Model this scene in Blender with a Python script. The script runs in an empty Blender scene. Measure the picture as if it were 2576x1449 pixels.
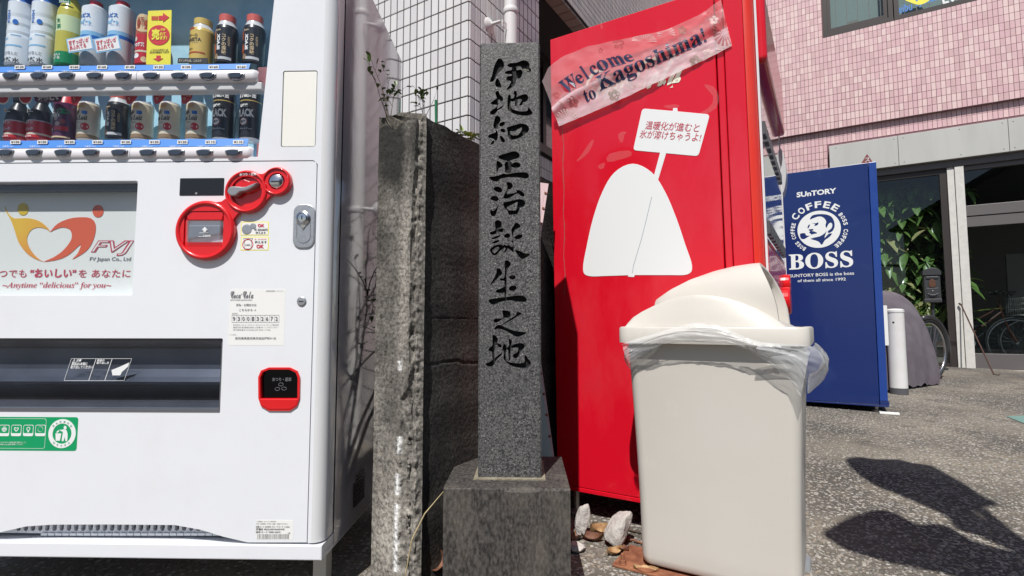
import bpy, math, random
from mathutils import Vector, Matrix, noise
from mathutils.geometry import delaunay_2d_cdt
random.seed(7)
R = math.radians
SC = bpy.context.scene
COL = SC.collection
# ------------------------------------------------------------------ camera
HC = .72
PITCH = math.atan(90.5 / 1300)
cam = bpy.data.cameras.new('camera'); cam.sensor_width = 36; cam.lens = 36 * 1300 / 2576
cam.clip_start = .05; cam.clip_end = 400
co = bpy.data.objects.new('camera', cam); COL.objects.link(co)
co.location = (0, 0, HC); co.rotation_euler = (math.pi / 2 + PITCH, 0, 0)
SC.camera = co
# ------------------------------------------------------------------ light
SUN_EL = R(56.5); SUN_AZ = R(17.7)            # light travels forward and 17.7 degrees to the right
w = bpy.data.worlds.new('World'); SC.world = w; w.use_nodes = True
nt = w.node_tree; bg = nt.nodes['Background']
sky = nt.nodes.new('ShaderNodeTexSky'); sky.sky_type = 'NISHITA'; sky.sun_disc = False
sky.sun_elevation = SUN_EL; sky.sun_rotation = math.pi + SUN_AZ
sky.air_density = 1.0; sky.dust_density = 1.0
nt.links.new(sky.outputs[0], bg.inputs[0]); bg.inputs[1].default_value = .07
sl = bpy.data.lights.new('sun', 'SUN'); sl.energy = 4.8; sl.angle = R(.53); sl.color = (1, .965, .91)
so = bpy.data.objects.new('sun', sl); COL.objects.link(so)
ld = Vector((math.sin(SUN_AZ) * math.cos(SUN_EL), math.cos(SUN_AZ) * math.cos(SUN_EL), -math.sin(SUN_EL)))
so.rotation_euler = ld.to_track_quat('-Z', 'Y').to_euler(); so.location = (-3, -8, 9)
SC.view_settings.view_transform = 'Standard'; SC.view_settings.look = 'None'
SC.view_settings.gamma = 1; SC.view_settings.use_curve_mapping = False
SC.view_settings.exposure = .18
SC.cycles.max_bounces = 8; SC.cycles.transparent_max_bounces = 16
SC.cycles.caustics_reflective = False; SC.cycles.caustics_refractive = False
# ------------------------------------------------------------------ survey frames (metres)
def ray(x, y):
    a = (x - 1288) / 1300; b = -(y - 724.5) / 1300; c, s = math.cos(PITCH), math.sin(PITCH)
    return Vector((a, c - b * s, s + b * c))
def proj(p):
    c, s = math.cos(PITCH), math.sin(PITCH); z = p[2] - HC
    d = p[1] * c + z * s
    if d < .05: return None
    return 1288 + 1300 * p[0] / d, 724.5 - 1300 * (-p[1] * s + z * c) / d
CO = Vector((0, 0, HC))
class Fr:
    """a vertical survey plane: a runs right, h up, d out of the surface"""
    def __init__(s, o, u, n):
        s.o = Vector(o); s.u = Vector(u).normalized(); s.n = Vector(n).normalized(); s.z = Vector((0, 0, 1))
    def w(s, a, h, d=0): return s.o + s.u * a + s.z * h + s.n * d
    def at(s, x, y, d=0):
        r = ray(x, y); t = ((s.o + s.n * d - CO).dot(s.n)) / r.dot(s.n); p = CO + r * t - s.o
        return p.dot(s.u), p.z
    def ats(s, pts, d=0): return [s.at(x, y, d) for x, y in pts]
TH = math.atan2(2138, 1300 / math.cos(PITCH))
D1 = Vector((-math.sin(TH), math.cos(TH), 0)); D2 = Vector((math.cos(TH), math.sin(TH), 0))
def gy(y): return max(0, .035 * (y - 1.8))
def ground(x, y):
    r = ray(x, y); Y = 2
    for i in range(50):
        t = (gy(Y) - HC) / r.z; Y = (r * t).y
    return CO + r * t
e = R(1.5)
W = Fr((-.487, 1.371, 0), (math.cos(e), -math.sin(e), 0), (-math.sin(e), -math.cos(e), 0))
ST = Fr((0, 1.424, 0), W.u, W.n)
RD = Fr((.1727, 2.0, 0), -D1, -D2)
BL = Fr((2.72, 3.816, 0), -D1, -D2)
PK = Fr((3.84, 7.77, 0), -D1, -D2)
AL = Fr((-.233, 2.7, 0), -D1, -D2)
AR = Fr((-.233, 2.7, 0), D2, -D1)
BN = Fr((.378, 1.579, 0), -D1, -D2)
# ------------------------------------------------------------------ mesh helpers
class MB:
    def __init__(s): s.v = []; s.f = []; s.m = []; s.mi = 0
    def add(s, vs, fs):
        k = len(s.v); s.v += [Vector(p) for p in vs]
        for f in fs: s.f.append([i + k for i in f]); s.m.append(s.mi)
        return s
    def box(s, fr, a0, a1, h0, h1, d0, d1, bev=0):
        if bev: return s.prism(fr, [(a0, h0), (a1, h0), (a1, h1), (a0, h1)], d0, d1, bev)
        P = [fr.w(a, h, d) for d in (d0, d1) for h in (h0, h1) for a in (a0, a1)]
        return s.add(P, [(0, 2, 3, 1), (4, 5, 7, 6), (0, 1, 5, 4), (2, 6, 7, 3), (0, 4, 6, 2), (1, 3, 7, 5)])
    def prism(s, fr, pts, d0, d1, bev=0):
        pts = list(pts)
        if area(pts) < 0: pts.reverse()
        rings = [(pts, d0)]
        if bev: rings += [(pts, d1 - bev), (inset(pts, bev * .3), d1 - bev * .3), (inset(pts, bev), d1)]
        else: rings += [(pts, d1)]
        n = len(pts); vs = []
        for q, d in rings: vs += [fr.w(a, h, d) for a, h in q]
        fs = [tuple(reversed(range(n)))]
        for r in range(len(rings) - 1):
            for i in range(n):
                j = (i + 1) % n; fs.append((r * n + i, r * n + j, r * n + n + j, r * n + n + i))
        fs.append(tuple(range((len(rings) - 1) * n, len(rings) * n)))
        return s.add(vs, fs)
    def plate(s, fr, adds, subs=(), d0=-.01, d1=0, floor=None):
        """union of adds minus subs, with real thickness; floor=depth closes the holes at that depth"""
        V = []; E = []
        for q in list(adds) + list(subs):
            k = len(V); V += [Vector(p) for p in q]; E += [(k + i, k + (i + 1) % len(q)) for i in range(len(q))]
        ov, oe, of, *_ = delaunay_2d_cdt(V, E, [], 0, 1e-6)
        keep = []; fl = []
        for f in of:
            c = sum((ov[i] for i in f), Vector((0, 0))) / len(f)
            if any(inside(c, q) for q in adds):
                (fl if any(inside(c, q) for q in subs) else keep).append(list(f))
        def orient(f): return f if area([ov[i] for i in f]) > 0 else f[::-1]
        keep = [orient(f) for f in keep]; fl = [orient(f) for f in fl]
        n = len(ov)
        es = set()
        for f in keep:
            for i in range(len(f)): es.add((f[i], f[(i + 1) % len(f)]))
        fs = [tuple(f) for f in keep]
        vs = [fr.w(p.x, p.y, d1) for p in ov] + [fr.w(p.x, p.y, d0) for p in ov]
        for a, b in es:
            if (b, a) not in es: fs.append((a, a + n, b + n, b))
        if floor is None: fs += [tuple(i + n for i in f[::-1]) for f in keep]
        s.add(vs, fs)
        if floor is not None:
            s.add([fr.w(p.x, p.y, floor) for p in ov], [tuple(f) for f in fl])
        return s
    def tube(s, pts, r, n=8, cap=True):
        pts = [Vector(p) for p in pts]; rs = r if isinstance(r, (list, tuple)) else [r] * len(pts)
        vs = []; fs = []; up = None
        for i, p in enumerate(pts):
            t = (pts[min(i + 1, len(pts) - 1)] - pts[max(i - 1, 0)]).normalized()
            if up is None: up = t.orthogonal().normalized()
            x = (up - t * up.dot(t)).normalized(); up = x; y = t.cross(x)
            for k in range(n):
                q = 2 * math.pi * k / n; vs.append(p + (x * math.cos(q) + y * math.sin(q)) * rs[i])
        for i in range(len(pts) - 1):
            for k in range(n):
                a = i * n + k; b = i * n + (k + 1) % n; fs.append((a, b, b + n, a + n))
        if cap: fs += [tuple(reversed(range(n))), tuple(range((len(pts) - 1) * n, len(pts) * n))]
        return s.add(vs, fs)
    def lathe(s, c, prof, n=28, ax=None):
        """profile [(r, z)] round a vertical (or given) axis"""
        c = Vector(c); Z = Vector(ax).normalized() if ax else Vector((0, 0, 1))
        X = Z.orthogonal().normalized() if ax else Vector((1, 0, 0)); Y = Z.cross(X)
        vs = []; fs = []
        for r, z in prof:
            for k in range(n):
                q = 2 * math.pi * k / n; vs.append(c + Z * z + (X * math.cos(q) + Y * math.sin(q)) * max(r, 1e-5))
        for i in range(len(prof) - 1):
            for k in range(n):
                a = i * n + k; b = i * n + (k + 1) % n; fs.append((a, b, b + n, a + n))
        fs += [tuple(reversed(range(n))), tuple(range((len(prof) - 1) * n, len(prof) * n))]
        return s.add(vs, fs)
    def grid(s, fn, nu, nv):
        vs = [fn(i / nu, j / nv) for j in range(nv + 1) for i in range(nu + 1)]
        fs = [(j * (nu + 1) + i, j * (nu + 1) + i + 1, (j + 1) * (nu + 1) + i + 1, (j + 1) * (nu + 1) + i) for j in range(nv) for i in range(nu)]
        return s.add(vs, fs)
    def text(s, fr, body, p0, p1, p2, d=0, bold=0., th=.0006, px=True, fn=None, shear=0, spacing=1):
        """lettering: p0 bottom left, p1 bottom right, p2 top left of the text block"""
        V, F = textmesh(body, bold, shear, spacing)
        if px: p0, p1, p2 = fr.at(*p0, d), fr.at(*p1, d), fr.at(*p2, d)
        p0, p1, p2 = Vector(p0), Vector(p1), Vector(p2)
        xs = [v[0] for v in V]; ys = [v[1] for v in V]; x0, x1, y0, y1 = min(xs), max(xs), min(ys), max(ys)
        out = []
        for x, y in V:
            q = p0 + (p1 - p0) * ((x - x0) / (x1 - x0)) + (p2 - p0) * ((y - y0) / (y1 - y0))
            out.append(fn(q.x, q.y) if fn else fr.w(q.x, q.y, d + th))
        return s.add(out, F)
    def build(s, name, mats, parent=None, smooth=False, **kw):
        me = bpy.data.meshes.new(name)
        base = Vector((0, 0, 0)); r = parent
        while r is not None:
            base = r.location if r.parent is None else base; r = r.parent
        me.from_pydata([p - base for p in s.v], [], s.f)
        if not isinstance(mats, (list, tuple)): mats = [mats]
        for m in mats: me.materials.append(M[m])
        if len(mats) > 1: me.polygons.foreach_set('material_index', s.m)
        if smooth:
            me.polygons.foreach_set('use_smooth', [True] * len(me.polygons))
            if smooth is not True: me.set_sharp_from_angle(angle=R(smooth))
        me.validate(); me.update()
        o = bpy.data.objects.new(name, me); COL.objects.link(o)
        if parent: o.parent = parent
        for k, v in kw.items(): o[k] = v
        return o
_tc = {}
def textmesh(body, bold=0., shear=0, spacing=1):
    key = (body, bold, shear, spacing)
    if key in _tc: return _tc[key]
    cu = bpy.data.curves.new('t', 'FONT'); cu.body = body; cu.offset = bold; cu.shear = shear; cu.space_character = spacing
    cu.resolution_u = 3
    o = bpy.data.objects.new('t', cu); COL.objects.link(o)
    dg = bpy.context.evaluated_depsgraph_get(); dg.update()
    me = o.evaluated_get(dg).to_mesh()
    r = ([(v.co.x, v.co.y) for v in me.vertices], [tuple(p.vertices) for p in me.polygons])
    o.evaluated_get(dg).to_mesh_clear(); bpy.data.objects.remove(o); bpy.data.curves.remove(cu)
    _tc[key] = r
    return r
def area(p): return .5 * sum(p[i][0] * p[(i + 1) % len(p)][1] - p[(i + 1) % len(p)][0] * p[i][1] for i in range(len(p)))
def inset(p, d):
    n = len(p); out = []
    for i in range(n):
        a = Vector(p[i - 1]); b = Vector(p[i]); c = Vector(p[(i + 1) % n])
        t1 = (b - a); t2 = (c - b)
        if t1.length < 1e-7 or t2.length < 1e-7: out.append(tuple(b)); continue
        t1.normalize(); t2.normalize()
        n1 = Vector((-t1.y, t1.x)); n2 = Vector((-t2.y, t2.x)); m = n1 + n2
        if m.length < 1e-4: m = n1
        m.normalize(); k = max(.35, m.dot(n1)); out.append(tuple(b + m * d / k))
    return out
def inside(c, q):
    r = False; n = len(q); x, y = c[0], c[1]
    for i in range(n):
        x1, y1 = q[i]; x2, y2 = q[i - 1]
        if (y1 > y) != (y2 > y) and x < (x2 - x1) * (y - y1) / (y2 - y1) + x1: r = not r
    return r
def circ(x, y, r, n=40, ry=None): return [(x + r * math.cos(2 * math.pi * i / n), y + (ry or r) * math.sin(2 * math.pi * i / n)) for i in range(n)]
def rrect(x0, y0, x1, y1, r, n=5):
    x0, x1 = sorted((x0, x1)); y0, y1 = sorted((y0, y1)); o = []
    for cx, cy, a in ((x1 - r, y0 + r, -90), (x1 - r, y1 - r, 0), (x0 + r, y1 - r, 90), (x0 + r, y0 + r, 180)):
        for i in range(n + 1):
            q = R(a + 90 * i / n); o.append((cx + r * math.cos(q), cy + r * math.sin(q)))
    return o
def smooth(p, k=4):
    o = []; n = len(p)
    for i in range(n):
        a, b, c, d = (Vector(p[(i + j) % n]) for j in (-1, 0, 1, 2))
        for t in range(k):
            t /= k; o.append(tuple(.5 * (2 * b + (c - a) * t + (2 * a - 5 * b + 4 * c - d) * t * t + (-a + 3 * b - 3 * c + d) * t ** 3)))
    return o
def thing(name, label, cat, loc=(0, 0, 0), group=None):
    o = bpy.data.objects.new(name, None); COL.objects.link(o); o.location = loc; o.empty_display_size = .1
    o['label'] = label; o['category'] = cat
    if group: o['group'] = group
    return o
def tag(o, label, cat, group=None):
    o['label'] = label; o['category'] = cat
    if group: o['group'] = group
    return o
def fbm(p, s, o=4): return noise.fractal(Vector(p) * s, 1, 2, o)
# ------------------------------------------------------------------ materials
M = {}
def mat(name, col, rough=.5, metal=0, col2=None, scale=20, bump=0, bscale=None, coat=0, spec=.5, detail=6, lo=.35, hi=.65, spots=None, alpha=1, stretch=None):
    m = bpy.data.materials.new(name); m.use_nodes = True; M[name] = m; t = m.node_tree; b = t.nodes['Principled BSDF']
    L = t.links.new
    b.inputs['Base Color'].default_value = (*col, 1); b.inputs['Roughness'].default_value = rough; b.inputs['Metallic'].default_value = metal
    b.inputs['Coat Weight'].default_value = coat; b.inputs['Coat Roughness'].default_value = .05; b.inputs['Specular IOR Level'].default_value = spec
    b.inputs['Alpha'].default_value = alpha
    tc = t.nodes.new('ShaderNodeTexCoord'); src = tc.outputs['Object']
    if stretch:
        mp = t.nodes.new('ShaderNodeMapping'); mp.inputs['Scale'].default_value = stretch; L(src, mp.inputs[0]); src = mp.outputs[0]
    cur = None
    if col2:
        n = t.nodes.new('ShaderNodeTexNoise'); n.inputs['Scale'].default_value = scale; n.inputs['Detail'].default_value = detail; L(src, n.inputs['Vector'])
        r = t.nodes.new('ShaderNodeValToRGB'); r.color_ramp.elements[0].position = lo; r.color_ramp.elements[1].position = hi
        r.color_ramp.elements[0].color = (*col, 1); r.color_ramp.elements[1].color = (*col2, 1)
        L(n.outputs['Fac'], r.inputs[0]); cur = r.outputs[0]
    for sp in (spots or []):
        scol, sscale, slo, shi = sp[:4]; fac = sp[4] if len(sp) > 4 else 1
        n = t.nodes.new('ShaderNodeTexNoise'); n.inputs['Scale'].default_value = sscale; n.inputs['Detail'].default_value = 5; n.inputs['Roughness'].default_value = .65; L(src, n.inputs['Vector'])
        mr = t.nodes.new('ShaderNodeMapRange'); mr.inputs[1].default_value = slo; mr.inputs[2].default_value = shi; mr.inputs[4].default_value = fac; L(n.outputs['Fac'], mr.inputs[0])
        mx = t.nodes.new('ShaderNodeMix'); mx.data_type = 'RGBA'; L(mr.outputs[0], mx.inputs[0])
        if cur: L(cur, mx.inputs[6])
        else: mx.inputs[6].default_value = (*col, 1)
        mx.inputs[7].default_value = (*scol, 1); cur = mx.outputs[2]
    if cur: L(cur, b.inputs['Base Color'])
    if bump:
        n = t.nodes.new('ShaderNodeTexNoise'); n.inputs['Scale'].default_value = bscale or scale; n.inputs['Detail'].default_value = 8; n.inputs['Roughness'].default_value = .6; L(src, n.inputs['Vector'])
        bp = t.nodes.new('ShaderNodeBump'); bp.inputs['Strength'].default_value = 1; bp.inputs['Distance'].default_value = bump; L(n.outputs['Fac'], bp.inputs['Height']); L(bp.outputs[0], b.inputs['Normal'])
    return m
def glassmat(name, tint=(1, 1, 1), ior=1.5, rough=.0, film=None, filmfac=.0):
    m = bpy.data.materials.new(name); m.use_nodes = True; M[name] = m; t = m.node_tree; t.nodes.clear(); L = t.links.new
    out = t.nodes.new('ShaderNodeOutputMaterial'); tr = t.nodes.new('ShaderNodeBsdfTransparent'); tr.inputs[0].default_value = (*tint, 1)
    gl = t.nodes.new('ShaderNodeBsdfGlossy'); gl.inputs['Roughness'].default_value = rough
    fr = t.nodes.new('ShaderNodeFresnel'); ge = t.nodes.new('ShaderNodeNewGeometry')   # same reflection from either side of a thin sheet
    iv = t.nodes.new('ShaderNodeMapRange'); iv.inputs[3].default_value = ior; iv.inputs[4].default_value = 1 / ior; L(ge.outputs['Backfacing'], iv.inputs[0]); L(iv.outputs[0], fr.inputs[0])
    mx = t.nodes.new('ShaderNodeMixShader'); L(fr.outputs[0], mx.inputs[0]); cur = tr.outputs[0]
    if film:
        df = t.nodes.new('ShaderNodeBsdfDiffuse'); df.inputs[0].default_value = (*film, 1)
        tl = t.nodes.new('ShaderNodeBsdfTranslucent'); tl.inputs[0].default_value = (*film, 1)
        ad = t.nodes.new('ShaderNodeMixShader'); ad.inputs[0].default_value = .35; L(df.outputs[0], ad.inputs[1]); L(tl.outputs[0], ad.inputs[2])
        m2 = t.nodes.new('ShaderNodeMixShader'); m2.inputs[0].default_value = filmfac; L(tr.outputs[0], m2.inputs[1]); L(ad.outputs[0], m2.inputs[2]); cur = m2.outputs[0]
    L(cur, mx.inputs[1]); L(gl.outputs[0], mx.inputs[2]); L(mx.outputs[0], out.inputs[0])
    return m
mat('white_enamel', (.735, .755, .80), .28, coat=.5, col2=(.75, .77, .815), scale=3, bump=.00015, bscale=60, spots=[((.50, .47, .42), 55, .735, .78, .8), ((.66, .665, .68), 2.2, .5, .8, .6), ((.60, .57, .52), 13, .72, .80, .4)])
mat('white_side', (.70, .71, .73), .1, coat=1, spec=.6)
mat('cabinet_shade_white', (.46, .455, .50), .06, coat=1, spec=.6, bump=.0012, bscale=3)  # same white enamel as the front, shade of the side put into its colour
mat('offwhite_insert', (.78, .78, .73), .45)
mat('seam', (.05, .05, .055), .6)
mat('black_plastic', (.012, .013, .016), .25)
mat('dark_metal', (.34, .36, .40), .4, .5, col2=(.22, .235, .27), scale=6, spots=[((.3, .3, .31), 30, .6, .75)])
mat('dark_grey', (.09, .09, .1), .4)
mat('deep_dark', (.01, .01, .012), .8)
mat('coin_red', (.66, .008, .012), .28, coat=.4)
mat('knob_grey', (.3, .31, .33), .3, .3)
mat('chrome', (.7, .7, .72), .18, 1)
mat('silver', (.5, .51, .54), .4, .8, col2=(.42, .43, .46), scale=150)
mat('paper', (.78, .78, .77), .6)
mat('poster', (.74, .73, .68), .6)
mat('ink', (.03, .03, .035), .5)
mat('ink_grey', (.18, .18, .2), .5)
mat('ink_red', (.55, .02, .05), .5)
mat('rose_red', (.5, .05, .09), .5)
mat('logo_yellow', (.75, .5, .03), .5, col2=(.72, .28, .04), scale=2.5, lo=.3, hi=.6)
mat('logo_red', (.65, .1, .04), .5)
mat('logo_olive', (.62, .42, .02), .5)
mat('green_label', (.0, .30, .11), .4)
mat('white_print', (.76, .78, .79), .45)
mat('yellow_card', (.82, .74, .06), .5)
mat('card_red', (.6, .03, .04), .5)
mat('tray_blue', (.06, .22, .62), .4)
mat('display_blue', (.30, .58, .76), .35, col2=(.52, .74, .84), scale=5, spots=[((.2, .45, .64), 9, .5, .75, .6)], bump=.003, bscale=14)
mat('bar_white', (.74, .72, .76), .25, coat=.4)
mat('button', (.03, .04, .06), .12, coat=1)
mat('bezel', (.28, .29, .32), .2, .7)
mat('label_white', (.8, .8, .8), .5)
for nm, c in dict(can_white=(.72, .78, .84), can_lblue=(.25, .5, .75), can_blue=(.02, .14, .5), can_tea=(.5, .46, .07), can_pale=(.62, .74, .45), can_green=(.0, .22, .08), can_gold=(.62, .45, .12), can_black=(.015, .016, .02), can_red=(.5, .02, .03), can_brown=(.4, .08, .03), can_beige=(.65, .5, .3), can_cream=(.66, .6, .47), can_tan=(.28, .19, .11), can_purple=(.09, .02, .07), can_cap=(.6, .12, .1), can_grey=(.55, .56, .58)).items(): mat(nm, c, .3, coat=.3)
mat('vending_red', (.66, .006, .022), .22, coat=.35, col2=(.62, .006, .02), scale=2, bump=.0002, bscale=8, spots=[((.70, .07, .09), 3.5, .5, .8, .5), ((.42, .004, .012), 7, .6, .8, .4), ((.75, .3, .3), 60, .76, .79, .6)], stretch=(1, 1, .4))
mat('door_red', (.70, .028, .016), .35, coat=.2, col2=(.66, .045, .03), scale=3)
mat('vending_blue', (.006, .022, .13), .25, coat=.3, bump=.0002, bscale=6, spots=[((.03, .06, .2), 4, .6, .8, .5)])
mat('blue_edge', (.012, .05, .26), .3, coat=.3)
glassmat('shop_glass', (.80, .84, .84), 1.5)
glassmat('window_glass', (.75, .8, .8), 1.6)
glassmat('display_glass', (.96, .98, 1), 1.35)
glassmat('flap_plastic', (.72, .74, .78), 1.5, .05)
glassmat('smoked', (.2, .17, .17), 1.5, .05)
glassmat('clear_plastic', (.9, .92, .95), 1.4, .1, (.8, .84, .88), .12)
glassmat('bag_film', (1, 1, 1), 1.35, .3, (.80, .82, .84), .4)
glassmat('banner_film', (1, .97, .97), 1.3, .3, (.88, .70, .72), .34)
glassmat('banner_print', (1, .97, .97), 1.3, .3, (.93, .82, .87), .74)
glassmat('pink_plastic', (1, .6, .62), 1.4, .1, (.9, .5, .5), .3)
mat('banner_navy', (.02, .03, .09), .4)
mat('cream_print', (.80, .78, .64), .4)
mat('petal', (.5, .12, .12), .5, alpha=.55)
mat('petal_light', (.75, .6, .58), .5, alpha=.6)
mat('petal_olive', (.28, .25, .2), .5, alpha=.5)
mat('bear_grey', (.33, .38, .43), .45)
mat('bin_plastic', (.575, .55, .51), .38, spec=.4, col2=(.555, .525, .48), scale=3, spots=[((.36, .27, .17), 130, .72, .76, .9), ((.46, .42, .36), 26, .68, .8, .35), ((.68, .66, .62), 4, .62, .8, .6)], bump=.0006, bscale=12)
mat('rust', (.16, .05, .025), .85, col2=(.30, .12, .06), scale=30, bump=.002, bscale=80)
mat('granite', (.022, .022, .024), .55, col2=(.115, .113, .112), scale=190, detail=3, lo=.38, hi=.62, bump=.0012, bscale=220, spots=[((.52, .51, .49), 330, .60, .68), ((.05, .052, .058), 9, .5, .72, .45), ((.13, .115, .10), 14, .58, .75, .35)])
mat('granite_base', (.018, .016, .015), .8, col2=(.082, .073, .067), scale=150, detail=4, lo=.36, hi=.66, bump=.0018, bscale=170, spots=[((.24, .21, .17), 260, .62, .72, .7), ((.16, .14, .11), 6, .52, .7, .5)], stretch=(1, 1, .45))
mat('carved', (.006, .006, .007), .8, spots=[((.24, .22, .18), 26, .61, .66, .75)], bump=.002, bscale=160)
mat('mortar', (.3, .27, .2), .9, col2=(.2, .17, .12), scale=60, bump=.003, bscale=100)
mat('grout_white', (.06, .052, .05), .9); mat('grout_pink', (.20, .11, .125), .9); mat('grout_grey', (.06, .06, .06), .9)
for i, (c) in enumerate([(.66, .645, .645), (.69, .675, .67), (.63, .615, .62)]): mat('tile_white_%d' % i, c, .2, coat=.3, bump=.0008, bscale=7)
for i, (c) in enumerate([(.66, .445, .465), (.70, .49, .50), (.63, .41, .44), (.72, .54, .535), (.60, .40, .415)]): mat('tile_pink_%d' % i, c, .45, col2=tuple(x * .92 for x in c), scale=60, bump=.0006, bscale=120)
for i, (c) in enumerate([(.42, .40, .40), (.46, .44, .43), (.38, .37, .37)]): mat('tile_grey_%d' % i, c, .35)
for i, (c) in enumerate([(.5, .40, .36), (.46, .36, .32)]): mat('soffit_tile_%d' % i, c, .5)
mat('bronze_frame', (.05, .042, .04), .4, .3)
mat('canopy', (.42, .425, .41), .5, col2=(.46, .465, .45), scale=6, spots=[((.3, .3, .29), 40, .62, .75, .3)], stretch=(1, 1, .15))
mat('mullion', (.55, .54, .52), .5, col2=(.62, .61, .58), scale=20)
mat('transom', (.13, .12, .12), .45, .2)
mat('sill', (.55, .52, .49), .7, col2=(.4, .37, .34), scale=30)
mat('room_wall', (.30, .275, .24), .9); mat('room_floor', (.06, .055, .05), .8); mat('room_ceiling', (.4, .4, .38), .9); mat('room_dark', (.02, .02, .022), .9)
mat('blind', (.62, .66, .63), .8)
mat('pipe_white', (.70, .70, .70), .3, coat=.3, col2=(.66, .65, .64), scale=8, spots=[((.35, .32, .3), 40, .68, .75, .6)])
mat('stake_green', (.02, .17, .07), .4)
mat('bark', (.05, .035, .025), .8, col2=(.1, .07, .05), scale=60)
mat('leaf', (.05, .10, .02), .45, col2=(.10, .15, .03), scale=40); mat('leaf_dry', (.3, .2, .09), .6, col2=(.2, .11, .05), scale=60)
mat('leaf_yellow', (.34, .36, .07), .5, col2=(.16, .25, .04), scale=30)
mat('pachira', (.11, .22, .05), .3, coat=.3, col2=(.20, .31, .09), scale=14); mat('pachira_pale', (.58, .48, .26), .4, coat=.3, col2=(.42, .42, .18), scale=14)
mat('dead_leaf', (.28, .14, .06), .7, col2=(.45, .3, .15), scale=60); mat('dead_leaf_dark', (.13, .05, .03), .7, col2=(.2, .09, .05), scale=60)
mat('straw', (.45, .36, .2), .7)
mat('cover_cloth', (.125, .105, .125), .7, col2=(.16, .14, .16), scale=8, bump=.004, bscale=14)
mat('tyre', (.015, .015, .016), .7); mat('rim_metal', (.6, .6, .62), .2, 1); mat('spoke', (.5, .5, .5), .25, 1)
mat('bike_frame', (.03, .03, .035), .3, coat=.5); mat('bike_red', (.07, .025, .015), .4); mat('cane_rust', (.04, .018, .014), .7, col2=(.075, .03, .02), scale=40); mat('glue_mark', (.8, .35, .36), .6, alpha=.08)
mat('mailbox_iron', (.035, .037, .042), .45, bump=.001, bscale=60); mat('brass', (.14, .07, .045), .5, .6)
mat('steel', (.5, .5, .48), .4, .6)
mat('sign_pink', (.58, .42, .44), .5); mat('sign_blue', (.42, .52, .52), .5); mat('sign_brown', (.2, .05, .05), .5)
mat('white_rock', (.42, .40, .38), .9, col2=(.62, .58, .55), scale=16, bump=.008, bscale=60, spots=[((.16, .16, .17), 30, .6, .72, .7), ((.55, .42, .38), 9, .58, .75, .5)])
mat('shade_house', (.16, .15, .145), .8); mat('roof_dark', (.05, .05, .055), .7); mat('asphalt', (.05, .05, .052), .9, col2=(.07, .07, .07), scale=80)
mat('paint_line', (.7, .7, .68), .7); mat('grate', (.16, .28, .25), .5)
mat('lens_white', (.8, .8, .78), .4)
for i, c in enumerate([(.31, .29, .26), (.41, .385, .345), (.21, .20, .19), (.29, .245, .20)]): mat('pebble_%d' % i, c, .6)
def ground_mat():
    m = mat('aggregate', (.085, .077, .067), .85, col2=(.20, .175, .14), scale=1.6, lo=.4, hi=.6, spots=[((.045, .042, .038), 3.2, .55, .68, .75), ((.30, .25, .18), 2.1, .56, .70, .55), ((.10, .10, .06), 5.5, .62, .72, .5), ((.22, .21, .20), 9, .66, .74, .5)])
    t = m.node_tree; L = t.links.new; b = t.nodes['Principled BSDF']; tc = [n for n in t.nodes if n.type == 'TEX_COORD'][0]
    base = b.inputs['Base Color'].links[0].from_socket
    v = t.nodes.new('ShaderNodeTexVoronoi'); v.inputs['Scale'].default_value = 62; v.inputs['Randomness'].default_value = 1; L(tc.outputs['Object'], v.inputs['Vector'])
    mr = t.nodes.new('ShaderNodeMapRange'); mr.inputs[1].default_value = .36; mr.inputs[2].default_value = .50; mr.inputs[3].default_value = 1; mr.inputs[4].default_value = 0; L(v.outputs['Distance'], mr.inputs[0])
    sep = t.nodes.new('ShaderNodeSeparateColor'); L(v.outputs['Color'], sep.inputs[0])
    r = t.nodes.new('ShaderNodeValToRGB'); e = r.color_ramp.elements; e[0].position = .1; e[0].color = (.11, .10, .09, 1); e[1].position = 1; e[1].color = (.46, .44, .41, 1)
    x = e.new(.55); x.color = (.27, .25, .225, 1)
    L(sep.outputs[0], r.inputs[0])
    # worn patches decide how much stone is exposed
    n = t.nodes.new('ShaderNodeTexNoise'); n.inputs['Scale'].default_value = 2.2; n.inputs['Detail'].default_value = 6; L(tc.outputs['Object'], n.inputs['Vector'])
    m2 = t.nodes.new('ShaderNodeMapRange'); m2.inputs[1].default_value = .38; m2.inputs[2].default_value = .55; m2.inputs[3].default_value = .35; L(n.outputs['Fac'], m2.inputs[0])
    mu = t.nodes.new('ShaderNodeMath'); mu.operation = 'MULTIPLY'; L(mr.outputs[0], mu.inputs[0]); L(m2.outputs[0], mu.inputs[1])
    mx = t.nodes.new('ShaderNodeMix'); mx.data_type = 'RGBA'; L(mu.outputs[0], mx.inputs[0]); L(base, mx.inputs[6]); L(r.outputs[0], mx.inputs[7]); L(mx.outputs[2], b.inputs['Base Color'])
    bp = t.nodes.new('ShaderNodeBump'); bp.inputs['Distance'].default_value = .004; L(mr.outputs[0], bp.inputs['Height'])
    n3 = t.nodes.new('ShaderNodeTexNoise'); n3.inputs['Scale'].default_value = 300; L(tc.outputs['Object'], n3.inputs['Vector'])
    b2 = t.nodes.new('ShaderNodeBump'); b2.inputs['Distance'].default_value = .002; L(n3.outputs['Fac'], b2.inputs['Height']); L(bp.outputs[0], b2.inputs['Normal']); L(b2.outputs[0], b.inputs['Normal'])
ground_mat()
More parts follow.
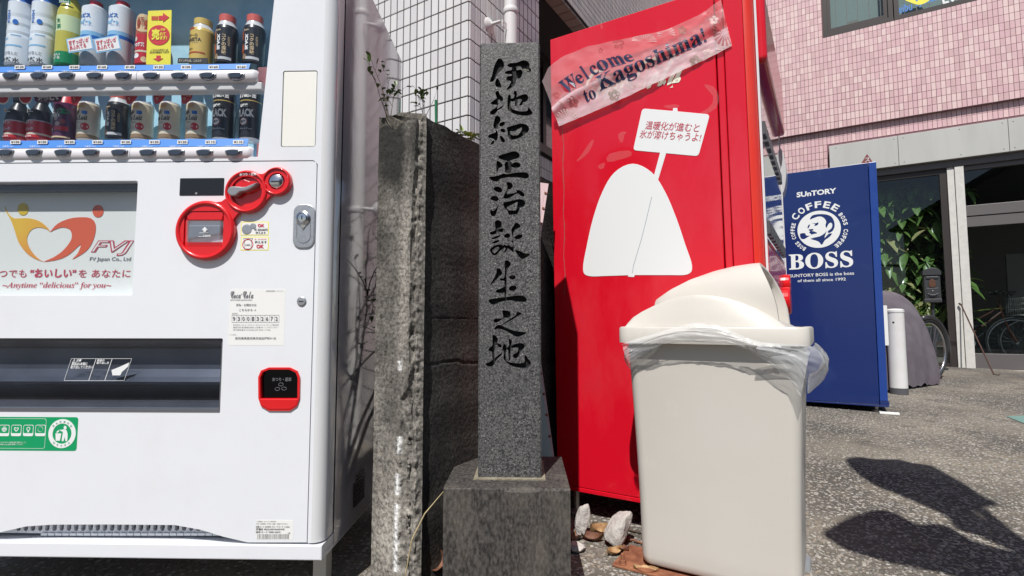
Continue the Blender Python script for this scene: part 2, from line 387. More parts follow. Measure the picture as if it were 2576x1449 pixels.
def concrete_mat():
    m = mat('old_concrete', (.3, .28, .25), .9, bump=.0025, bscale=90)
    t = m.node_tree; L = t.links.new; b = t.nodes['Principled BSDF']; tc = [n for n in t.nodes if n.type == 'TEX_COORD'][0]
    at = t.nodes.new('ShaderNodeVertexColor'); at.layer_name = 'wear'
    n = t.nodes.new('ShaderNodeTexNoise'); n.inputs['Scale'].default_value = 110; n.inputs['Detail'].default_value = 6; n.inputs['Roughness'].default_value = .7; L(tc.outputs['Object'], n.inputs['Vector'])
    mr = t.nodes.new('ShaderNodeMapRange'); mr.inputs[1].default_value = .34; mr.inputs[2].default_value = .66; mr.inputs[3].default_value = .25; mr.inputs[4].default_value = 1.75; mr.clamp = False; L(n.outputs['Fac'], mr.inputs[0])
    vm = t.nodes.new('ShaderNodeVectorMath'); vm.operation = 'SCALE'; L(at.outputs['Color'], vm.inputs[0]); L(mr.outputs[0], vm.inputs['Scale']); L(vm.outputs[0], b.inputs['Base Color'])
concrete_mat()
# ================================================================== THE GROUND
mb = MB()
ys = [-60, -20, -6, -2, 0, 1, 1.8] + [2.2 + .4 * i for i in range(20)] + [14, 30, 90]
xs = [-90, -30, -10, -4, -2, 0, 2, 4, 7, 12, 30, 90]
def gz(y): return gy(min(y, 12))
vs = [(x, y, gz(y)) for y in ys for x in xs]
fs = [(j * 12 + i, j * 12 + i + 1, j * 12 + i + 13, j * 12 + i + 12) for j in range(len(ys) - 1) for i in range(11)]
mb.add(vs, fs); o = mb.build('ground', 'aggregate', kind='structure')
# stones set in the worn surface, close to the camera
mb = MB(); rr = random.Random(3); cnt = 0
while cnt < 19000:
    y = 1.25 + rr.random() ** 1.4 * 3.6; x = .12 * y + rr.random() * (1.0 * y) - .05
    dens = noise.noise(Vector((x * 1.7, y * 1.7, 3))) * .5 + .5
    if rr.random() > .15 + dens: continue
    cnt += 1
    r = rr.uniform(.003, .0085); el = rr.uniform(.5, 1); an = rr.random() * 6.3; n = 6; z = gy(y); mb.mi = min(3, int(rr.random() * 4.2))
    P = []
    for k in range(n):
        q = an + 2 * math.pi * k / n; rk = r * rr.uniform(.75, 1.15); px, py = math.cos(q - an) * rk, math.sin(q - an) * rk * el
        P.append((px * math.cos(an) - py * math.sin(an), px * math.sin(an) + py * math.cos(an)))
    hh = rr.uniform(.0006, .0022)
    mb.add([(x + a, y + b, z - .002) for a, b in P] + [(x + a * .75, y + b * .75, z + hh) for a, b in P], [(i, (i + 1) % n, n + (i + 1) % n, n + i) for i in range(n)] + [tuple(range(n, 2 * n))])
mb.build('embedded_stones', ['pebble_0', 'pebble_1', 'pebble_2', 'pebble_3'], kind='stuff')

# ================================================================== TILED WALLS
def in_view(p):
    q = proj(p); return q and -20 < q[0] < 2596 and -20 < q[1] < 1469
def tile_wall(root, fr, a0, a1, h0, h1, pw, ph, holes, mats, th=.005, gap=.005, name='tile', limit=300, d=0, rnd=1, hidden=None):
    rr = random.Random(rnd); cells = []
    na = int((a1 - a0) / pw + .5); nh = int((h1 - h0) / ph + .5)
    for j in range(nh):
        for i in range(na):
            x0, x1, y0, y1 = a0 + i * pw, a0 + (i + 1) * pw, h0 + j * ph, h0 + (j + 1) * ph
            for (ha, hb, hc, hd) in holes:
                if x1 > ha and x0 < hb and y1 > hc and y0 < hd:
                    # cut round the opening
                    if (x0 + x1) / 2 > ha and (x0 + x1) / 2 < hb:
                        if (y0 + y1) / 2 <= hc: y1 = min(y1, hc)
                        elif (y0 + y1) / 2 >= hd: y0 = max(y0, hd)
                        else: x1 = x0
                    elif (x0 + x1) / 2 <= ha and y1 > hc and y0 < hd: x1 = min(x1, ha)
                    elif (x0 + x1) / 2 >= hb and y1 > hc and y0 < hd: x0 = max(x0, hb)
            if x1 - x0 < .012 or y1 - y0 < .012: continue
            c = fr.w((x0 + x1) / 2, (y0 + y1) / 2, d)
            vis = in_view(c) and not (hidden and hidden(*proj(c)))
            cells.append((0 if vis else 1, (c - CO).length, x0, x1, y0, y1, int(rr.random() * len(mats)), abs((x1 - x0) - pw) < 1e-6 and abs((y1 - y0) - ph) < 1e-6))
    cells.sort()
    base = root.location; shared = {}; stuff = MB(); single = 0
    for vis, _, x0, x1, y0, y1, mi, full in cells:
        if vis == 0 and single < limit:
            single += 1
            if full and mi in shared:
                me = shared[mi]; o = bpy.data.objects.new(name, me); COL.objects.link(o); o.parent = root
                o.location = fr.w(x0, y0, d) - base; continue
            t = MB(); f2 = Fr((0, 0, 0), fr.u, fr.n); t.box(f2, gap / 2, x1 - x0 - gap / 2, gap / 2, y1 - y0 - gap / 2, -.002, th, .0015)
            me = bpy.data.meshes.new(name); me.from_pydata(t.v, [], t.f); me.materials.append(M[mats[mi]])
            if full: shared[mi] = me
            o = bpy.data.objects.new(name, me); COL.objects.link(o); o.parent = root; o.location = fr.w(x0, y0, d) - base
        else:
            stuff.mi = mi; stuff.box(fr, x0 + gap / 2, x1 - gap / 2, y0 + gap / 2, y1 - gap / 2, d - .002, d + th)
    if stuff.v: stuff.build('distant_' + name + 's', mats, root, kind='stuff')

# ---- white tiled building, corner nearest the camera
wb = thing('tiled_building', 'white tiled building corner rising behind the broken concrete wall and drainpipe', 'building', AL.o)
c = Fr(AL.o, AL.u, AL.n)
mb = MB(); mb.prism(Fr(AL.o, AL.u, AL.n), [(-3.2, 0), (-.006, 0), (-.006, 6), (-3.2, 6)], -.3, -.006)
mb.prism(AR, [(.305, -.02), (.805, -.02), (.805, 6), (.305, 6)], -3.2, -.006); mb.build('wall', 'grout_white', wb)
PW, PHT = .053, .106; H0 = 2.367 - 22 * PHT
tile_wall(wb, AL, -PW * 60, 0, H0, H0 + PHT * 56, PW, PHT, [], ['tile_white_0', 'tile_white_1', 'tile_white_2'], limit=150, rnd=1, gap=.0078, hidden=lambda x, y: x < 940 or y > 380)
def _tail(name='corner'): pass
w2 = thing('tiled_side_wall', 'narrow shaded side wall of white tiles behind the white drainpipe', 'wall', AR.w(.0, 0, 0))
mb = MB(); mb.box(AR, .0, .30, 0, 6, -.25, -.0065); mb.build('wall', 'grout_white', w2)
tile_wall(w2, AR, 0, PW * 15, H0, H0 + PHT * 56, PW, PHT, [], ['tile_white_0', 'tile_white_1', 'tile_white_2'], limit=150, rnd=2, gap=.0078, hidden=lambda x, y: y > 420 or (x > 1205 and y > 110))
# ---- dark recessed stair window with overhanging tiled storey further back on the same line
gb = thing('shaded_tiled_building', 'grey tiled wing with a dark recessed window seen above the red machine', 'building', AR.w(.85, 0, -.5))
mb = MB()
mb.box(AR, .81, 6.35, 0, 2.22, -.8, -.507); mb.build('lower_wall', 'grout_grey', gb)
mb = MB(); mb.box(AR, 1.0, 6.35, 3.16, 7, -.85, -.007); mb.build('upper_wall', 'grout_grey', gb)
mb = MB(); mb.box(AR, .806, .9, 0, 7, -.86, -.52); mb.build('pier', 'room_dark', gb)
mb = MB(); mb.box(AR, .81, 6.35, 2.222, 2.30, -.7, -.47, .004); mb.build('window_sill', 'bronze_frame', gb)
mb = MB(); mb.box(AR, .81, 6.35, 2.30, 3.155, -.75, -.62); mb.build('window_pane', 'button', gb)
mb = MB()
for a in (1.25, 1.9, 2.6, 3.4, 4.3): mb.box(AR, a, a + .06, 2.302, 3.155, -.62, -.55)
mb.box(AR, .82, 6.3, 3.08, 3.154, -.62, -.50); mb.build('window_frame', 'bronze_frame', gb)
tile_wall(gb, AR, 1.0, 6.3, 3.17, 6.2, .105, .053, [], ['tile_grey_0', 'tile_grey_1', 'tile_grey_2'], limit=170, rnd=3, d=0, hidden=lambda x, y: y > 130)
tile_wall(gb, AR, .81, 2.6, .4, 2.2, .053, .106, [], ['tile_grey_0', 'tile_grey_1', 'tile_grey_2'], limit=60, rnd=4, d=-.505, name='lower_tile', hidden=lambda x, y: x > 1395 or y > 470)
# soffit tiles along the overhang edge (laid flat, facing down)
mb = MB()
for k in range(48):
    a = 1.02 + k * .108; mb.mi = k % 2
    P = [AR.w(a + i * .1, 3.158 - j * .012, dd) for j in (0, 1) for i, dd in ((0, -.01), (1, -.01), (1, -.12), (0, -.12))]
    mb.add(P, [(0, 1, 2, 3), (7, 6, 5, 4), (0, 4, 5, 1), (1, 5, 6, 2), (2, 6, 7, 3), (3, 7, 4, 0)])
mb.build('soffit_tiles', ['soffit_tile_0', 'soffit_tile_1'], gb, kind='stuff')

# ---- pink tiled building
LED = 3.512; CANT = 3.256; CANB = 2.846; WINB = 4.885
BS = .14
pb = thing('pink_tiled_building', 'pink tiled building with a glazed shopfront and windows above', 'building', PK.w(1.5, BS, 0))
A0, A1 = -.9, 4.4
mb = MB()
w0, w1, wt = .862, 3.9, 6.3
mb.box(PK, A0, w0, LED, 7.5, -.3, .052); mb.box(PK, w0, A1, LED, WINB, -.3, .052); mb.box(PK, w0, A1, wt, 7.5, -.3, .052)
mb.mi = 0; mb.box(PK, A0, .87, 0, LED - .003, -.3, -.007); mb.box(PK, .87, A1, CANT, LED - .003, -.3, -.007)
mb.build('wall', 'grout_pink', pb)
tile_wall(pb, PK, A0, A1, LED, LED + .1 * 36, .05, .1, [(w0, A1 + 1, WINB, wt)], ['tile_pink_%d' % i for i in range(5)], d=.053, limit=240, rnd=5, hidden=lambda x, y: x < 1925)
tile_wall(pb, PK, A0, A1, LED - .1 * 34, LED, .05, .1, [(.865, A1 + 1, 0, CANT + .01)], ['tile_pink_%d' % i for i in (0, 1, 2, 4)], d=-.006, limit=55, rnd=6, name='lower_tile', hidden=lambda x, y: x < 1965 or y > 440)
# upper windows: frame, sashes, panes, blinds
def window(a0, a1, sash):
    f = MB().plate(PK, [[(a0, WINB), (a1, WINB), (a1, wt), (a0, wt)]], [[(a0 + .055, WINB + .06), (a1 - .05, WINB + .06), (a1 - .05, wt - .06), (a0 + .055, wt - .06)]], -.06, .06)
    fo = f.build('window', 'bronze_frame', pb)
    if sash:
        MB().plate(PK, [[(a0 + .057, WINB + .062), (a1 - .052, WINB + .062), (a1 - .052, wt - .062), (a0 + .057, wt - .062)]], [[(a0 + .10, WINB + .125), (a1 - .10, WINB + .125), (a1 - .1, wt - .12), (a0 + .1, wt - .12)]], -.03, .03).build('sash', 'bronze_frame', fo)
    g = .098 if sash else .05
    MB().box(PK, a0 + g, a1 - g, WINB + .06 + (g - .05), wt - .1, -.012, -.006).build('pane', 'window_glass', fo)
window(w0, 1.685, True); window(1.70, A1, False)
mb = MB()
for k in range(26):
    a = .9 + k * .135; mb.box(PK, a, a + .127, WINB + .03 + .22 * math.sin(k * .8) ** 2 * (k < 6), wt, -.16 - .01 * (k % 2), -.155 - .01 * (k % 2))
mb.build('blind', 'blind', pb)
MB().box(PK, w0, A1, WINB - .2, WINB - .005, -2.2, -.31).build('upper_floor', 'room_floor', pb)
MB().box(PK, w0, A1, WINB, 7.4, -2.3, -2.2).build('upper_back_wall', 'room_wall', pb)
# writing on the upper pane
for s_, xa, ya, xb, yb_ in (('seibu', 2254, 36, 2298, 24), ('system', 2306, 21, 2373, 2)): sg = MB(); sg.text(PK, s_, (xa, ya), (xb, yb_), (xa - 6, ya - 19), bold=.012, d=-.005, shear=.25); sg.build('window_lettering', 'tray_blue', pb)
sg = MB(); sg.prism(PK, smooth(PK.ats([(2275, -4), (2290, 6), (2312, 12), (2330, 6), (2340, -6), (2330, -40), (2285, -34)], -.005)), -.005, -.0042)
sg.mi = 1; sg.prism(PK, PK.ats([(2292, -8), (2318, -12), (2307, 4)], -.004), -.0042, -.0036); sg.build('window_emblem', ['yellow_card', 'tray_blue'], pb)
sg = MB(); sg.text(PK, 'E･37/0', (2375, 22), (2475, -6), (2366, -4), bold=.03, d=-.005, shear=.1); sg.build('window_number', 'white_print', pb)
# grey fascia over the shopfront
for x0, x1 in ((1.664, 2.76), (2.764, A1), (.872, 1.66)): co_ = MB().box(PK, x0, x1, CANB, CANT, -.2, .10, .003).build('fascia_panel', 'canopy', pb)
mb = MB(); mb.box(PK, .872, A1, CANB - .09, CANB - .003, -.2, .04); mb.build('fascia_soffit', 'transom', co_)
mb = MB()
for a in (.95, 1.62, 1.72, 2.3, 2.71, 2.81, 3.3):
    for h in (CANB + .04, CANT - .04): mb.lathe(PK.w(a, h, .099), [(.006, 0), (.006, .003), (.003, .004)], 8, ax=PK.n)
mb.build('screws', 'transom', co_, kind='stuff')
# shopfront
MB().box(PK, 2.165, 2.235, BS, CANB - .09, -.08, .02, .003).build('door_post', 'mullion', pb)
MB().box(PK, 2.24, 2.33, BS, CANB - .09, -.1, .035, .003).build('door_post', 'mullion', pb)
mb = MB()
mb.box(PK, .88, 2.16, CANB - .16, CANB - .092, -.06, 0); mb.box(PK, .88, 2.16, BS + .30, BS + .36, -.05, .0); mb.box(PK, 2.09, 2.16, BS + .02, CANB - .162, -.06, .0)
mb.box(PK, .88, .95, BS + .02, CANB - .162, -.06, 0); mb.box(PK, .955, 2.085, BS + .02, BS + .08, -.05, .0)
mb.build('shop_frame', 'bronze_frame', pb)
for z0, z1_, d0, d1 in ((2.10, 2.235, -.07, .005), (1.96, 2.092, -.08, -.005), (BS + .02, BS + .21, -.08, .0), (CANB - .15, CANB - .092, -.07, 0)):
    MB().box(PK, 2.335, A1, z0, z1_, d0, d1, .003).build('door_rail', 'transom', pb)
MB().box(PK, .95, 2.088, BS + .08, CANB - .16, -.03, -.024).build('pane', 'shop_glass', pb)
MB().box(PK, 2.335, A1, 2.236, CANB - .15, -.035, -.029).build('pane', 'shop_glass', pb)
MB().box(PK, 2.335, A1, BS + .21, 1.958, -.045, -.039).build('pane', 'shop_glass', pb)
MB().box(PK, .85, A1, BS - .09, BS + .018, -.35, .09, .006).build('sill', 'sill', pb)
# the room behind
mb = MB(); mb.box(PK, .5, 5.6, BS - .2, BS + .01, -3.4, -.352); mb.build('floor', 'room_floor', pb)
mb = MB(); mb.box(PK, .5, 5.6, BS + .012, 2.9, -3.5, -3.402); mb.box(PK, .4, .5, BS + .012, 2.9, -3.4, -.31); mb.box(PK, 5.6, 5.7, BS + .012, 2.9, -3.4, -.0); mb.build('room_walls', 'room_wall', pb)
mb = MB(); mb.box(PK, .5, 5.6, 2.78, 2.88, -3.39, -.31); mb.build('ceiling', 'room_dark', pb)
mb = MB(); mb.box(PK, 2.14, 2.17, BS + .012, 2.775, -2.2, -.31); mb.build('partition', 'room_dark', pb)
pn = tag(MB().box(PK, 3.05, 3.5, .9, 1.75, -1.7, -1.66, .004).build('notice_board', 'room_wall'), 'brown board standing inside the dark right hand shop room', 'board')
# triangular sign on top of the blue machine's skyline
sgn = thing('diamond_sign', 'small dark red diamond sign showing above the blue vending machine', 'sign', PK.w(1.22, 2.3, .3))
q = PK.ats([(2166, 412), (2181, 387), (2196, 408), (2182, 436)], .3); MB().prism(PK, q, .29, .30, .002).build('panel', 'sign_brown', sgn)
mb = MB(); mb.text(PK, 'ス', (2176, 408), (2188, 406), (2176, 398), d=.301); mb.build('lettering', 'white_print', sgn)
cx = sum(p[0] for p in q) / 4; cz = min(p[1] for p in q); MB().tube([PK.w(cx, cz + .02, .28), PK.w(cx, 1.9, .28), PK.w(cx, BS - .05, .28)], .012).build('post', 'steel', sgn)

# ---- house across the street, behind the camera: what the panes reflect
nh = thing('house', 'plain dark house across the street reflected in the shop glass', 'house', (1.5, -9.5, 0))
F0 = Fr((1.5, -8.5, 0), (-1, 0, 0), (0, 1, 0))
mb = MB(); mb.prism(F0, [(-3.5, 0), (3.5, 0), (3.5, 4.6), (0, 6.2), (-3.5, 4.6)], -6, 0); mb.build('wall', 'shade_house', nh)
mb = MB(); mb.prism(F0, [(-3.9, 4.5), (-3.85, 4.42), (0, 6.21), (3.85, 4.42), (3.9, 4.5), (0, 6.4)], -6.3, .3); mb.build('roof', 'roof_dark', nh)
mb = MB(); mb.box(F0, -2.4, -1.2, 1, 2.2, .002, .04); mb.build('window', 'window_glass', nh)
mb = MB(); mb.box(F0, 1, 2.2, 1, 2.2, .002, .04); mb.build('window', 'window_glass', nh)
mb = MB(); mb.add([(-60, -7.5, .004), (60, -7.5, .004), (60, -2.2, .004), (-60, -2.2, .004)], [(0, 1, 2, 3)]); mb.build('road', 'asphalt', kind='structure')

# ================================================================== DRAINPIPE
pc = AR.w(.285, 0, .09)
dp = thing('drainpipe', 'white round drainpipe clamped to the white tiled building', 'pipe', (pc.x, pc.y, 0))
mb = MB(); mb.lathe((pc.x, pc.y, 0), [(.038, 0), (.038, 2.44), (.038, 5)], 32); mb.build('pipe', 'pipe_white', dp, smooth=40)
mb = MB(); mb.lathe((pc.x, pc.y, 2.52), [(.040, 0), (.043, .004), (.043, .03), (.040, .034)], 32)
mb.lathe((pc.x, pc.y, 1.35), [(.040, 0), (.043, .004), (.043, .03), (.040, .034)], 32); mb.build('collar', 'pipe_white', dp, smooth=40)
for hz in (2.43, 1.36):
    mb = MB(); mb.plate(Fr((pc.x, pc.y, 0), AR.u, AR.n), [[(-.085, hz - .02), (-.036, hz - .02), (-.036, hz + .02), (-.085, hz + .02)]], [circ(-.072, hz, .007, 14), circ(-.052, hz, .007, 14)], -.006, -.002); mb.build('bracket', 'pipe_white', dp)
    mb = MB(); mb.lathe(AR.w(.285 - .10, hz, .001), [(.045, 0), (.044, .008), (.03, .02), (.012, .028), (.008, .085), (0, .086)], 24, ax=AR.n); mb.build('wall_rose', 'pipe_white', dp, smooth=40)

# ================================================================== BROKEN CONCRETE WALL
CP = Vector((-.2525, 1.38, 0))     # front corner on the ground
wr = thing('concrete_wall', 'old weathered concrete wall with a broken front edge left of the stone pillar', 'wall', CP)
WT = 1.303
def wallpt(s, h):
    """s<0: end face (towards -d1... left), s>0: long side running back"""
    if s <= 0: p = CP + D1 * (-s); nrm = -D2
    else: p = CP + D2 * s; nrm = -D1
    q = Vector((p.x, p.y, h))
    d = 0.0; kind = 0
    # broken arris: material knocked off both sides of the corner
    wl = .028 + .014 * noise.noise(Vector((0, 0, h * 9))) + (.026 if h < .55 else 0) * min(1, (.55 - h) * 30 if h < .55 else 0) + .010 * noise.noise(Vector((3, 0, h * 31)))
    if h > .95: wl *= max(.35, 1 - (h - .95) * 2)
    ww = max(.008, wl)
    if -ww < s < .03:
        k = 1 - abs(s + ww * .25) / (ww * .78 if s < -ww * .25 else .03 + ww * .25); k = max(0, min(1, k))
        rough = .5 + .9 * noise.fractal(q * 28, 1, 2, 4) * .5 + .35 * noise.noise(q * 75)
        lowk = 1 if h < .62 else .75
        vd = noise.voronoi(q * 26)[0]; vd2 = noise.voronoi(q * 60)[0]
        d = -(.005 + .017 * k * max(.05, rough) * lowk + .016 * k * (vd[0]) + .006 * k * vd2[0]); kind = 1
        if k <= .02: d = 0
    d += (.0012 if s < .03 else .0005) * noise.fractal(q * 7, 1, 2, 4) + (.0014 if s < .03 else .0007) * noise.noise(q * 60)
    if s > .05:
        hc = .62 + .05 * noise.noise(Vector((s * 5, 0, 2))) - .06 * s
        if abs(h - hc) < .0032: d -= .004 * (.6 + noise.noise(q * 40))
        if abs(h - (.735)) < .002: d -= .0018 * (.6 + noise.noise(q * 30))
    if s > .030: d -= .013 * min(1, (s - .030) / .006) * (1 + .5 * noise.noise(Vector((0, 7, h * 8))))
    dirn = nrm if abs(s) > .03 else (-D2 * .6 - D1 * .6).normalized()
    q = q + dirn * d
    if h > WT - .03: q.z -= .02 * ((h - (WT - .03)) / .03) ** 2 * (1 + noise.noise(q * 20)) if s <= 0.01 else 0
    q.z += .006 * noise.noise(Vector((s * 20, 1, 0))) * (h > WT - .02)
    return q, kind
ss = [-.155, -.15] + [-.145 + .005 * i for i in range(14)] + [-.075 + .0028 * i for i in range(39)] + [.037 + .012 * i for i in range(30)] + [.42 + .03 * i for i in range(30)]
ss = sorted(set(round(x, 4) for x in ss)); hs = [i * WT / 400 for i in range(401)]
mb = MB(); cols = []
vs = []
for h in hs:
    for s in ss:
        q, kind = wallpt(s, h); vs.append(q)
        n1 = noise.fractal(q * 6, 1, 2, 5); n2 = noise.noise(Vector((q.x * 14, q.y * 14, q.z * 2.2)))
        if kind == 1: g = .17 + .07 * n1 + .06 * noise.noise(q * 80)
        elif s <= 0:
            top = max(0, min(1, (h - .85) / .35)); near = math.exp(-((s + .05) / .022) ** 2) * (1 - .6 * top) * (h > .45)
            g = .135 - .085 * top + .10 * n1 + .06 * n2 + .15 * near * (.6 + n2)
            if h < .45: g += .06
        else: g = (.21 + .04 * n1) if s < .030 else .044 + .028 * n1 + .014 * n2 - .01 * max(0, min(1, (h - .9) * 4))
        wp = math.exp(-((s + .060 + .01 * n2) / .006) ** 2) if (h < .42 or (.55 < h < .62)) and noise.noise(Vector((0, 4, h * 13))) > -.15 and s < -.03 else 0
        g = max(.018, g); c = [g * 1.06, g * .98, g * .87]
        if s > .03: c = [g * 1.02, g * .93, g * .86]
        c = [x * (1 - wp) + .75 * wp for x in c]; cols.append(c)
ns = len(ss)
mb.add(vs, [(j * ns + i, j * ns + i + 1, (j + 1) * ns + i + 1, (j + 1) * ns + i) for j in range(len(hs) - 1) for i in range(ns - 1)])
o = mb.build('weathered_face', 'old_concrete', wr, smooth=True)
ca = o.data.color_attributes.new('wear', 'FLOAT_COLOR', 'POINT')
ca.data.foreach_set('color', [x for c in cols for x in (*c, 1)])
# top and back
mb = MB(); top = [wallpt(s, WT)[0] for s in ss]; bk = []
for s, t in zip(ss, top):
    b = t + (D2 * .0 if s > 0 else Vector((0, 0, 0)))
    k = (CP + D1 * .155 + D2 * max(0, s)); bk.append(Vector((k.x, k.y, WT + .012 + .01 * noise.noise(Vector((s * 15, 0, 0))))))
mid = [(a + b) / 2 + Vector((0, 0, .012)) for a, b in zip(top, bk)]
mb.add(top + mid + bk, [(r * ns + i, r * ns + i + 1, (r + 1) * ns + i + 1, (r + 1) * ns + i) for r in range(2) for i in range(ns - 1)])
e0 = CP + D1 * .155; e1 = CP + D1 * .155 + D2 * ss[-1]
mb.add([(e0.x, e0.y, 0), (e1.x, e1.y, 0), (e1.x, e1.y, WT + .012), (e0.x, e0.y, WT + .012)], [(0, 1, 2, 3)])
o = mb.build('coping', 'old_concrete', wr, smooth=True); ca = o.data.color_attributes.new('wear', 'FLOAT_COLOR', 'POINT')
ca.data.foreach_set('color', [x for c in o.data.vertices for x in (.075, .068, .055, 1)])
# ================================================================== STONE PILLAR
st = thing('stone_pillar', 'dark granite memorial pillar with carved vertical Japanese characters on a square base', 'monument', (0, 1.5, 0))
Z1 = lambda L: [(1870 + x * .30374, 200 + y * .30374) for x, y in L]
Z2 = lambda L: [(1870 + x * .30374, 560 + y * .30374) for x, y in L]
Z3 = lambda L: [(1870 + x * .3312, 980 + y * .3312) for x, y in L]
S1 = ["250,93 285,100 312,140 318,185 300,230 240,285 185,380 135,388 165,300 185,210 225,120", "235,345 258,380 285,460 212,450 207,385",
"360,180 400,152 480,145 560,115 620,130 645,165 645,210 668,235 655,265 620,270 600,245 560,240 530,195 470,200 415,208 380,200",
"325,275 360,250 415,240 420,205 475,205 480,240 540,235 555,290 520,350 480,350 470,400 440,450 345,500 395,420 405,385 355,375 345,345 365,322 412,315 415,295 350,292",
"205,540 225,510 250,515 265,560 300,590 305,625 280,645 250,620 240,690 230,740 270,715 310,692 290,725 240,760 190,810 145,808 140,775 180,745 215,720 228,690 170,685 147,660 200,620 225,600",
"370,570 385,555 405,575 405,605 440,600 452,560 440,540 455,508 480,520 482,570 475,590 520,570 580,550 620,565 628,605 600,645 560,660 550,690 510,695 535,650 545,620 500,615 490,640 488,695 455,700 455,640 420,648 405,640 400,700 430,745 520,770 600,768 625,745 628,718 660,750 685,795 640,822 560,826 450,805 390,770 362,725 362,640",
"205,840 235,828 268,850 272,890 250,930 240,970 222,998 182,975 185,920", "262,925 300,905 325,910 328,935 290,965 258,955", "280,995 310,995 333,1015 320,1045 272,1025",
"215,1010 235,1040 238,1110 215,1148 170,1120 115,1105 125,1075 170,1055 208,1040", "178,1140 192,1165 180,1190 140,1202", "270,1085 300,1100 332,1150 325,1165 290,1165 265,1110",
"355,980 440,950 530,930 600,940 635,980 630,1030 580,1070 540,1100 480,1125 420,1137 380,1115 365,1060 360,1010|395,1030 450,1025 520,990 545,980 540,1020 495,1075 440,1080 400,1065"]
S2 = ["245,160 310,135 380,115 430,100 490,110 520,150 500,185 440,205 400,220 395,260 370,262 362,225 300,210 255,190", "225,225 260,230 297,270 290,300 250,325 225,380 218,300", "415,275 440,245 490,240 528,265 520,300 470,312 420,305",
"332,240 412,240 412,300 405,370 345,380 330,330", "127,432 200,420 260,405 310,385 350,392 400,385 480,372 570,368 625,385 638,425 600,450 500,435 400,432 330,440 270,455 230,487 165,475",
"180,580 220,553 270,562 295,600 270,630 215,615", "140,705 175,675 225,677 250,710 225,740 170,730", "145,850 180,865 210,840 250,780 235,840 210,915 180,935 145,910",
"350,505 385,495 425,520 425,560 390,590 365,590 358,650 475,625 470,600 510,600 560,625 582,655 570,682 530,670 490,640 400,690 345,710 308,690 330,640 360,570",
"308,765 370,745 460,725 520,712 570,730 592,765 570,805 520,835 490,900 440,910 380,913 360,860 325,830|355,820 440,775 492,748 490,790 475,850 430,858 375,855",
"200,1005 235,983 275,1000 290,1045 270,1080 240,1100 300,1090 312,1110 290,1140 240,1130 200,1165 150,1168 130,1145 200,1115 205,1080", "155,1220 200,1195 265,1178 270,1190 220,1220 170,1230", "162,1275 200,1250 255,1240 255,1258 210,1280 170,1283",
"138,1355 200,1310 260,1295 310,1315 315,1345 270,1375 230,1420 185,1438 150,1400|170,1370 215,1335 250,1330 250,1355 210,1400 185,1405", "315,1185 350,1155 385,1160 398,1190 375,1212 335,1208",
"412,1105 440,1055 465,1020 500,1025 528,1055 518,1080 470,1100 440,1140 435,1200 438,1300 442,1390 420,1385 380,1350 325,1340 312,1300 370,1310 380,1265 390,1310 425,1325 425,1270 370,1245 350,1230 425,1250 420,1160",
"452,1200 500,1170 550,1172 548,1205 500,1228 460,1225", "340,1345 360,1350 335,1395 318,1395"]
S3 = ["420,-10 470,-5 530,20 600,38 550,75 505,93 465,60", "298,120 325,108 360,125 370,160 340,200 322,260 318,300 322,400 318,510 305,560 295,500 298,400 292,350 250,345 240,320 295,310 300,200",
"208,205 240,203 262,235 270,265 235,300 185,350 125,402 170,320 200,260", "350,300 385,283 420,290 428,312 400,333 362,325", "192,465 250,440 300,420 300,480 250,493 205,485", "350,430 385,405 430,412 440,440 400,467 355,458",
"105,580 150,560 230,550 310,540 350,535 440,522 510,525 550,550 560,580 530,598 440,592 360,580 260,595 180,625 140,622",
"270,702 310,698 355,710 372,750 340,785 290,790 210,838 172,835 180,800 250,795 282,780", "440,720 480,720 495,740 450,765 400,800 350,825 290,862 258,870 300,840 340,812 400,775 435,745",
"175,920 200,880 240,868 270,880 360,920 440,942 555,958 510,990 440,1008 370,970 280,925 220,915", "155,995 190,995 220,1035 210,1080 250,1095 262,1120 245,1137 210,1110 190,1110 180,1170 150,1185 105,1165 130,1130 155,1100",
"75,1325 130,1300 200,1245 265,1195 255,1230 210,1270 160,1350 100,1355", "150,1185 175,1180 180,1260 160,1280",
"270,1160 285,1100 312,1100 320,1140 350,1110 348,1032 385,1060 375,1110 430,1090 500,1083 535,1110 520,1150 480,1190 460,1240 430,1262 400,1250 400,1215 440,1195 460,1150 450,1135 390,1140 370,1150 368,1270 345,1275 340,1170 315,1165 315,1260 340,1300 420,1318 520,1315 535,1280 535,1220 570,1260 607,1310 600,1345 540,1375 450,1370 370,1345 310,1300 285,1260 290,1170"]
K = .6448
strokes = []; islands = []
for Zf, SS in ((Z1, S1), (Z2, S2), (Z3, S3)):
    for s in SS:
        for k, part in enumerate(s.split('|')):
            L = [tuple(map(float, p.split(','))) for p in part.split()]
            L = smooth([ST.at(x * K, y * K) for x, y in Zf(L)], 3)
            (islands if k else strokes).append(L)
a0, a1, h0, h1 = -.0925, .0795, .306, 1.523; bt = .0045
shaft = MB()
